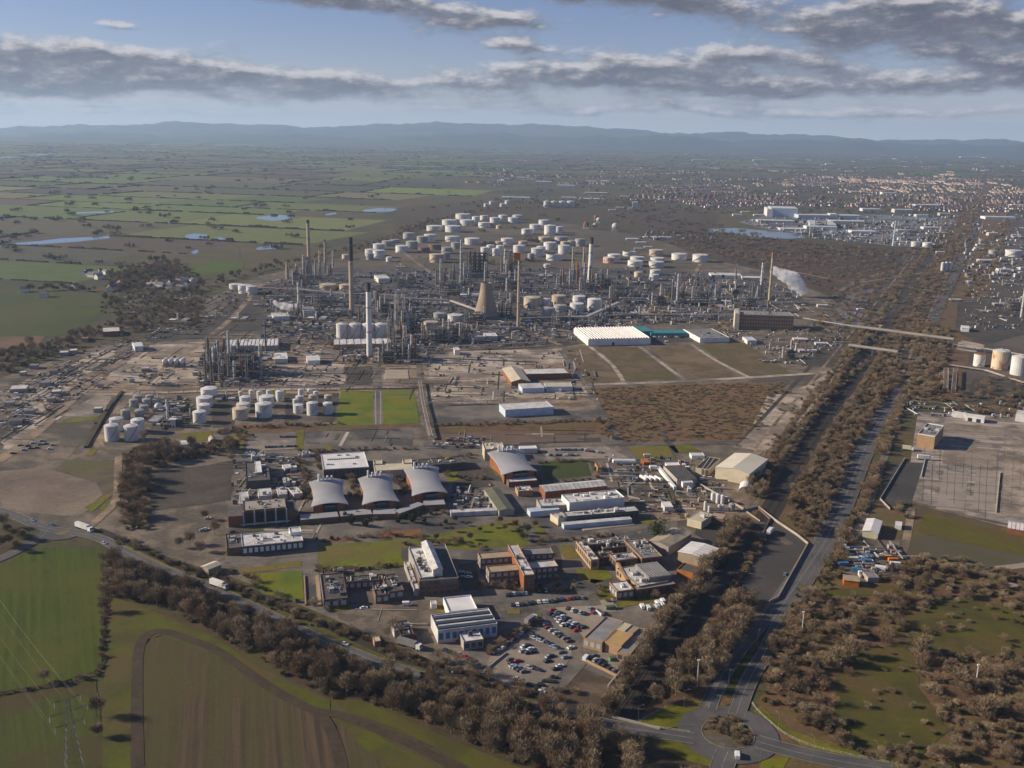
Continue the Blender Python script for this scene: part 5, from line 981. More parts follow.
rack("pipe_rack", [(953, 348), (985, 353), (1040, 362)], 5, 5, "pipe rack running from the long pipe bridge to the right edge tanks", "pipe rack", 6)
rack("pipe_rack", [(945, 366), (985, 372), (1024, 385)], 2, 6, "low pipe track passing in front of the rusty tank", "pipe rack", 7)
rack("pipe_rack", [(946, 372), (945, 392)], 4, 5, "pipe rack stub going down from the low pipe track", "pipe rack", 5); rack("pipe_rack", [(955, 372), (953, 394)], 4, 4, "right hand pipe rack stub below the low pipe track", "pipe rack", 4)
rack("covered_conveyor", [(556, 324), (586, 324), (618, 309)], 8, 5, "grey covered conveyor gallery with a bend in front of the white tanks", "conveyor", 3, 14, W_steelw, True)
rack("covered_conveyor", [(400, 304), (450, 306), (480, 317)], 7, 3, "thin pale overhead gallery leading to the cooling tower", "conveyor", 3, 16, W_conc, True)
rack("pipe_rack", [(256, 292), (300, 294), (345, 298), (400, 300)], 7, 4, "long raised pipe rack left of the buff chimney", "pipe rack", 5)
rack("pipe_rack", [(398, 345), (396, 300)], 9, 6, "high pipe rack running away behind the white chimney", "pipe rack", 6); rack("pipe_rack", [(405, 345), (403, 300)], 9, 5, "second high pipe rack running away behind the white chimney", "pipe rack", 5)
rack("pipe_rack", [(400, 352), (470, 350), (545, 346)], 5, 5, "pipe rack along the road in front of the cooling tower", "pipe rack", 6); rack("pipe_rack", [(420, 384), (423, 406), (500, 404)], 3, 3, "pale low pipe rack turning round the bare ground by the right lawn", "pipe rack", 4)
rack("pipe_rack", [(340, 389.5), (415, 388)], 3, 4, "low pipe rack along the top of the two lawns", "pipe rack", 6); rack("pipe_rack", [(423, 406), (431, 440)], 3, 3, "pipe rack right of the lawns running down to the halls", "pipe rack", 4)
rack("pipe_rack", [(205, 358), (255, 357)], 12, 8, "high flat pipe rack above the dark furnace block", "pipe rack", 9, 8, W_steel); rack("pipe_rack", [(140, 394), (240, 391), (330, 390)], 3, 4, "long low pipe rack behind the white tanks by the lawns", "pipe rack", 5)
rack("pipe_rack", [(520, 322), (640, 318), (745, 318)], 5, 5, "long pipe rack behind the white ridged warehouse", "pipe rack", 6); rack("pipe_rack", [(618, 309), (640, 290), (655, 284)], 6, 4, "pipe rack climbing from the conveyor towards the far tanks", "pipe rack", 5)
# jumble of small plant, pipe stubs, plinths and stores: nobody could count it
CP = [(.42, .40, .37), (.28, .26, .24), (.16, .145, .13), (.07, .065, .062), (.22, .13, .085), (.60, .58, .55), (.12, .16, .22), (.34, .27, .2), (.11, .095, .085)]
def jumble(name, regions, maxh, sx, pal=CP, pipes_=.3):
    qs, cs = [], []
    for poly, n in regions:
        xs = [p[0] for p in poly]; ys = [p[1] for p in poly]; k = 0
        while k < n:
            px, py = random.uniform(min(xs), max(xs)), random.uniform(min(ys), max(ys))
            if not inside(px, py, poly): continue
            k += 1; c = P(px, py); h = maxh * random.uniform(.1, 1) ** 2 + .4; lx, ly = random.uniform(.8, sx), random.uniform(.8, sx); col = random.choice(pal); z0 = 0
            if random.random() < pipes_: lx, ly, h = (random.uniform(8, 30), .7, random.uniform(.6, 3)) if random.random() < .6 else (.7, random.uniform(8, 30), random.uniform(.6, 3)); z0 = h - .6
            a = random.gauss(0, .05) - .03; ca, sa = math.cos(a), math.sin(a); p = [(c.x + x * ca - y * sa, c.y + x * sa + y * ca) for x, y in ((-lx / 2, -ly / 2), (lx / 2, -ly / 2), (lx / 2, ly / 2), (-lx / 2, ly / 2))]
            for i in range(4): j = (i + 1) % 4; qs.append([(*p[i], z0), (*p[j], z0), (*p[j], h), (*p[i], h)]); cs.append(col)
            qs.append([(*q, h) for q in p]); cs.append(col)
    return colour_mesh(name, qs, cs, M_farf2, 'stuff')
def ground_lines(name, regions):
    """low kerbs, drains, pipe trenches and old foundation edges, along the works' own grid"""
    qs, cs = [], []
    for poly, n in regions:
        xs = [p[0] for p in poly]; ys = [p[1] for p in poly]; k = 0
        while k < n:
            px, py = random.uniform(min(xs), max(xs)), random.uniform(min(ys), max(ys))
            if not inside(px, py, poly): continue
            k += 1; c = P(px, py); L = random.uniform(6, 45) if random.random() < .75 else random.uniform(40, 110); w_ = random.choice((.3, .5, .8, 1.6, 3.0)); lx, ly = (L, w_) if random.random() < .5 else (w_, L); col = random.choice(((.42, .36, .29), (.30, .255, .21), (.06, .052, .046), (.045, .04, .036), (.085, .072, .06), (.20, .165, .13), (.07, .07, .03))); h = .36 if w_ > 1 else random.uniform(.36, .7)
            p = [(c.x + x, c.y + y) for x, y in ((-lx / 2, -ly / 2), (lx / 2, -ly / 2), (lx / 2, ly / 2), (-lx / 2, ly / 2))]
            if not all(inside(*proj(*q), poly) for q in p): continue
            h += .0011 * (k % 90)
            for i in range(4): j = (i + 1) % 4; qs.append([(*p[i], 0), (*p[j], 0), (*p[j], h), (*p[i], h)]); cs.append(col)
            qs.append([(*q, h) for q in p]); cs.append(col)
    return colour_mesh(name, qs, cs, M_farf, 'stuff')
ground_lines("kerbs_and_trenches", [([(60, 400), (130, 345), (205, 335), (345, 338), (440, 345), (590, 350), (600, 400), (430, 404), (330, 390), (150, 394)], 260), ([(0, 400), (60, 365), (112, 345), (150, 342), (110, 372), (60, 420), (0, 470)], 160), ([(225, 452), (330, 452), (330, 545), (225, 560)], 70), ([(300, 428), (410, 426), (414, 446), (303, 449)], 30), ([(430, 432), (600, 424), (606, 446), (436, 448)], 40), ([(590, 462), (720, 472), (745, 510), (650, 530), (600, 505)], 80), ([(640, 282), (800, 290), (850, 310), (840, 330), (640, 322)], 170), ([(262, 282), (640, 270), (640, 330), (262, 340)], 300), ([(330, 262), (470, 228), (640, 238), (712, 258), (640, 284), (400, 288)], 120), ([(200, 290), (262, 285), (262, 340), (140, 345)], 80), ([(330, 604), (432, 602), (440, 640), (400, 640)], 20)])
jumble("plant_equipment", [([(262, 282), (400, 270), (640, 268), (745, 276), (800, 294), (800, 318), (740, 322), (560, 330), (400, 330), (262, 312)], 2800), ([(400, 335), (560, 325), (640, 322), (560, 345), (400, 352)], 350), ([(262, 318), (330, 318), (345, 346), (260, 346)], 200), ([(200, 345), (262, 345), (262, 388), (200, 388)], 260), ([(340, 345), (440, 345), (440, 364), (340, 364)], 220), ([(160, 400), (190, 400), (182, 428), (158, 428)], 110)], 7, 5)
jumble("yard_jumble", [([(0, 392), (60, 362), (112, 340), (150, 338), (110, 372), (60, 410), (0, 440)], 330), ([(110, 300), (205, 290), (235, 300), (200, 335), (120, 345)], 150), ([(105, 360), (205, 356), (205, 386), (100, 388)], 90), ([(260, 350), (340, 346), (345, 388), (265, 388)], 150), ([(425, 354), (590, 350), (600, 400), (430, 402)], 210), ([(700, 322), (800, 330), (842, 340), (790, 366), (740, 342)], 160)], 2.6, 3.6, pipes_=.12)
jumble("depot_clutter", [([(600, 455), (690, 460), (730, 480), (690, 520), (640, 520)], 170), ([(232, 452), (300, 455), (300, 500), (232, 505)], 130), ([(850, 550), (900, 545), (905, 575), (860, 582)], 110), ([(905, 400), (1024, 405), (1024, 420), (905, 415)], 90), ([(430, 440), (485, 438), (485, 448), (435, 450)], 60), ([(450, 490), (490, 485), (500, 505), (455, 510)], 70), ([(840, 330), (850, 345), (800, 365), (790, 345)], 60), ([(960, 285), (1024, 285), (1024, 330), (970, 330)], 160)], 3, 3.5, pipes_=.12)
jumble("far_works_clutter", [([(740, 222), (800, 216), (960, 216), (950, 245), (900, 246), (820, 240)], 700), ([(960, 215), (1024, 215), (1024, 285), (965, 285)], 300), ([(500, 178), (640, 180), (640, 205), (500, 202)], 160), ([(640, 232), (715, 232), (715, 240), (640, 240)], 60)], 7, 11, [(.30, .30, .31), (.22, .22, .23), (.13, .13, .14), (.40, .395, .39), (.09, .085, .085), (.2, .16, .13), (.5, .49, .48), (.16, .155, .15)], pipes_=.1)
# steam
def steam(px, py, parts, label):
    k = 1 / ppm(px, py); c = P(px, py); vs, fs = [], []
    import bmesh
    bm = bmesh.new()
    for (dx, dz, r) in parts:
        m = Matrix.Translation((dx * k * 1.15, random.uniform(-2, 2) * k, dz * k * 1.15)) @ Matrix.Diagonal((r * k * 1.3, r * k * 1.3, r * k * 1.15, 1)); bmesh.ops.create_icosphere(bm, subdivisions=3, radius=1, matrix=m)
    me = bpy.data.meshes.new("steam_plume"); bm.to_mesh(me); bm.free(); o = link("steam_plume", me, None, (c.x, c.y, 0)); md = o.modifiers.new("union", 'REMESH'); md.mode = 'VOXEL'; md.voxel_size = 1.6 * k
    tx = bpy.data.textures.new("billow", 'CLOUDS'); tx.noise_scale = 5 * k; ds = o.modifiers.new("billow", 'DISPLACE'); ds.texture = tx; ds.strength = 3.0 * k; ds.texture_coords = 'LOCAL'
    m = bpy.data.materials.new("m_steam"); m.use_nodes = True; t = NT(m.node_tree); t.n.clear(); pv = t.node('ShaderNodeVolumePrincipled'); pv.inputs['Color'].default_value = rgb(1, 1, 1); pv.inputs['Anisotropy'].default_value = 0.0
    ge = t.node('ShaderNodeNewGeometry'); t.put(pv.inputs['Density'], t.m('MULTIPLY', t.step(t.noise(ge.outputs['Position'], .22 / k, 4, .65), .36, .64), .24 / k))
    ou = t.node('ShaderNodeOutputMaterial'); t.l.new(pv.outputs[0], ou.inputs['Volume']); me.materials.append(m); return tag(o, label, "steam", None, 'stuff')
steam(801, 297, [(0, 3, 3), (-2, 8, 5), (-5, 12, 6), (-9, 16, 6.5), (-14, 18, 6), (-19, 20, 5), (-25, 22, 4), (2, 6, 3), (-8, 10, 4)], "white steam drifting left from the unit right of the orange chimney")
steam(290, 312, [(0, 4, 4), (5, 4, 4), (-5, 5, 4), (-9, 6, 3), (9, 4, 3), (-13, 8, 2.5)], "low white steam around the slim white stack")
# ================================================================== BUILDINGS
def rect(pts_px, z):
    """four roof corners in the picture (back-left, back-right, front-right, front-left) -> a true rectangle standing there"""
    q = [P(x, y, z) for x, y in pts_px]; c = (q[0] + q[1] + q[2] + q[3]) / 4; a = ((q[1] - q[0]) + (q[2] - q[3])) / 2; b = ((q[0] - q[3]) + (q[1] - q[2])) / 2
    ta = math.atan2(a.y, a.x); tb = math.atan2(b.y, b.x) - math.pi / 2; d = (tb - ta + math.pi) % (2 * math.pi) - math.pi; la, lb = a.length, b.length
    ang = ta + d * lb / (la + lb); return c.x, c.y, la * math.cos(d * lb / (la + lb)), lb * math.cos(d * la / (la + lb)), ang
def wall_windows(b, lx, ly, h, floors, glass, frame_m, sides="FLRB", bay=3.2, z0=0.0):
    """window panes set 6 cm proud in pale frames, one to each bay"""
    fh = (h - z0) / floors
    for f in range(floors):
        za = z0 + fh * (f + .32); zb = z0 + fh * (f + .82)
        for s in sides:
            L = lx if s in "FB" else ly; n = max(1, int(L / bay))
            for i in range(n):
                u = -L / 2 + L * (i + .5) / n; w_ = L / n * .62
                if s == "F": b.box(u, -ly / 2 - .03, za, zb, w_, .1, glass)
                elif s == "B": b.box(u, ly / 2 + .03, za, zb, w_, .1, glass)
                elif s == "L": b.box(-lx / 2 - .03, u, za, zb, .1, w_, glass)
                else: b.box(lx / 2 + .03, u, za, zb, .1, w_, glass)
def building(name, label, cat, roof_px, h, wall, roof, kind="flat", floors=0, glass=None, sides="FLR", plant=0, group=None, parapet=.5, ridge='x', rise=1.8, ribs=0, base_z=0.0, trim=None, plantm=None, t=None, wn="wall", rn="roof"):
    cx, cy, lx, ly, ang = rect(roof_px, h)
    if t is None: t = thing(name, (cx, cy, base_z), label, cat, group, ang); org = True
    else:
        v_ = Vector((cx, cy, 0)) - t.location; a = t.rotation_euler.z; dx, dy = v_.x * math.cos(a) + v_.y * math.sin(a), -v_.x * math.sin(a) + v_.y * math.cos(a); org = False
    off = (0, 0) if org else (dx, dy); ra = 0.0 if org else ang - t.rotation_euler.z
    on = {}
    def put(b, nm, kd=None):
        up_ = on.get("w") if nm == "window_row" else (on.get("r") if nm in ("parapet", "roof_unit", "roof_pipework") else None)
        if up_ is not None: o = b.build(nm, up_)
        else: o = b.build(nm, t, (off[0], off[1], 0)); o.rotation_euler = (0, 0, ra)
        if nm == wn: on["w"] = o
        if nm == rn: on["r"] = o
        if kd: o["kind"] = kd
        return o
    hx, hy = lx / 2, ly / 2; b = MB()
    if kind == "gable":
        zr = h + rise
        if ridge == 'x':
            b.prism([(-hx, -hy), (hx, -hy), (hx, hy), (-hx, hy)], 0, h, wall); b.add([(-hx, -hy, h), (-hx, hy, h), (-hx, 0, zr)], [(0, 2, 1)], wall); b.add([(hx, -hy, h), (hx, hy, h), (hx, 0, zr)], [(0, 1, 2)], wall)
        else:
            b.prism([(-hx, -hy), (hx, -hy), (hx, hy), (-hx, hy)], 0, h, wall); b.add([(-hx, -hy, h), (hx, -hy, h), (0, -hy, zr)], [(0, 1, 2)], wall); b.add([(-hx, hy, h), (hx, hy, h), (0, hy, zr)], [(0, 2, 1)], wall)
        put(b, wn); r = MB(); e = .35; th_ = .22
        for s in (-1, 1):
            n = max(1, ribs)
            for i in range(n):                                  # sheets of roofing, each proud of its joint
                u0, u1 = -1 + 2 * i / n, -1 + 2 * (i + (.86 if ribs else 1)) / n
                if ridge == 'x': q = [(u0 * (hx + e), s * (hy + e), h - .05), (u1 * (hx + e), s * (hy + e), h - .05), (u1 * (hx + e), 0, zr + .05), (u0 * (hx + e), 0, zr + .05)]
                else: q = [(s * (hx + e), u0 * (hy + e), h - .05), (s * (hx + e), u1 * (hy + e), h - .05), (0, u1 * (hy + e), zr + .05), (0, u0 * (hy + e), zr + .05)]
                vs = [(x, y, z + .03) for x, y, z in q] + [(x, y, z + th_) for x, y, z in q]; r.add(vs, [(0, 1, 2, 3), (4, 5, 6, 7), (0, 1, 5, 4), (1, 2, 6, 5), (2, 3, 7, 6), (3, 0, 4, 7)], roof)
            if ribs:
                if ridge == 'x': q = [(-hx - e, s * (hy + e), h - .05), (hx + e, s * (hy + e), h - .05), (hx + e, 0, zr + .05), (-hx - e, 0, zr + .05)]
                else: q = [(s * (hx + e), -hy - e, h - .05), (s * (hx + e), hy + e, h - .05), (0, hy + e, zr + .05), (0, -hy - e, zr + .05)]
                r.add([(x, y, z + .12) for x, y, z in q], [(0, 1, 2, 3)], trim or W_grey)
        put(r, rn)
    elif kind == "arch":
        b.prism([(-hx, -hy), (hx, -hy), (hx, hy), (-hx, hy)], 0, .5, wall); n = 10; pr = [(hx * math.cos(math.pi * i / n), .5 + h * math.sin(math.pi * i / n)) for i in range(n + 1)]
        for y in (-hy + .05, hy - .05): b.add([(x, y, z) for x, z in pr], [tuple(range(n + 1))], wall)
        put(b, wn); r = MB()
        for i in range(n): r.add([(pr[i][0], -hy, pr[i][1]), (pr[i + 1][0], -hy, pr[i + 1][1]), (pr[i + 1][0], hy, pr[i + 1][1]), (pr[i][0], hy, pr[i][1])], [(0, 1, 2, 3)], roof)
        put(r, rn)
    else:
        b.prism([(-hx, -hy), (hx, -hy), (hx, hy), (-hx, hy)], 0, h - .1, wall); put(b, wn); r = MB(); r.prism([(-hx + .3, -hy + .3), (hx - .3, -hy + .3), (hx - .3, hy - .3), (-hx + .3, hy - .3)], h - .1, h + .02, roof); n = ribs
        if n:
            for i in range(n): u = -hx + lx * (i + .5) / n; r.box(u, 0, h + .02, h + .45, lx / n * .55, ly - .8, roof)
        put(r, rn)
        if parapet:
            q = MB(); w_ = .3; tm = trim or wall
            for s in (-1, 1): q.box(0, s * (hy - w_ / 2), h - .1, h + parapet, lx, w_, tm); q.box(s * (hx - w_ / 2), 0, h - .1, h + parapet, w_, ly - 2 * w_, tm)
            put(q, "parapet")
    if kind == "saw":
        pass
    if floors: q = MB(); wall_windows(q, lx, ly, h, floors, glass or W_glass, None, sides); put(q, "window_row", "stuff")
    rr = random.Random(int(lx * 100) + plant)
    if plant:
        for i in range(min(plant, 6)): q = MB(); x, y = rr.uniform(-.36, .36) * lx, rr.uniform(-.34, .34) * ly; q.box(x, y, h, h + rr.uniform(.8, 2.2), rr.uniform(1.2, 3.2), rr.uniform(1.2, 3), plantm or rr.choice((W_pale, W_steelw, W_grey, W_dgrey))); put(q, "roof_unit")
        q = MB()
        for i in range(plant * 2): x, y = rr.uniform(-.42, .42) * lx, rr.uniform(-.42, .42) * ly; q.lathe([(.35, h), (.35, h + rr.uniform(.6, 1.8))], rr.choice((W_pale, W_steel, W_dgrey)), 6, x, y)
        for i in range(plant): x, y = rr.uniform(-.35, .35) * lx, rr.uniform(-.35, .35) * ly; q.box(x, y, h + .3, h + .7, *((rr.uniform(3, 7), .5) if i % 2 else (.5, rr.uniform(3, 6))), W_steelw)
        put(q, "roof_pipework", "stuff")
    return t
B = building
# big office with the plant ridge
t = B("office_block", "tall brown office block with a white plant ridge along its roof", "office building", [(408.5, 548), (446.5, 544), (457, 579), (420, 581)], 9, W_brickd, W_dgrey, floors=3, sides="FLR", parapet=.7, trim=W_conc)
B("", "", "", [(409.5, 549), (422.5, 547), (433, 577), (419.5, 579)], 9.7, W_conc, W_pale, t=t, plant=6, wn="upper_wall", rn="west_roof", plantm=W_dgrey)
B("", "", "", [(423, 543), (431.5, 541.5), (441.5, 569), (432, 571)], 13, W_pale, W_pale, kind="gable", ridge='y', t=t, wn="plant_room_wall", rn="plant_room_roof", rise=1.2)
B("", "", "", [(404.5, 562), (409, 561.5), (419, 589), (413.5, 590)], 4, W_conc, W_pale, t=t, plant=2, wn="annexe_wall", rn="annexe_roof")
# brick cross-shaped office
t = B("brick_office", "brick cross-shaped office with four flat-roofed wings", "office building", [(510, 546), (518.5, 544), (533, 574.5), (522.5, 576.5)], 10.5, W_brick, W_pale, floors=3, sides="F", plant=2, trim=W_sand)
for i, (q, s) in enumerate(((((478, 554), (512, 550.5), (514, 557), (480.5, 559.5)), "FL"), (((487, 567), (519, 563.5), (521, 570), (488.5, 573.5)), "FL"), (((521, 549), (551, 547.5), (552.5, 553.5), (524, 555.5)), "FR"), (((528, 563), (554.5, 560), (557.5, 566.5), (531, 569)), "FR"))):
    B("", "", "", q, 7.6, W_brickd, (W_tan, W_tan, W_grey, W_pale)[i], floors=2, sides=s, t=t, wn="wing_wall", rn="wing_roof", trim=W_sand, glass=W_wbar)
# white roof annexe and the sawtooth workshop
t = B("workshop", "workshop with three long dark rooflights and a blue glazed front", "workshop", [(431.5, 615), (487, 609), (499, 624), (437, 631.5)], 7, W_pale, W_pale, floors=1, sides="F", glass=W_blue)
for i in range(3):
    y = [(432.5 + i * 1.9, 616 + i * 5.0), (488 + i * 4, 610.2 + i * 4.6), (491 + i * 4, 612.8 + i * 4.6), (433.5 + i * 1.9, 619 + i * 5.0)]; B("", "", "", y, 7.5, W_black, W_glass, t=t, parapet=0, wn="rooflight_kerb", rn="rooflight")
B("", "", "", [(458, 629.5), (477, 627), (482.5, 639), (463, 643.5)], 4.6, W_conc, W_pale, t=t, floors=1, sides="F", plant=1, wn="porch_wall", rn="porch_roof")
B("annexe", "low annexe with a bright white roof behind the rooflight workshop", "annexe", [(443, 598), (471, 596), (477, 609), (449, 613)], 5, W_white, W_white, parapet=.6)
B("small_hut", "small cube hut on the grass left of the white roofed annexe", "hut", [(430.5, 601), (436, 600.5), (437, 604), (431, 604.5)], 3, W_white, W_pale, parapet=.2)
t = B("low_building", "dark roofed low building with a white west end near the grey trailer", "building", [(396.5, 622.5), (408, 620), (413, 634), (400, 637)], 4.2, W_brickd, W_dgrey, plant=2); B("", "", "", [(391, 623), (397, 622), (400, 630), (394, 631.5)], 4, W_pale, W_pale, t=t, wn="end_wall", rn="end_roof")
B("brick_hut", "little tan hut half hidden by tan trees below the forecourt", "hut", [(373, 637), (379, 636), (381, 641), (374, 642)], 3, W_sand, W_cream, parapet=.2)
# derelict dark complex
t = B("courtyard_building", "dark weathered courtyard building left of the tall office block", "building", [(321, 575), (343, 573), (347.5, 598), (322.5, 601)], 5, W_brickd, W_dgrey, plant=6, floors=1, sides="FL", glass=W_wbar)
for q, nm in ((((342, 577), (386, 574.5), (387, 579.5), (343, 583)), "link"), (((382, 576), (397, 573.5), (402.5, 590), (388, 593)), "east"), (((373, 586), (386, 584.5), (389, 594.5), (375, 596.5)), "south"), (((322, 571), (354, 568.5), (354.5, 572.5), (322, 575)), "north")):
    B("", "", "", q, 4.8, W_brickd, W_dgrey, t=t, plant=3, floors=1, sides="F", glass=W_wbar, wn=nm + "_wall", rn=nm + "_roof")
t = B("ramp_wall", "long pale pinkish wall along the lane by the square lawn", "wall", [(315.5, 575), (319.5, 574.7), (322, 604), (317.5, 604.5)], 1.4, W_sand, W_tan, parapet=0); B("side_wall", "thin pale kerb wall on the left of the lane by the square lawn", "wall", [(303.5, 575), (305, 575), (307, 604), (305, 604)], 1.1, W_sand, W_tan, parapet=0)
# long white building, the steel framed hall and the small roofs behind
t = B("long_building", "long white roofed building with a row of bright windows on its front", "building", [(240, 535.5), (301, 529), (302.5, 541.5), (243, 546.5)], 6, W_dgrey, W_pale, floors=1, sides="F", glass=W_white, plant=5, trim=W_pale); B("", "", "", [(225, 534.5), (241, 533), (243, 547.5), (227, 549)], 4.5, W_brickd, W_dgrey, t=t, plant=3, wn="west_wall", rn="west_roof"); B("", "", "", [(289, 528.5), (300.5, 527), (301, 532), (290, 533.5)], 8, W_white, W_pale, t=t, wn="stair_head_wall", rn="stair_head_roof")
t = B("test_bay_building", "building with four dark open bays between pale blue steel posts", "building", [(243, 501.5), (284, 498), (287, 508), (243, 511)], 10, W_brickd, W_conc, plant=3); cx, cy, lx, ly, an = rect([(243, 501.5), (284, 498), (287, 508), (243, 511)], 10)
for i in range(4):
    b = MB(); u = -lx / 2 + lx * (i + .5) / 4; b.box(u, -ly / 2 - .05, 1.6, 8.6, lx / 4 * .68, .3, W_black); b.build("bay_shade_panel", t)  # solid black panels on the wall: the bays' inner shade as colour
for i in range(5):
    b = MB(); u = -lx / 2 + lx * i / 4; b.box(u, -ly / 2 - 1.2, 0, 10.2, .7, .7, W_pblue); b.box(u, -ly / 2 - .55, 9.3, 9.9, .5, 1.2, W_pblue); b.build("steel_post", t)
b = MB(); b.box(0, -ly / 2 - 1.2, 1.0, 1.7, lx + 4, 1.6, W_pale); b.build("walkway", t); b = MB(); b.box(-lx / 2 - 5, -1, 0, 7.5, 9, ly, W_brick, top=W_dgrey); b.build("brick_end", t); b = MB(); b.box(lx / 2 + 3.5, 0, 0, 8, 6, ly * .9, W_brickd, top=W_dgrey); b.build("east_end", t)
for q, lab, h in (([(239, 492), (248, 491.5), (249.5, 503), (240, 504)], "small white roofed store at the left end of the test bays", 4), ([(258, 489), (271, 488), (272, 495), (258.5, 496.5)], "white roofed store behind the four open bays", 4), ([(283, 478), (289, 477.5), (289.5, 482), (283.5, 483)], "small white cabin by the dark gap of the hall yard", 3), ([(291, 489), (298, 485), (299.5, 493), (292, 495)], "slanting white roofed store left of the first fan-roofed hall", 4), ([(277, 488), (286, 487), (287, 494), (278, 495)], "grey white roofed store between two white stores", 4), ([(251, 453), (257, 452.5), (257.5, 456), (251.5, 456.5)], "left white tank house by the hedge above the dark sheds", 4), ([(259, 452.5), (265, 452), (265.5, 455.5), (259.5, 456)], "right white tank house by the hedge above the dark sheds", 4), ([(283, 465), (295, 463), (296, 467), (284, 469)], "pale cabin in the dark parking court behind the test bays", 3), ([(302, 452), (310, 451.5), (310.5, 454), (302.5, 454.5)], "tiny pale kiosk by the road behind the white roof", 2.5)):
    B("store_shed", lab, "shed", q, h, W_pale, W_pale, plant=1, parapet=.2)
t = B("dark_shed", "dark flat shed with one white roof panel in the left yard", "shed", [(245, 463), (268, 461.5), (270, 480), (246, 482)], 6, W_dgrey, W_dgrey, plant=5); B("", "", "", [(255, 461.5), (261, 461), (261.5, 472), (255.5, 473)], 7.5, W_pale, W_white, t=t, wn="raised_wall", rn="raised_roof", parapet=.2)
# big white roof and the cream U
t = B("white_roof_building", "wide building with a bright white roof and a dashed line of dark skylights", "building", [(321, 454.5), (364.5, 452), (368.5, 467), (323.5, 470)], 7, W_dgrey, W_white, parapet=.4, trim=W_white, floors=1, sides="F"); cx, cy, lx, ly, an = rect([(321, 454.5), (364.5, 452), (368.5, 467), (323.5, 470)], 7)
for i in range(14): b = MB(); b.box(-lx * .36 + i * lx * .052, ly * .12, 7.02, 7.4, lx * .03, 2.2, W_dgrey); b.build("skylight", t)
for x_, y_ in ((-.38, -.2), (-.3, -.22), (.2, -.25), (.1, .35), (-.1, .36), (.3, .2)): b = MB(); b.box(lx * x_, ly * y_, 7.02, 7.6, 2.4, 1.6, W_grey); b.build("roof_vent", t)
t = B("cream_building", "cream building with two raised corner blocks behind the middle hall", "building", [(374, 464.5), (412, 462.5), (412.5, 469), (374.5, 471.5)], 7, W_cream, W_cream, parapet=.3); B("", "", "", [(373.5, 460.5), (382, 460), (382.3, 464), (374, 464.5)], 7.5, W_cream, W_cream, t=t, wn="corner_wall", rn="corner_roof"); B("", "", "", [(402.5, 459.5), (411.5, 459), (412, 463), (403, 463.5)], 7.5, W_cream, W_cream, t=t, wn="corner_wall", rn="corner_roof")
# the four fan-roofed halls
def hall(bl, br, fr, fl, zb, zf, label):
    q = [P(*bl, zb), P(*br, zb), P(*fr, zf), P(*fl, zf)]; c = (q[0] + q[1] + q[2] + q[3]) / 4; ang = math.atan2((q[1] - q[0]).y, (q[1] - q[0]).x); t = thing("fan_roofed_hall", (c.x, c.y, 0), label, "hall", "fan-roofed halls", ang); ca, sa = math.cos(-ang), math.sin(-ang)
    L = [Vector(((p - c).x * ca - (p - c).y * sa, (p - c).x * sa + (p - c).y * ca, 0)) for p in q]; n = 10
    def pt(s, k, z=None, ins=0.0):                       # s across -1..1, k from back 0 to front 1; waisted in plan, sagging in section
        a = L[0].lerp(L[3], k); b_ = L[1].lerp(L[2], k); m = (a + b_) / 2; hw = (b_ - a) / 2 * (1 - .17 * math.sin(math.pi * min(1, k * 1.05)) - ins); zz = zb + (zf - zb) * k - (zb - zf) * .30 * math.sin(math.pi * k) + 2.0 * (1 - s * s); p = m + hw * s
        return (p.x, p.y, zz if z is None else z)
    r = MB(); S = [-1 + i / 5 for i in range(11)]
    for i in range(n):
        for j in range(10):
            e = 0
            k0, k1 = i / n, (i + 1) / n; a = [pt(S[j] + e, k0), pt(S[j + 1] - e, k0), pt(S[j + 1] - e, k1), pt(S[j] + e, k1)]; r.add(a, [(3, 2, 1, 0)], W_roofgrey); r.add([(x, y, z - .45) for x, y, z in a], [(0, 1, 2, 3)], W_roofgrey)
    ro = r.build("swept_roof", t); ro.data.polygons.foreach_set("use_smooth", [True] * len(ro.data.polygons)); w_ = MB()
    for s in (-1, 1):
        for i in range(n):
            k0, k1 = i / n, (i + 1) / n; a, b_ = pt(s, k0, None, .13), pt(s, k1, None, .13); f = [(a[0], a[1], 0), (b_[0], b_[1], 0), (b_[0], b_[1], b_[2] - .4), (a[0], a[1], a[2] - .4)]; w_.add(f, [(0, 1, 2, 3) if s < 0 else (3, 2, 1, 0)], W_brick)
    for k in (.03, .97):
        a, b_ = pt(-1, k, None, .13), pt(1, k, None, .13); w_.add([(a[0], a[1], 0), (b_[0], b_[1], 0), (b_[0], b_[1], b_[2] - .4), (a[0], a[1], a[2] - .4)], [(0, 1, 2, 3)], W_brick)
    w_.build("brick_wall", t); fa = MB()
    for (ka, kb, sa_, sb_) in [(i / n, (i + 1) / n, s, s) for i in range(n) for s in (-1, 1)] + [(k, k, S[j], S[j + 1]) for j in range(10) for k in (0, 1)]:
        p, q_ = pt(sa_, ka), pt(sb_, kb); fa.add([p, q_, (q_[0], q_[1], q_[2] - .45), (p[0], p[1], p[2] - .45)], [(0, 1, 2, 3)], W_pale)
    fa.build("fascia", t)
    for i in range(4):
        b = MB(); p = pt(-.45 + .25 * i, .06); b.lathe([(.8, p[2] - 2), (.8, p[2] + 2.6 + (2 if i == 0 else 0)), (.5, p[2] + 3 + (2 if i == 0 else 0))], W_white, 8, p[0], p[1]); b.build("roof_vent", t)
    b = MB()
    for s in (-.6, .6): p = pt(s, .98); b.box(p[0], p[1] - .8, 0, p[2] - .6, 5, 1.5, W_brick)
    b.build("brick_porch", t); b = MB(); p0 = pt(-.5, .99); b.box(0, p0[1] - .25, 1, p0[2] - 1.4, abs(p0[0]) * 1.3, .2, W_glass); b.build("glazed_front", t)
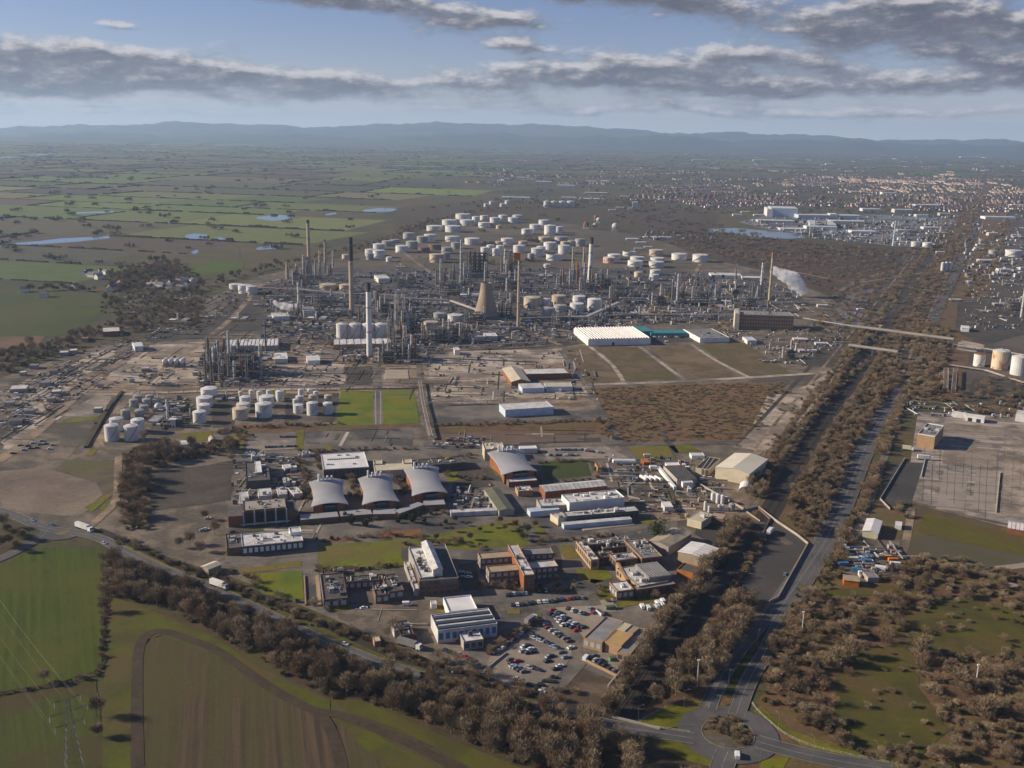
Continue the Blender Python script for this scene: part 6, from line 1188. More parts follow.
W_roofgrey = mat("m_hall_roof", (.335, .33, .335), (.29, .287, .29), .05, .7, fine=.06)
hall((309, 482), (344, 479.5), (348.5, 504), (311, 507), 11, 7, "leftmost of the grey fan-roofed brick halls"); hall((358, 478.5), (393, 474.5), (399.5, 501.5), (362, 505), 11, 7, "second fan-roofed brick hall from the left"); hall((404, 469.5), (439, 467), (447.5, 492.5), (412, 496), 11, 7, "third fan-roofed brick hall from the left"); hall((487.5, 452.5), (524, 449.5), (537.5, 471), (502, 475), 12, 7.5, "rightmost fan-roofed hall with a sunlit brick side")
for q, lab in (([(300, 515), (338, 511), (338.5, 516.5), (300, 520)], "left grey roofed walkway before the halls"), ([(339.5, 511), (371, 508), (372, 514), (340, 516.5)], "grey roofed walkway before the second hall"), ([(373, 508), (396, 507.5), (396.5, 514), (372.5, 514)], "grey roofed walkway below the second hall's right corner"), ([(396, 511), (418, 500.5), (423, 504.5), (400, 514)], "slanting grey roofed walkway between the second and third halls"), ([(420, 499.5), (445, 499), (445, 504.5), (427, 505)], "grey roofed walkway before the third hall")):
    B("covered_walkway", lab, "walkway", q, 3.8, W_brickd, W_roofgrey, parapet=0, group="covered walkways before the halls")
B("cream_block", "cream plant block at the back of the rightmost hall", "building", [(483, 443.5), (503, 442.5), (503.5, 449), (484, 450)], 9, W_cream, W_cream, parapet=.5, plant=2, plantm=W_white); B("white_store", "low white store right of the cream plant block", "shed", [(519, 446), (536, 445.5), (537, 448.5), (520, 449)], 4, W_white, W_white, parapet=.2); B("pale_store", "pale grey store tucked behind the rightmost hall", "shed", [(504, 446), (513, 445.5), (514, 450), (505, 450.5)], 7, W_pale, W_pale, parapet=.2)
t = B("hall_annexe", "low pale annexe in front of the rightmost hall", "annexe", [(506, 478), (535, 475.5), (536, 480.5), (508.5, 483)], 4, W_brickd, W_pale); B("brick_hut", "small brick hut below the rightmost hall", "hut", [(516, 487), (530, 486), (532, 490.5), (517.5, 492)], 4, W_sand, W_pale, plant=1)
B("long_shed", "long mossy grey shed slanting down beside the halls' yard", "shed", [(487, 490), (500.5, 487.5), (511.5, 509), (497.5, 512)], 4, W_conc, mat("m_moss_roof", (.17, .165, .125), (.13, .13, .10), .1, .9, fine=.25), kind="gable", ridge='y', rise=1.0); B("low_wall_building", "long low white fronted building along the yard's lower edge", "building", [(450, 510), (496, 507.5), (497, 510.5), (451, 513)], 3, W_pale, W_pale, parapet=.2)
B("road_offices", "long dark roofed offices on the road behind the third hall", "offices", [(412, 461), (462, 456), (463, 462), (416, 468)], 5, W_dgrey, W_dgrey, plant=4)
# lab sheds to the east
B("long_lab", "long double roofed lab with a brick end", "lab building", [(540.5, 485.5), (600, 480), (607.5, 485.5), (544.5, 492)], 6.5, W_brick, W_pale, kind="gable", rise=1.6, trim=W_grey, ribs=14); B("white_lab", "long white lab with a tall white gable end", "lab building", [(563, 496), (617, 489.5), (622, 497.5), (569, 504)], 8.5, W_white, W_pale, parapet=.6, plant=6, plantm=W_white); B("cluttered_lab", "long lab whose roof is crowded with vents and units", "lab building", [(564, 512.5), (635, 505.5), (637.5, 511), (566, 517.5)], 5.5, W_dgrey, W_pale, plant=6, floors=1, sides="F")
b = B("roofed_walk", "thin pale canopy in front of the cluttered lab", "canopy", [(562, 522.5), (630, 516), (631, 519), (564, 525.5)], 3.2, W_pblue, W_pale, parapet=.1); B("grey_lab_wing", "flat pale wing at the left of the white lab", "lab building", [(540, 500), (562, 498), (565, 504.5), (538, 508)], 5, W_conc, W_pale, plant=2); B("blue_lean_to", "bluish lean-to along the flat pale wing", "shed", [(528, 508.5), (557, 505), (558, 509), (530, 512.5)], 4, W_pblue, W_pblue, parapet=.1); B("lab_office", "small cream ended office before the cluttered lab", "office", [(553, 514.5), (561, 511.5), (565.5, 517), (557.5, 520.5)], 4.5, W_cream, W_pale, plant=1); B("pale_slab", "pale concrete slab deck below the canopy", "deck", [(580, 527), (632, 521), (634, 524.5), (584, 531)], .5, W_conc, mat("m_slab", (.40, .34, .28), (.35, .3, .25), .1, .9), parapet=0)
# south-east offices
t = B("courtyard_offices", "flat roofed courtyard offices with a sunlit brick side", "office building", [(577, 541.5), (584.5, 541), (597.5, 559), (590.5, 561.5)], 6, W_sand, W_pale, plant=2, floors=1, sides="LF")
for q, h, m, nm, pl in (([(584, 541), (628, 536), (629, 540.5), (587, 546)], 6, W_grey, "north", 4), ([(627, 541), (645, 537), (659, 556), (640.5, 560)], 7, W_grey, "east", 6), ([(611, 555), (632, 552), (636, 558), (615.5, 562)], 6.2, W_pale, "link", 2), ([(594, 553), (612, 551), (613, 556), (597, 559)], 4, W_dgrey, "court", 3), ([(600, 545.5), (625, 542), (627, 546), (603, 549)], 4.5, W_dgrey, "inner", 3)):
    B("", "", "", q, h, W_brickd, m, t=t, plant=pl, floors=1, sides="FLR", wn=nm + "_wall", rn=nm + "_roof", trim=W_sand)
t = B("pale_offices", "pale flat roofed offices with a ribbed grey hall on top", "office building", [(622, 567.5), (641, 565), (672, 580), (634, 589)], 5, W_sand, W_pale, plant=3, floors=1, sides="LF"); B("", "", "", [(637, 565), (658, 561), (669.5, 575), (648.5, 579)], 7.5, W_grey, W_grey, t=t, wn="hall_wall", rn="hall_roof", ribs=9, parapet=.2); B("", "", "", [(611, 583), (625.5, 581), (634, 589.5), (616, 592.5)], 5.2, W_brickd, W_pale, t=t, floors=1, sides="FL", plant=1, wn="west_wall", rn="west_roof", trim=W_sand, glass=W_wbar); B("", "", "", [(634, 587), (671, 578), (672.5, 584), (634, 592)], 4.6, W_brickd, W_grey, t=t, floors=1, sides="F", wn="south_wall", rn="south_roof")
B("sandy_wall", "sunlit sandy brick wall stepping down beside the pale offices", "wall", [(614, 557), (617, 556.5), (628, 579), (625, 580)], 5.5, W_sand, W_sand, parapet=0)
t = B("garage", "garage with a grey flat roof and a tan roofed middle bay", "garage", [(605.5, 616), (621.5, 622), (603, 645), (585.5, 638)], 5, W_sand, W_grey, floors=1, sides="F", glass=W_wbar); B("", "", "", [(617, 629), (632, 634.5), (622, 646.5), (606, 641)], 6, W_sand, mat("m_ochre_roof", (.50, .35, .18), (.40, .30, .19), .15, .8, fine=.2), t=t, parapet=.15, wn="middle_wall", rn="tan_roof"); B("", "", "", [(624, 622), (630.5, 625), (625, 632), (617.5, 629)], 6.2, W_cream, W_cream, t=t, parapet=.1, wn="cream_wall", rn="cream_roof"); B("", "", "", [(632, 625), (638, 628), (632.5, 635), (626, 631.5)], 5.8, W_tan, W_tan, t=t, parapet=.1, wn="back_wall", rn="back_roof"); B("", "", "", [(638, 627), (647.5, 631), (631, 657), (618, 652)], 4.6, W_sand, W_grey, t=t, parapet=.3, floors=1, sides="F", wn="east_wall", rn="east_roof")
B("tan_shed", "patchy tan roofed shed beside the round evergreen", "shed", [(669, 526.5), (691, 534), (667, 548), (654, 541)], 6, W_conc, mat("m_patchy", (.40, .34, .26), (.29, .26, .215), .12, .85, lo=.45, hi=.55, fine=.2), kind="gable", ridge='y', rise=1.2); B("striped_shed", "cream ribbed roof shed beside the cutting", "shed", [(691, 540), (716, 549), (706.5, 560), (681, 552)], 7, W_tan, W_white, kind="gable", ridge='y', rise=.8, ribs=6, trim=W_rust)
B("brick_workshop", "small orange brick workshop with a white door by the cutting", "workshop", [(684, 562.5), (698, 567), (694.5, 575), (678, 569.5)], 4, mat("m_orange_brick", (.44, .21, .095), (.36, .17, .08), .3, .85, fine=.15), W_dgrey, parapet=.5); B("cream_store", "cream flat store below the vertical silos", "shed", [(698, 510.5), (711, 515), (702, 523.5), (690, 518.5)], 5, W_cream, W_cream, parapet=.2, plant=1); B("plinth_store", "low brown store right of the cream flat store", "shed", [(712, 512), (727, 515), (722, 519.5), (710, 517)], 4, W_brickd, W_tan, parapet=.2); B("white_canopy", "small tilted white canopy roof in the tanker yard", "canopy", [(661, 500.5), (670, 502.5), (673.5, 506), (665, 508)], 4, W_pale, W_white, parapet=.1)
# cream warehouse group
B("gabled_warehouse", "big cream warehouse with a low gable roof near the railway", "warehouse", [(732.5, 452), (763, 459), (751.5, 476.5), (721, 466.5)], 9, W_cream, mat("m_creamroof", (.66, .60, .47), (.60, .54, .42), .06, .7, fine=.06), kind="gable", ridge='y', rise=2.0)
t = B("glazed_sheds", "cream walled shed with three dark glazed roof strips", "shed", [(706, 456), (718.5, 459), (709, 471), (699, 467.5)], 5, W_cream, W_black, parapet=.3)
for i in range(2): B("", "", "", [(709.6 + i * 4, 456.9 + i), (710.6 + i * 4, 457.1 + i), (702.7 + i * 3.4, 469 + i * 1.2), (701.7 + i * 3.4, 468.7 + i * 1.2)], 5.3, W_tan, W_pale, t=t, parapet=0, wn="roof_rib", rn="roof_rib_cap")
B("dark_hall", "dark ribbed roof hall in the tanker yard", "hall", [(667, 466), (683, 465), (695, 477.5), (675, 481)], 5, W_conc, W_dgrey, ribs=8, parapet=.2); B("pale_wall", "long pale wall along the dark ribbed hall's left side", "wall", [(658.5, 466), (660.5, 465.8), (676, 486), (673, 487)], 3, W_white, W_white, parapet=0); B("arched_hut", "round backed white hut in front of the cream gabled warehouse", "hut", [(740, 480.5), (753, 482), (752, 488), (739, 486.5)], 4, W_conc, W_white, kind="arch"); B("white_box", "white box cabin above the dark ribbed hall", "cabin", [(666.5, 463), (679, 462), (679.5, 466), (667, 467)], 4, W_white, W_white, parapet=.2); B("white_box", "white fronted low shed by the grass strip above the glazed sheds", "shed", [(690.5, 453), (703, 452.5), (704, 455.5), (691, 456)], 3, W_white, W_pale, parapet=.2); B("white_box", "white cabin under the dark ribbed hall", "cabin", [(681, 479), (690, 478), (692, 482), (682, 483.5)], 4, W_white, W_pale, parapet=.2); B("red_hut", "small brick hut by the white gas vessel", "hut", [(596, 463), (600, 462.5), (601, 467), (597, 468)], 4, W_sand, W_brick, parapet=.2); B("orange_shed", "small orange red shed behind the four white tankers", "shed", [(642, 459), (648, 458.5), (649, 462), (643, 463)], 4, W_rust, W_orange, parapet=.1)
# refinery side buildings
t = B("ridged_warehouse", "big white warehouse with rows of roof ridges", "warehouse", [(576, 328.5), (634.5, 326.5), (648, 338), (587, 340)], 8, W_white, W_dgrey, parapet=.2, trim=W_white); cx, cy, lx, ly, an = rect([(576, 328.5), (634.5, 326.5), (648, 338), (587, 340)], 8)  # dark grey roof under white ridges: valley shade put into its colour
for i in range(22):
    b = MB(); u = -lx / 2 + lx * (i + .5) / 22; w_ = lx / 22 * .24; y0, y1 = -ly / 2 + .5, ly / 2 - .5; b.add([(u - w_, y0, 8.02), (u + w_, y0, 8.02), (u, y0, 9.5), (u - w_, y1, 8.02), (u + w_, y1, 8.02), (u, y1, 9.5)], [(0, 1, 2), (3, 5, 4), (0, 2, 5, 3), (1, 4, 5, 2)], W_white); b.build("roof_ridge", t)
b = MB(); b.box(-lx * .1, -ly / 2 - .05, 0, 4, 3.5, .2, W_dgrey); b.build("loading_door", t)
B("teal_shed", "small teal roofed shed touching the white ridged warehouse", "shed", [(632, 326.5), (645, 325.8), (650, 331), (639, 332)], 6, W_teal, W_teal, parapet=.2); B("teal_shed", "long low teal roofed shed right of the white ridged warehouse", "shed", [(649, 330), (684, 329.5), (686, 333), (650, 333.5)], 5, W_teal, W_teal, parapet=.2); t = B("flat_offices", "white fronted offices with a grey roof right of the teal sheds", "offices", [(687, 329.5), (712, 328.5), (727.5, 337), (698, 339)], 6, W_white, W_grey, plant=4, parapet=.4)
t = B("brick_block", "tall wide brown brick block with a cream stair tower", "industrial block", [(738, 310.5), (791, 312), (792, 316), (739, 315)], 19, W_sand, W_grey, floors=4, sides="F", plant=4, glass=W_brickd); B("", "", "", [(734.5, 309.5), (739, 309.6), (739.5, 313.5), (735, 313.4)], 22, W_cream, W_cream, t=t, parapet=0, wn="stair_tower_wall", rn="stair_tower_roof")
B("white_plant_house", "small white house below the tall brick block", "hut", [(745, 337), (753, 336.5), (754, 340), (746, 341)], 5, W_pale, W_pblue, parapet=.2); B("barn", "gabled barn with a cream sunlit slope south of the process plant", "barn", [(504, 369), (521.5, 368), (528, 381), (510, 382.5)], 6, W_rust, W_cream, kind="gable", ridge='y', rise=2.6); B("long_red_shed", "long white roofed shed with rust red walls beside the barn", "shed", [(522.5, 369.5), (565.5, 368), (566.5, 373), (526.5, 374.5)], 6, W_brick, W_pale, parapet=.2); B("low_blue_shed", "low bluish shed below the barn", "shed", [(519.5, 384), (542, 382.5), (541.5, 387.5), (522, 389)], 5, W_pblue, W_pale, parapet=.2); B("cream_shed", "cream low shed right of the low bluish shed", "shed", [(544, 382.5), (571, 382.5), (572, 386.5), (546, 387)], 5, W_pblue, W_cream, parapet=.2); B("pale_blue_shed", "long pale blue shed with a white roof by the dirt loop", "shed", [(495, 403), (547, 402.3), (554.5, 407), (508.5, 410)], 7, W_pblue, W_pale, parapet=.3)
t = B("dashed_shed", "long pale shed with dashed rooflights behind the dark furnace block", "shed", [(226, 340), (279, 339), (278.5, 345.5), (224, 347)], 6, W_conc, W_pale, parapet=.2, ribs=14); B("white_shed", "white shed right of the dark furnace block", "shed", [(275, 353), (287, 352.5), (287.5, 358.5), (273.5, 359.5)], 5, W_white, W_white, parapet=.2); B("white_shed", "white shed left of the white chimney's foot", "shed", [(307, 356), (319, 355.5), (319.5, 360), (306.5, 361)], 5, W_white, W_white, kind="gable", rise=1.2); B("low_panel_shed", "long low pinkish white shed in front of the four white tanks", "shed", [(334, 339.5), (390, 338.5), (391, 343.5), (333, 345)], 6, W_sand, W_pale, ribs=8, parapet=.2); B("white_box", "white cube house on the pale road below the cooling tower", "hut", [(454, 347.5), (459, 347.3), (459.5, 350), (454.3, 350.3)], 6, W_white, W_white, parapet=.2); B("white_shed", "white roofed shed right of the cooling tower", "shed", [(484, 333), (496, 332.5), (497, 336), (485, 336.5)], 6, W_steelw, W_white, parapet=.2); B("pale_shed", "pale block house behind the white chimney", "shed", [(376, 275), (387, 274.5), (388, 278), (377, 279)], 8, W_pale, W_pale, parapet=.2); B("pale_slab_plot", "bare pale foundation slab above the right lawn", "slab", [(386, 370), (408, 369.5), (409, 378.5), (385, 379)], .6, W_conc, mat("m_slab2", (.42, .36, .29), (.36, .31, .25), .06, .9), parapet=0); B("grey_shed", "grey white shed beside the steam at left", "shed", [(302, 307), (313, 306.5), (314, 310.5), (303, 311)], 8, W_pale, W_grey, parapet=.2); B("grey_shed", "grey flat shed left of the slim white stack", "shed", [(273, 313), (288, 312), (289, 316), (272, 317)], 6, W_pale, W_pale, parapet=.2)
# left side
B("white_hut", "small white shed roof on the grass by the big tank group", "hut", [(180, 440.5), (191, 440), (192, 444), (180.5, 445)], 3, W_white, W_white, parapet=.1); B("round_hut", "small pale round-backed hut on the lawn behind the tree belt", "hut", [(208, 436), (215, 435.5), (216, 439), (209, 440)], 3.4, W_conc, W_conc, kind="arch"); B("tilted_shed", "tilted cream shed beside the main road", "shed", [(203, 566.5), (214, 561), (219.5, 564.5), (208, 570.5)], 4, W_tan, W_cream, kind="gable", rise=1, ridge='x'); B("roadside_shed", "long shed with a pale roof in the far left yards", "shed", [(103, 328), (119, 327), (120, 331), (102, 332)], 6, W_rust, W_pale, parapet=.2); B("white_shed", "white peaked shed by the woods in the far left yards", "shed", [(133, 343), (141, 342), (142, 346), (134, 347)], 6, W_pale, W_white, kind="gable", rise=2)
for i, (x, y, l, m) in enumerate(((11, 388, 16, W_pale), (52, 391, 9, W_pale), (47, 398, 8, W_grey), (94, 408, 8, W_pale), (40, 382, 10, W_steel), (10, 420, 12, W_dgrey), (60, 352, 8, W_pblue), (82, 338, 6, W_orange), (20, 372, 6, W_pale), (30, 365, 8, W_steel), (70, 350, 7, W_pale), (50, 370, 7, W_brickd), (5, 402, 9, W_grey), (25, 410, 9, W_steel), (98, 384, 5, W_blue), (130, 379, 4, W_blue), (142, 368, 7, W_pale), (200, 381, 4, W_pale), (193, 372, 5, W_pblue), (165, 382, 6, W_grey))):
    w2 = l * .5; o = B("yard_shed", None, None, [(x, y - l * .16), (x + l, y - l * .18), (x + l * 1.05, y + l * .05), (x - .5, y + l * .07)], 4, W_conc, m, parapet=.1); later(o, {W_pale: "pale", W_grey: "grey", W_steel: "dull metal", W_dgrey: "dark", W_pblue: "pale blue", W_orange: "orange", W_brickd: "brown", W_blue: "blue"}[m] + " roofed yard shed", x, y, "shed", "sheds of the left yards")
# right of the railway
B("block_house", "boxy pinkish building with a white topped flat roof casting a long shadow", "industrial block", [(925, 422.5), (940.5, 426.5), (937.5, 438), (921, 434)], 11, W_sand, W_grey, plant=3, parapet=.8, trim=W_white); t = B("open_shed", "white shed with dark door openings at the top of the concrete yard", "shed", [(966.5, 413), (985, 416), (985, 418.5), (966.5, 415.5)], 5, W_white, W_white, parapet=.1); cx, cy, lx, ly, an = rect([(966.5, 413), (985, 416), (985, 418.5), (966.5, 415.5)], 5)
for u in (-.25, .2): b = MB(); b.box(lx * u, -ly / 2 - .05, 0, 3.4, 3.5, .2, W_black); b.build("door_shade_panel", t)  # black panels on the front: shade inside the doorways given as colour
B("thin_canopy", "thin white canopy left of the white shed with door openings", "canopy", [(952.5, 410.5), (967, 413), (966.5, 414.5), (952.5, 412)], 4.5, W_pale, W_white, parapet=.1); B("edge_shed", "white shed cut by the right edge above the concrete yard", "shed", [(1017, 410), (1032, 412), (1031, 416), (1016, 414)], 7, W_white, W_pale, parapet=.2); B("pink_striped_shed", "whitish corrugated shed with pale pink stripes beside the dark fenced plot", "shed", [(866.5, 518.5), (881.5, 521), (878.5, 534), (863.5, 530.5)], 4.5, W_cream, W_white, kind="gable", ridge='y', rise=1.0, ribs=8, trim=W_sand); B("white_cabin", "small white cabin in the shadow of the pink striped shed", "cabin", [(895.5, 521), (902.5, 522), (901.5, 526), (895, 525)], 3, W_white, W_white, parapet=.1); B("red_roof_shed", "red and white roofed shed at the right edge by the golden field", "shed", [(1010, 521), (1040, 526), (1040, 533), (1007, 528)], 4, W_brick, W_pale, kind="gable", rise=1.5, ribs=8, trim=W_red)
B("brick_bungalow", "small brick bungalow with an orange gable at the scrapyard corner", "hut", [(841.5, 574), (858, 577), (859.5, 582), (845.5, 580)], 3.6, W_orange, W_tan, kind="gable", rise=1.4); B("yard_building", "flat pale scrapyard shed behind the brick bungalow", "shed", [(861, 570), (873, 573.5), (880.5, 577), (869, 578.5)], 3, W_conc, W_grey, parapet=.2)
for i, (x, y, m, w_) in enumerate(((841, 547, W_white, "white"), (844, 551, W_white, "white"), (868, 558, W_blue, "blue"), (866, 563, W_blue, "blue"), (853, 561, W_pale, "pale"), (880, 570, W_white, "white"), (895, 566, W_white, "white"), (893, 562, W_orange, "orange"), (885, 559, W_orange, "orange"), (843, 566, W_blue, "blue"), (857, 572, W_blue, "blue"))):
    c_ = P(x, y); b = MB(); a_ = random.uniform(-.6, .2); b.box(c_.x, c_.y, 0, 2.6, 6, 2.5, m, a_); b.box(c_.x + 3.06 * math.cos(a_), c_.y + 3.06 * math.sin(a_), .15, 2.45, .1, 2.2, W_steel, a_); o = b.build("container"); later(o, f"{w_} steel container in the scrapyard", x, y, "container", "containers in the scrapyard")
PENDING[:] = [(o, d, r, l if "scrapyard" not in d else "the dark fenced plot", k) for (o, d, r, l, k) in PENDING]
B("far_white_house", "white house right of the railway beyond the long pipe bridge", "house", [(961.5, 325.5), (969, 326), (969, 328.5), (961, 328)], 5, W_white, W_white, kind="gable", rise=1.5)
# the far white power station and other big pale sheds
t = B("power_station", "far white power station block with a bright end wall", "power station", [(770, 206), (796, 206.5), (796, 208.5), (769.5, 208)], 27, W_pblue, W_pale, parapet=0); cx, cy, lx, ly, an = rect([(770, 206), (796, 206.5), (796, 208.5), (769.5, 208)], 27); b = MB(); b.box(-lx / 2 - 3, -4, 0, 24, 18, ly + 14, W_white); b.build("end_block", t); B("long_white_shed", "very long low grey white shed right of the power station", "shed", [(797, 213.8), (858, 214.3), (858, 215.5), (797, 215)], 11, W_pblue, W_pale, parapet=0); B("dome_store", "far white domed store on the long shed's roof line", "store", [(829, 213), (836, 213), (836, 214), (829, 214)], 15, W_white, W_white, parapet=0)
B("sludge_shed", "far blue grey shed in front of the long white shed", "shed", [(812, 220.5), (835, 220.8), (834, 224.5), (806, 224)], 9, W_pblue, W_pale, parapet=0)
for i, (x, y, wd2, h2) in enumerate(((500, 182, 6, 2.2), (507, 180.5, 5, 2.4), (520, 179.5, 7, 3), (527, 179.5, 6, 2.4), (544, 183.5, 16, 2.6), (566, 187.5, 18, 3), (592, 183.5, 9, 3), (605, 184, 8, 4), (596, 194, 22, 2), (516, 198.6, 28, 2), (569, 198.6, 15, 2), (591, 200, 24, 2), (625, 197.5, 9, 2), (620, 209, 8, 2.4), (635, 207, 5, 6), (630, 209.5, 5, 2), (612, 211, 7, 2), (737, 216, 9, 2.4), (745, 213, 8, 2), (758, 216, 9, 2), (870, 211, 18, 3), (902, 212.5, 18, 4), (888, 194.5, 14, 2.6), (944, 215.5, 11, 3), (926, 207, 24, 3), (921, 217, 12, 3), (1017, 207, 14, 3), (998, 219, 30, 3), (857, 193, 14, 2), (155, 146, 9, 1.6), (53, 154.5, 8, 1.5), (595, 146, 20, 2), (565, 147, 12, 1.6), (700, 161, 16, 1.6), (760, 161, 14, 1.6), (830, 165, 9, 1.6), (970, 158, 20, 1.6), (632, 240, 12, 2), (650, 238, 14, 1.6), (665, 238, 12, 1.6), (641, 243, 10, 1.4), (638, 250, 8, 2.4), (648, 248, 8, 2), (992, 236, 9, 4), (1015, 237, 7, 3), (1003, 272, 12, 4), (985, 262, 14, 3), (1010, 252, 8, 3), (980, 246, 8, 2.4), (940, 254, 8, 3), (725, 276, 30, 2.5), (752, 279, 20, 2.5), (755, 306, 8, 4), (822, 307, 10, 3), (713, 303, 6, 5), (726, 304, 9, 4), (955, 301, 10, 2.4), (860, 310, 6, 2), (800, 340, 14, 2), (820, 345, 10, 3), (812, 352, 8, 3), (775, 222, 36, 2.4), (820, 228.5, 30, 3), (846, 223, 34, 3), (792, 230, 26, 2.2), (862, 233, 24, 3), (905, 232, 18, 3), (930, 229, 16, 2.6))):
    k = ppm(x, y); c_ = P(x, y); L = wd2 / k; h = h2 / vpm(x, y) * .8; o = thing("industrial_shed", (c_.x, c_.y, 0), None, None, None, R(-3)); m = (W_white, W_pale, W_white, W_cream, W_pblue)[i % 5]; D_ = min(L * .6, 40)
    b = MB(); b.box(0, 0, 0, h, L, D_, m); b.build("wall", o); r = MB(); r.add([(-L / 2 - .3, -D_ / 2 - .3, h), (L / 2 + .3, -D_ / 2 - .3, h), (L / 2 + .3, D_ / 2 + .3, h), (-L / 2 - .3, D_ / 2 + .3, h), (-L / 2 - .3, 0, h * 1.12), (L / 2 + .3, 0, h * 1.12)], [(0, 1, 5, 4), (2, 3, 4, 5), (0, 4, 3), (1, 2, 5)], W_pale); r.build("roof", o); later(o, {W_white: "white", W_pale: "pale grey", W_cream: "cream", W_pblue: "bluish white"}[m] + " far industrial shed", x, y, "shed", "far industrial sheds")
# horizontal vessels and tankers
def vessel(px, py, L, r, ang, m, label, nm="gas_vessel", z=1.2):
    c = P(px, py); t = thing(nm, (c.x, c.y, 0), label, "gas vessel", None, ang); b = MB(); b.drum((-L / 2, 0, z + r), (L / 2, 0, z + r), r, m, 12); b.build("shell", t); q = MB()
    for s in (-.3, .3): q.box(L * s, 0, 0, z + r * .6, .8, r * 1.6, W_conc)
    q.build("saddle", t); return t
vessel(624, 465, 17, 1.9, 0, W_white, "long white horizontal gas vessel in the tanker yard")
for i, (x, w_) in enumerate(((643.5, "first"), (648, "second"), (653, "third"), (658, "fourth"))): vessel(x, 480.5 + i * .25, 8, 1.3, R(118), W_white, f"{w_} from the left of the four white road tankers parked abreast", "road_tanker", .9)
for i, x in enumerate((166, 171.5, 177.5, 183)):
    vessel(x, 366.5, 8, 2.6, R(90), W_white, ("leftmost", "second", "third", "rightmost")[i] + " of the four short white vessels on a rack in the bare earth", z=4)
vessel(653, 470.5, 5, 1.6, 0, W_white, "round white vessel end behind the white tankers"); vessel(647, 607.5 - 150, 5, 1.0, 0, W_pale, "small pale vessel by the orange red shed")
# ================================================================== VEHICLES, STREET FURNITURE, TOWN, HAZE
CARM = {}
PAINT = {"white": (.72, .72, .70), "silver": (.42, .43, .45), "dark": (.025, .027, .032), "red": (.36, .02, .02), "dark red": (.14, .015, .02), "blue": (.05, .12, .28), "dark blue": (.02, .035, .09), "grey": (.16, .165, .17), "silver blue": (.25, .33, .42), "black": (.012, .012, .013)}
def paint(w_):
    if w_ not in CARM: CARM[w_] = mat("m_paint_" + w_.replace(" ", "_"), PAINT[w_], None, rough=.28, fine=0, spec=.6)
    return CARM[w_]
W_tyre = mat("m_tyre", (.02, .02, .02), None, fine=0)
def car_meshes(w_, van=False):
    m = paint(w_); b = MB()
    if van: pr = [(-2.5, .35), (-2.5, 2.0), (-2.3, 2.15), (1.2, 2.15), (1.75, 1.25), (2.5, 1.05), (2.55, .35)]; hw = .95
    else: pr = [(-2.1, .3), (-2.15, .8), (-1.9, .95), (1.0, .95), (2.0, .78), (2.12, .3)]; hw = .86
    n = len(pr); b.add([(x, -hw, z) for x, z in pr] + [(x, hw, z) for x, z in pr], [tuple(range(n))[::-1], tuple(range(n, 2 * n))] + [(i, (i + 1) % n, n + (i + 1) % n, n + i) for i in range(n)], m)
    for x in (-1.3, 1.3):
        for y in (-hw, hw): b.bar((x, y - .1, .32), (x, y + .1, .32), .64, W_tyre, 10)
    g_ = MB()
    if van: g_.prism([(1.15, -.97), (1.8, -.97), (1.8, .97), (1.15, .97)], 1.27, 1.75, W_glass)
    else:
        lo = [(-1.75, -.78), (.85, -.78), (.85, .78), (-1.75, .78)]; hi = [(-1.35, -.62), (.15, -.62), (.15, .62), (-1.35, .62)]; g_.add([(x, y, .95) for x, y in lo] + [(x, y, 1.42) for x, y in hi], [(0, 1, 5, 4), (1, 2, 6, 5), (2, 3, 7, 6), (3, 0, 4, 7)], W_glass); g_.add([(x, y, 1.43) for x, y in hi], [(0, 1, 2, 3)], m)
    return b.mesh("car_body"), g_.mesh("car_cabin")
CARS = {(k, v): car_meshes(k, v) for k in PAINT for v in (False, True)}
def car(px, py, w_, ang, label, group=None, van=False, z=.16):
    c = P(px, py); t = thing("parked_van" if van else "parked_car", (c.x, c.y, z), label, "van" if van else "car", group, ang + random.gauss(0, .05)); a, b = CARS[(w_, van)]; link("body", a, t); link("cabin", b, t); return t
def row(cars, ang, where, group, van=False):
    """a row of parked cars, from left to right in the photograph"""
    cars = sorted(cars); names = ["leftmost", "second from left", "third from left", "fourth from left", "fifth from left", "sixth from left", "seventh from left", "eighth from left", "ninth from left", "tenth from left"]; N = len(cars)
    for i, (x, y, w_) in enumerate(cars):
        same = [j for j in range(N) if cars[j][2] == w_]; k = same.index(i)
        lab = f"{w_} {'van' if van else 'car'} {where}" if len(same) == 1 else (f"{names[k]} {w_} {'van' if van else 'car'} {where}" if k < 10 else f"{w_} {'van' if van else 'car'} {where}, towards its right end")
        car(x, y, w_, ang, lab, group, van)
G1 = "cars in the gravel car park"
row([(503, 649, "white"), (506.5, 646, "dark"), (512.5, 642, "dark red"), (518, 637.5, "silver blue"), (508, 644, "grey")], R(60), "along the car park's left hedge", G1)
row([(533, 635.5, "dark"), (534, 639, "silver"), (540.5, 642, "silver"), (547.5, 643.5, "dark blue"), (554, 648, "silver blue"), (558, 649, "dark"), (538, 638, "dark")], R(-35), "in the car park's upper middle row", G1)
row([(524, 647.5, "white"), (523, 652, "silver"), (530.5, 650, "white"), (532.5, 653, "dark"), (528, 653.5, "dark blue"), (527, 646.5, "dark")], R(35), "in the car park's central cluster", G1)
row([(549, 657.5, "silver"), (547.5, 662, "dark"), (565.5, 658, "silver blue")], R(30), "in the car park's right middle", G1)
row([(510.5, 661, "dark"), (517.5, 662, "red"), (513, 667, "silver"), (516, 668.5, "silver blue"), (512, 664, "black")], R(30), "in the car park's lower left rows", G1)
row([(529, 668.5, "silver"), (534.5, 669, "dark"), (539, 671, "dark blue")], R(-25), "in the car park's short lower row", G1)
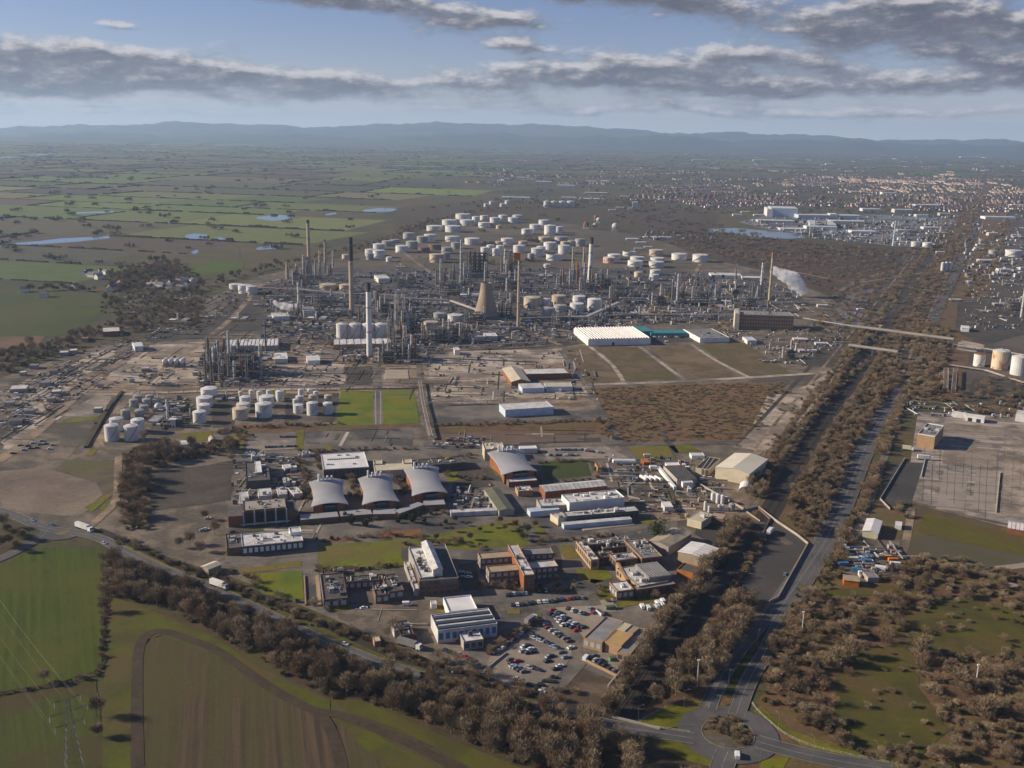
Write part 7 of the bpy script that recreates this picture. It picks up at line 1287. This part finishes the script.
row([(517.5, 680, "silver"), (518, 685.5, "dark"), (534, 687, "dark"), (541, 686, "black"), (541, 693, "white"), (546, 682.5, "dark"), (552, 683, "dark"), (554, 678.5, "black"), (530, 686, "black")], R(-10), "at the car park's shaded bottom end", G1)
row([(540, 621.5, "red"), (544, 624.5, "dark"), (548, 628.5, "dark red"), (552, 631, "silver"), (556.5, 634, "silver"), (561, 637, "dark"), (569, 642, "dark"), (571, 648.5, "white"), (546, 626, "dark blue"), (565, 639, "grey")], R(35), "along the car park's lane edge", G1)
G2 = "cars in the upper slanting rows"
row([(552, 611, "red"), (550.6, 614.5, "dark"), (555, 616.5, "dark"), (557.5, 619, "silver"), (560, 622, "white"), (563, 625.6, "white"), (567.5, 626, "dark"), (572, 628, "dark blue"), (575.6, 631, "red")], R(50), "in the lower line of the slanting double row", G2)
row([(560, 614.3, "dark"), (562, 617.5, "white"), (566, 619, "dark blue"), (564, 621.5, "dark"), (570, 622.8, "silver"), (574, 624.5, "white"), (579, 627.2, "dark"), (583, 628, "black"), (557, 613, "grey")], R(50), "in the upper line of the slanting double row", G2)
row([(568, 609.3, "dark red"), (572.5, 611, "white"), (576, 612.2, "dark"), (580, 613.3, "silver"), (584, 614.4, "dark blue"), (590, 609.5, "silver blue"), (593, 613.3, "red")], R(70), "in the short row above the slanting double row", G2)
row([(512.5, 605.8, "dark"), (517.5, 605.4, "white"), (522, 605.2, "dark"), (529, 604.4, "dark blue"), (533, 603.6, "dark"), (539, 602.8, "white"), (544, 602.3, "white"), (546.8, 602.2, "silver"), (552.5, 602.2, "dark"), (557.5, 601, "black"), (562, 600.4, "dark blue"), (569, 599.4, "red"), (573.2, 599, "dark red"), (577.5, 598.8, "dark"), (582.5, 598.9, "grey")], R(95), "on the street below the brick cross office", "cars along the office street")
row([(507.5, 596, "dark"), (511, 595.5, "black"), (514, 594.5, "silver"), (522.5, 594.2, "blue"), (526, 594, "silver blue"), (539, 591.5, "dark red"), (545.6, 591.2, "white"), (557.5, 591, "red"), (518, 595, "dark blue")], R(95), "close before the brick cross office", "cars close before the brick office")
row([(461, 573, "silver"), (468, 574.3, "silver blue"), (463, 578, "grey"), (469, 578, "white")], R(10), "in the shaded court beside the tall office block", "cars in the office court")
row([(642, 608, "white"), (648, 609.4, "white"), (657, 607.8, "silver"), (662.5, 602.5, "white"), (662, 606.5, "white"), (657.5, 604.4, "white"), (667, 603, "dark")], R(100), "in the row below the pale offices", "vans below the pale offices", True)
row([(586, 659.5, "white")], R(60), "at the head of the garage yard wall", "vehicles of the garage yard", True)
row([(591, 658.5, "dark"), (595, 661, "silver"), (599, 664.5, "dark blue"), (604, 666, "black"), (609, 669.5, "dark"), (613.5, 672, "grey"), (601, 662, "black"), (593.5, 656.5, "grey")], R(55), "along the wall of the garage yard", "vehicles of the garage yard")
row([(446, 651.5, "dark blue"), (451, 653.5, "dark"), (460, 655.5, "silver"), (465.6, 658, "red"), (471, 661, "dark"), (474, 664, "silver blue")], R(-30), "parked behind the tan trees by the rail bank", "cars behind the tan trees")
row([(456, 672.5, "silver"), (484, 675.5, "white")], R(20), "on the rough ground by the rail bank", "cars on the rough ground"); car(364, 609, "white", R(20), "single white car on the empty forecourt below the courtyard building"); car(407, 605.5, "white", R(5), "white van on the forecourt before the tall office block", None, True); car(415, 637, "red", R(80), "small red car beside the dark roofed low building"); car(457, 640, "red", R(80), "small red car at the workshop porch")
row([(548 + i * 3.1, 455.5 + (i % 3) * .15, ("white", "dark", "silver", "dark", "dark blue", "white", "white", "grey", "dark", "silver")[i]) for i in range(10)], R(100), "in the lower row above the pitch", "cars above the small pitch"); row([(556 + i * 3.3, 450.2, ("dark", "silver", "dark blue", "dark", "black", "grey", "dark", "silver blue", "dark", "white")[i]) for i in range(10)], R(100), "in the upper row above the pitch", "cars above the small pitch"); row([(585 + i * 4, 451 + i * .5, ("silver", "red", "dark", "white", "grey")[i]) for i in range(5)], R(100), "in the end rows above the pitch", "cars above the small pitch")
row([(24, 450.5, "silver"), (28, 446.5, "dark"), (33, 443.5, "white"), (37, 448.5, "dark"), (42, 441.5, "silver blue"), (46, 444.5, "dark blue"), (50, 449.5, "white"), (53, 445.5, "silver"), (31, 449, "black"), (40, 445, "grey"), (13, 454, "dark"), (20, 446, "grey")], R(30), "scattered on the left gravel lot", "cars on the left gravel lot")
row([(266 + i * 3.2, 447.5 - i * .1, ("dark", "black", "dark", "dark blue", "grey", "dark", "silver", "black", "dark", "dark")[i]) for i in range(10)], R(95), "in the pale lot's lower row", "cars in the pale lot"); row([(281 + i * 3.2, 437.2, ("dark", "grey", "black", "dark", "dark blue")[i]) for i in range(5)], R(95), "in the pale lot's upper row", "cars in the pale lot")
row([(233, 533, "dark"), (206, 530, "white"), (208, 519, "white"), (203, 531, "silver")], R(20), "in the lane left of the long white roofed building", "cars in the left lane"); row([(700 + i * 6, 459 + i * 3 - (i % 2), ("silver", "white", "dark")[i % 3]) for i in range(3)], R(20), "near the glazed sheds' upper end", "cars by the glazed sheds"); row([(722, 479, "white"), (727, 480, "silver")], R(10), "in front of the cream gabled warehouse", "cars by the cream warehouse"); car(895, 428, "red", R(10), "red van parked left of the boxy pinkish building", None, True); row([(700, 574, "white"), (772, 532, "silver")], R(30), "at the edge of the dark fenced plot", "vehicles by the fenced plot", True)
row([(345 + 0, 645, "white")], R(-32), "driving on the main road below the wood", "traffic on the main road"); row([(104, 544, "silver"), (33, 521, "silver blue"), (52, 526, "blue")], R(-25), "near the left roundabout", "traffic at the left roundabout"); row([(741, 660, "dark"), (846, 470, "silver"), (870, 420, "white"), (913, 350, "white"), (785, 575, "grey")], R(60), "driving on the dual carriageway", "traffic on the dual carriageway"); row([(737, 757, "white")], R(80), "leaving the bottom roundabout", "traffic at the bottom roundabout", True)
row([(640 + i * 9, 342.5, ("white", "silver", "dark", "white")[i]) for i in range(4)] + [(655 + i * 5.5, 338, ("white", "silver", "white", "red", "white", "dark")[i]) for i in range(6)], R(5), "in the yard below the teal sheds", "vehicles by the teal sheds", True)
for i_ in range(4):
    row([(831 + i_ * 6 + k_ * 4.6, 322 - i_ * 7 - k_ * .4, random.choice(("white", "silver", "dark", "grey", "blue", "dark", "silver blue"))) for k_ in range(6)], R(60), ("in the nearest row", "in the second row", "in the third row", "in the farthest row")[i_] + " behind the brick block", "cars behind the brick block")
row([(495, 654, "dark"), (499, 651.5, "silver"), (514, 640, "dark"), (522, 634, "white"), (525, 632, "dark")], R(60), "near the hedge corner of the car park", G1)
row([(520, 671, "dark"), (524, 672.5, "grey"), (556, 670, "dark"), (560, 667, "white"), (551, 657, "dark"), (561, 653, "grey")], R(30), "scattered in the car park's lower half", G1)
# lorries
def lorry(px, py, ang, L, body, label, cab="white"):
    c = P(px, py); t = thing("lorry", (c.x, c.y, .16), label, "lorry", None, ang); b = MB(); b.box(-L * .12, 0, 1.1, 3.9, L * .76, 2.5, body); b.build("trailer_box", t); q = MB(); q.prism([(L * .29, -1.2), (L * .46, -1.2), (L * .46, 1.2), (L * .29, 1.2)], .6, 3.2, paint(cab)); q.build("cab", t); g_ = MB(); g_.box(L * .46 + .03, 0, 1.9, 2.8, .08, 2.1, W_glass); g_.build("windscreen", t); ch = MB(); ch.box(-L * .03, 0, .7, 1.05, L * .9, 1.0, W_black); ch.build("chassis", t)
    for x in (-L * .42, -L * .34, -L * .26, L * .2, L * .38):
        for y in (-1.1, 1.1): w_ = MB(); w_.bar((x, y - .15, .5), (x, y + .15, .5), 1.0, W_tyre, 10); w_.build("wheel", t)
lorry(84.5, 530, R(-32), 16, W_white, "long white lorry leaving the left roundabout"); lorry(219.5, 587.5, R(-30), 13, W_white, "white lorry on the main road beside the tilted cream shed"); lorry(410, 647.5, R(-28), 14, W_grey, "lorry with a grey trailer parked by the tan trees"); lorry(531, 623, R(55), 9, W_grey, "grey lorry by the hedge at the car park's top corner"); lorry(925, 460, R(-10), 12, W_white, "white lorry in the yard below the boxy pinkish building"); lorry(908, 450.5, R(-25), 9, W_cream, "cream lorry left of the white one in the boxy building's yard"); lorry(770, 534, R(60), 9, W_white, "white lorry at the top of the dark fenced plot")
for x, y, a_, m, lb in ((600, 614, R(-60), W_pblue, "pale green skip lorry box beside the garage's back corner"), (614, 660, R(20), mat("m_green", (.12, .28, .14), (.1, .22, .11), .4, .6), "green skip beside the garage's front corner"), (610, 609, R(15), MATS["m_green"], "green skip behind the garage roof")):
    c_ = P(x, y); b = MB(); b.prism([(-2.6, -1.1), (2.6, -1.1), (2.6, 1.1), (-2.6, 1.1)], .1, 1.9, m, top=W_dgrey); b.add([(2.6, -1.1, .6), (2.6, 1.1, .6), (3.3, 1.1, 1.9), (3.3, -1.1, 1.9)], [(0, 1, 2, 3)], m); o = b.build("skip", None, c_); o.rotation_euler = (0, 0, a_); tag(o, lb, "skip")
# walls and fences
def wall(name, pts, h, w_, m, label, cat="wall"):
    ps = [P(*p) for p in pts]; t = thing(name, ps[0], label, cat)
    for a, c in zip(ps, ps[1:]):
        b = MB(); u = (c - a).normalized(); v_ = Vector((-u.y, u.x, 0)) * w_ / 2; q = [a - ps[0] + v_, a - ps[0] - v_, c - ps[0] - v_, c - ps[0] + v_]; b.prism([(p.x, p.y) for p in q], 0, h, m); b.build("wall_length", t)
    return t
wall("boundary_wall", [(769, 603.5), (778, 599), (808, 545), (797, 536), (776, 522), (758, 508), (745, 511), (690, 480)], 1.8, .4, W_conc, "pale wall round the right side of the dark fenced plot"); wall("boundary_wall", [(733, 593), (770, 520), (757, 508)], 1.5, .5, W_brickd, "low brown wall on the railway side of the dark fenced plot"); wall("parapet_wall", [(655, 632), (608, 688)], 1.6, .6, W_conc, "pale parapet wall along the railway by the garage", "wall"); wall("bank_wall", [(690, 480), (740, 508), (760, 522)], 1.2, .5, W_tan, "thin pale wall crossing the head of the railway cutting"); wall("yard_wall", [(586, 662), (620, 679)], 1.5, .5, W_sand, "sandy wall along the lower edge of the garage yard"); wall("cut_wall", [(484, 672), (506, 654)], 1.0, .5, W_conc, "low kerb wall on the left edge of the gravel car park"); wall("yard_wall", [(905, 459), (880, 500), (890, 510)], 1.6, .4, W_conc, "pale wall along the left side of the dark plot right of the road"); wall("pale_pipe_wall", [(925, 460), (921, 477)], 1.2, .6, W_pale, "short pale wall at the right side of the dark plot"); wall("loop_wall", [(633, 470), (638, 480), (628, 487), (628, 497), (640, 500)], 1.2, .8, W_conc, "pale curved kerb wall round the tanker yard loop"); wall("concrete_wall", [(1000, 473), (996, 513)], 1.2, .5, W_cream, "pale wall on the right of the paler concrete bay")
wall("hedge_wall", [(112, 402), (86, 448)], 1.6, 3.0, M_wood, "dark earth bank left of the big tank group's road", "bank"); wall("hedge_wall", [(122, 392), (96, 424)], 1.4, 2.5, M_wood, "dark earth bank right of the paved left yard", "bank")
def fence(pts, h, label, m=W_steelw):
    ps = smooth([P(*p) for p in pts], 4); t = thing("road_fence", ps[0], label, "fence"); b = MB(); r = MB(); d = 0
    for a, c in zip(ps, ps[1:]):
        n = max(1, int((c - a).length / 3))
        for i in range(n): e = a.lerp(c, i / n) - ps[0]; b.bar(e, e + Vector((0, 0, h)), .14, m)
        for z in (.45, .95): r.bar(a - ps[0] + Vector((0, 0, h * z)), c - ps[0] + Vector((0, 0, h * z)), .1, m)
    b.build("post", t)["kind"] = "stuff"; r.build("rail", t)
fence([(752, 704), (760, 714), (785, 735), (815, 748), (850, 756), (890, 764)], 1.3, "pale steel fence curving round the outside of the bottom roundabout"); fence([(640, 722), (665, 708), (688, 697)], 1.3, "pale steel fence on the verge left of the bottom roundabout"); fence([(656, 728), (690, 733)], 1.1, "short fence on the road bridge over the railway")
# lamps, poles, pylons
lp = thing("street_lamp", (0, -420, 0)); b = MB(); b.bar((0, 0, 0), (0, 0, 9), .16, W_steel, 6, .1); b.bar((0, 0, 9), (1.6, 0, 9.4), .1, W_steel, 5); b.build("post", lp); b = MB(); b.box(1.9, 0, 9.3, 9.5, .8, .3, W_steel, bottom=True); b.build("lamp_head", lp); proto(lp)
for i, (x, y, rz, lb) in enumerate(((684, 708, 0, "on the verge left of the roundabout's top exit"), (638, 724, 0, "at the end of the railway bridge"), (681, 744, 0, "on the grass below the main road's roundabout arm"), (723, 766, 2, "beside the bottom arm of the roundabout"), (759, 772, 1, "on the lawn corner below the roundabout"), (778, 733, 2, "behind the curving roundabout fence"), (813, 757, 2, "along the roundabout's right arm"), (876, 763, 2, "far along the right arm of the roundabout"), (728, 690, 1, "on the left verge of the dual carriageway near the roundabout"), (757, 648, 1, "on the median of the dual carriageway"), (772, 606, 1, "at the corner of the dark fenced plot"), (800, 620, 3, "right of the dual carriageway in the scrub edge"), (438, 690, 0, "on the bank between main road and railway line"), (555, 709, 0, "beside the main road below the dirt lot"), (338, 616, 0, "by the ramp wall's lower end"), (590, 712, 0, "near the left end of the railway bridge"), (835, 540, 3, "on the right of the carriageway below the scrapyard"))):
    c = P(x, y); o = lp if i == 0 else copy_tree(lp); o.location = (c.x, c.y, 0); o.rotation_euler = (0, 0, rz); tag(o, "grey street lamp " + lb, "street lamp", "street lamps")
for x, y, ty, lb in ((697, 687, 662, "tall white mast pole on the verge above the bottom roundabout"), (975, 690, 666, "tall pale lattice mast standing in the scrub woodland"), (802, 632, 613, "pale pole at the edge of the scrub right of the carriageway"), (611, 441, 437, "small white pole at the heath's lower corner")):
    c = P(x, y); h = (y - ty) / vpm(x, y); t = thing("mast", (c.x, c.y, 0), lb, "mast"); b = MB(); b.bar((0, 0, 0), (0, 0, h), .8 if h > 7 else .4, W_steelw, 6, .5); b.build("shaft", t); b = MB(); b.box(0, 0, h, h + .6, 1.1, .8, W_white); b.build("head", t)
def pylon(px, py, h, rz, label, base=6.0):
    c = P(px, py); t = thing("pylon", (c.x, c.y, 0), label, "pylon", None, rz); b = MB(); n = 9; lv = [(base * (1 - i / n) ** 1.25 + .9, h * .92 * (i / n) ** .9) for i in range(n + 1)]; th_ = .14
    for i in range(n):
        (r0, z0), (r1, z1) = lv[i], lv[i + 1]; A = [(sx_ * r0 / 2, sy * r0 / 2, z0) for sx_, sy in ((-1, -1), (1, -1), (1, 1), (-1, 1))]; Bq = [(sx_ * r1 / 2, sy * r1 / 2, z1) for sx_, sy in ((-1, -1), (1, -1), (1, 1), (-1, 1))]
        for k in range(4): b.bar(A[k], Bq[k], th_, W_steel); b.bar(A[k], Bq[(k + 1) % 4], th_ * .6, W_steel); b.bar(A[(k + 1) % 4], Bq[k], th_ * .6, W_steel); b.bar(A[k], A[(k + 1) % 4], th_ * .6, W_steel)
    b.bar((0, 0, h * .9), (0, 0, h), th_, W_steel); b.build("lattice_tower", t); ends = []
    for z, L in ((.6, 5.5), (.75, 7.0), (.9, 4.8)):
        for s in (-1, 1):
            a = MB(); e = (s * L, 0, h * z + .3); a.bar((s * .6, -.6, h * z), e, .16, W_steel); a.bar((s * .6, .6, h * z), e, .16, W_steel); a.bar((s * .5, 0, h * z + 1.8), e, .13, W_steel); a.build("cross_arm", t); q = MB(); q.lathe([(.14, h * z - 2.4), (.2, h * z - 1.2), (.14, h * z + .2)], W_steelw, 6, s * L, 0); q.build("insulator", t); ends.append((s * L, 0, h * z - 2.4))
    return t, ends
t1, en = pylon(75, 772, 36, R(38), "steel lattice pylon standing in the rough green field at bottom left"); 
d0_ = P(-60, 560) - t1.location; M_ = Matrix.Rotation(R(38), 3, 'Z'); b = MB(); b2 = MB()
for e in en:
    a = M_ @ Vector(e); pv = a
    for i in range(1, 11): q = i / 10; p = a + Vector((d0_.x, d0_.y, 0)) * q; p.z = a.z - 14 * 4 * q * (1 - q) * .5; b.bar(pv, p, .05, W_steel, 3); pv = p
o = b.build("overhead_cable", t1); o["kind"] = "stuff"; o.rotation_euler = (0, 0, -R(38))
for x, y, h in ((146, 322, 34), (239 - 90, 318, 34), (547, 197, 30), (838, 258, 34), (240, 262, 30), (385, 215, 30), (600, 150, 30)):
    t_, _ = pylon(x, y, h, R(20), "x", 7); del t_["label"]; later(t_, "grey lattice pylon", x, y, "pylon", "distant pylons")
# rail bridge deck of the main road over the cutting
wall("bridge_parapet", [(612, 718), (660, 730)], 1.3, .5, W_conc, "near parapet of the road bridge over the railway cutting", "parapet"); 
# the far town: houses
def house_mesh(wm, rm):
    b = MB(); b.prism([(-5, -3.6), (5, -3.6), (5, 3.6), (-5, 3.6)], 0, 5, wm); b.add([(-5, -3.6, 5), (-5, 3.6, 5), (-5, 0, 8)], [(0, 2, 1)], wm); b.add([(5, -3.6, 5), (5, 3.6, 5), (5, 0, 8)], [(0, 1, 2)], wm); b.add([(-5.2, -3.9, 4.9), (5.2, -3.9, 4.9), (5.2, 0, 8.05), (-5.2, 0, 8.05), (-5.2, 3.9, 4.9), (5.2, 3.9, 4.9)], [(0, 1, 2, 3), (3, 2, 5, 4)], rm); b.box(3.2, 0, 7, 9.2, .9, .7, W_brick); return b.mesh("house")
HP = [((.62, .50, .37), (.30, .20, .15)), ((.72, .66, .57), (.26, .21, .18)), ((.30, .20, .145), (.17, .13, .115)), ((.54, .38, .26), (.34, .215, .155)), ((.64, .60, .55), (.15, .14, .135)), ((.48, .38, .28), (.27, .19, .14))]
HM = [house_mesh(mat("m_house_wall_%d" % i, w_, None, rand=.15, fine=.05), mat("m_house_roof_%d" % i, r_, None, rand=.2, fine=.1)) for i, (w_, r_) in enumerate(HP)]
TOWN = [(640, 190), (700, 180), (800, 176), (960, 178), (1060, 182), (1060, 214), (980, 210), (955, 212), (900, 204), (860, 208), (800, 205), (770, 204), (720, 208), (690, 203), (640, 200)]
hp = []
def streets(n, xr, yr, keep, half=True):
    """terraces and semis along short streets, in blocks that share a direction"""
    out = []
    for _ in range(n):
        x, y = random.uniform(*xr), random.uniform(*yr)
        if not keep(x, y): continue
        c = P(x, y); blk = math.sin(round(c.x / 420) * 12.9 + round(c.y / 420) * 78.2); a = (0.12 if blk > 0 else 1.5) + blk * .35; L = random.uniform(70, 260); u = (math.cos(a), math.sin(a))
        for sd_ in (-11, 11):
            d = -L / 2
            while d < L / 2:
                if random.random() < .88: out.append((c.x + u[0] * d - u[1] * sd_, c.y + u[1] * d + u[0] * sd_, a))
                d += random.choice((9, 9, 10, 14))
    return out
def in_town(x, y):
    if not inside(x, y, TOWN) or (955 < x < 1005 and abs((x - 990) + (y - 178) * .45) < 9): return False
    c = P(x, y); return math.sin(c.x * .0031 + 1) + math.sin(c.y * .0027 - c.x * .0016) > random.uniform(-2.2, .6)
hp = streets(900, (600, 1100), (176, 214), in_town)
hp.sort(key=lambda q: q[1])
for (x, y, a) in hp[:240]:
    tag(link("house", random.choice(HM), None, (x, y, 0), a, (.85, .85, .85)), "small gabled house in the rows along the near edge of the far town", "house", "houses of the far town")
tag(scatter("far_town_houses", hp[240:], source("houses", HM), .75, 1.0), None, None, None, 'stuff')
def in_plain(x, y):
    return random.random() < (.55 if x > 470 else max(0, math.sin(x * .017 + 1.2) + math.sin(x * .043 + y * .2)) * .22) and (x > 470 or y < 178)
scatter("far_villages", streets(620, (-60, 1090), (150, 186), in_plain), bpy.data.collections["houses"], .7, 1.1)
for x, y in ((85, 276), (89, 274), (92, 277), (97, 276), (103, 273.5), (106, 274), (99, 279), (110, 291), (113, 290), (120, 286), (155, 285), (160, 287), (166, 284), (172, 285), (179, 284), (185, 282), (187, 286), (193, 283), (75, 289), (44, 297), (25, 292), (170, 288), (150, 288), (180, 290)):
    c = P(x, y); o = link("house", HM[4] if (x * 7) % 3 else HM[1], None, (c.x, c.y, 0), R((x * 37) % 180), (1.25, 1.25, 1.1)); later(o, "small pale farm house of the left hamlet", x, y, "house", "houses of the left hamlet")
scatter("town_trees", [P(random.uniform(620, 1060), random.uniform(176, 214))[:2] for _ in range(1700)], S_GROVE, .3, .65)
settle_labels()
# ------------------------------------------------------------------ the air
HZ = 4.3e-5
b = MB(); b.prism([(-25500, -1000), (25500, -1000), (25500, 27500), (-25500, 27500)], -1.0, 640.0, M_ground, bottom=True)
o = b.build("haze"); o["kind"] = 'stuff'; m = bpy.data.materials.new("m_haze"); m.use_nodes = True; t = NT(m.node_tree); t.n.clear(); pv = t.node('ShaderNodeVolumePrincipled'); pv.inputs['Color'].default_value = rgb(.52, .72, 1.0); pv.inputs['Density'].default_value = HZ; pv.inputs['Anisotropy'].default_value = 0.2
ou = t.node('ShaderNodeOutputMaterial'); t.l.new(pv.outputs[0], ou.inputs['Volume']); o.data.materials.clear(); o.data.materials.append(m)
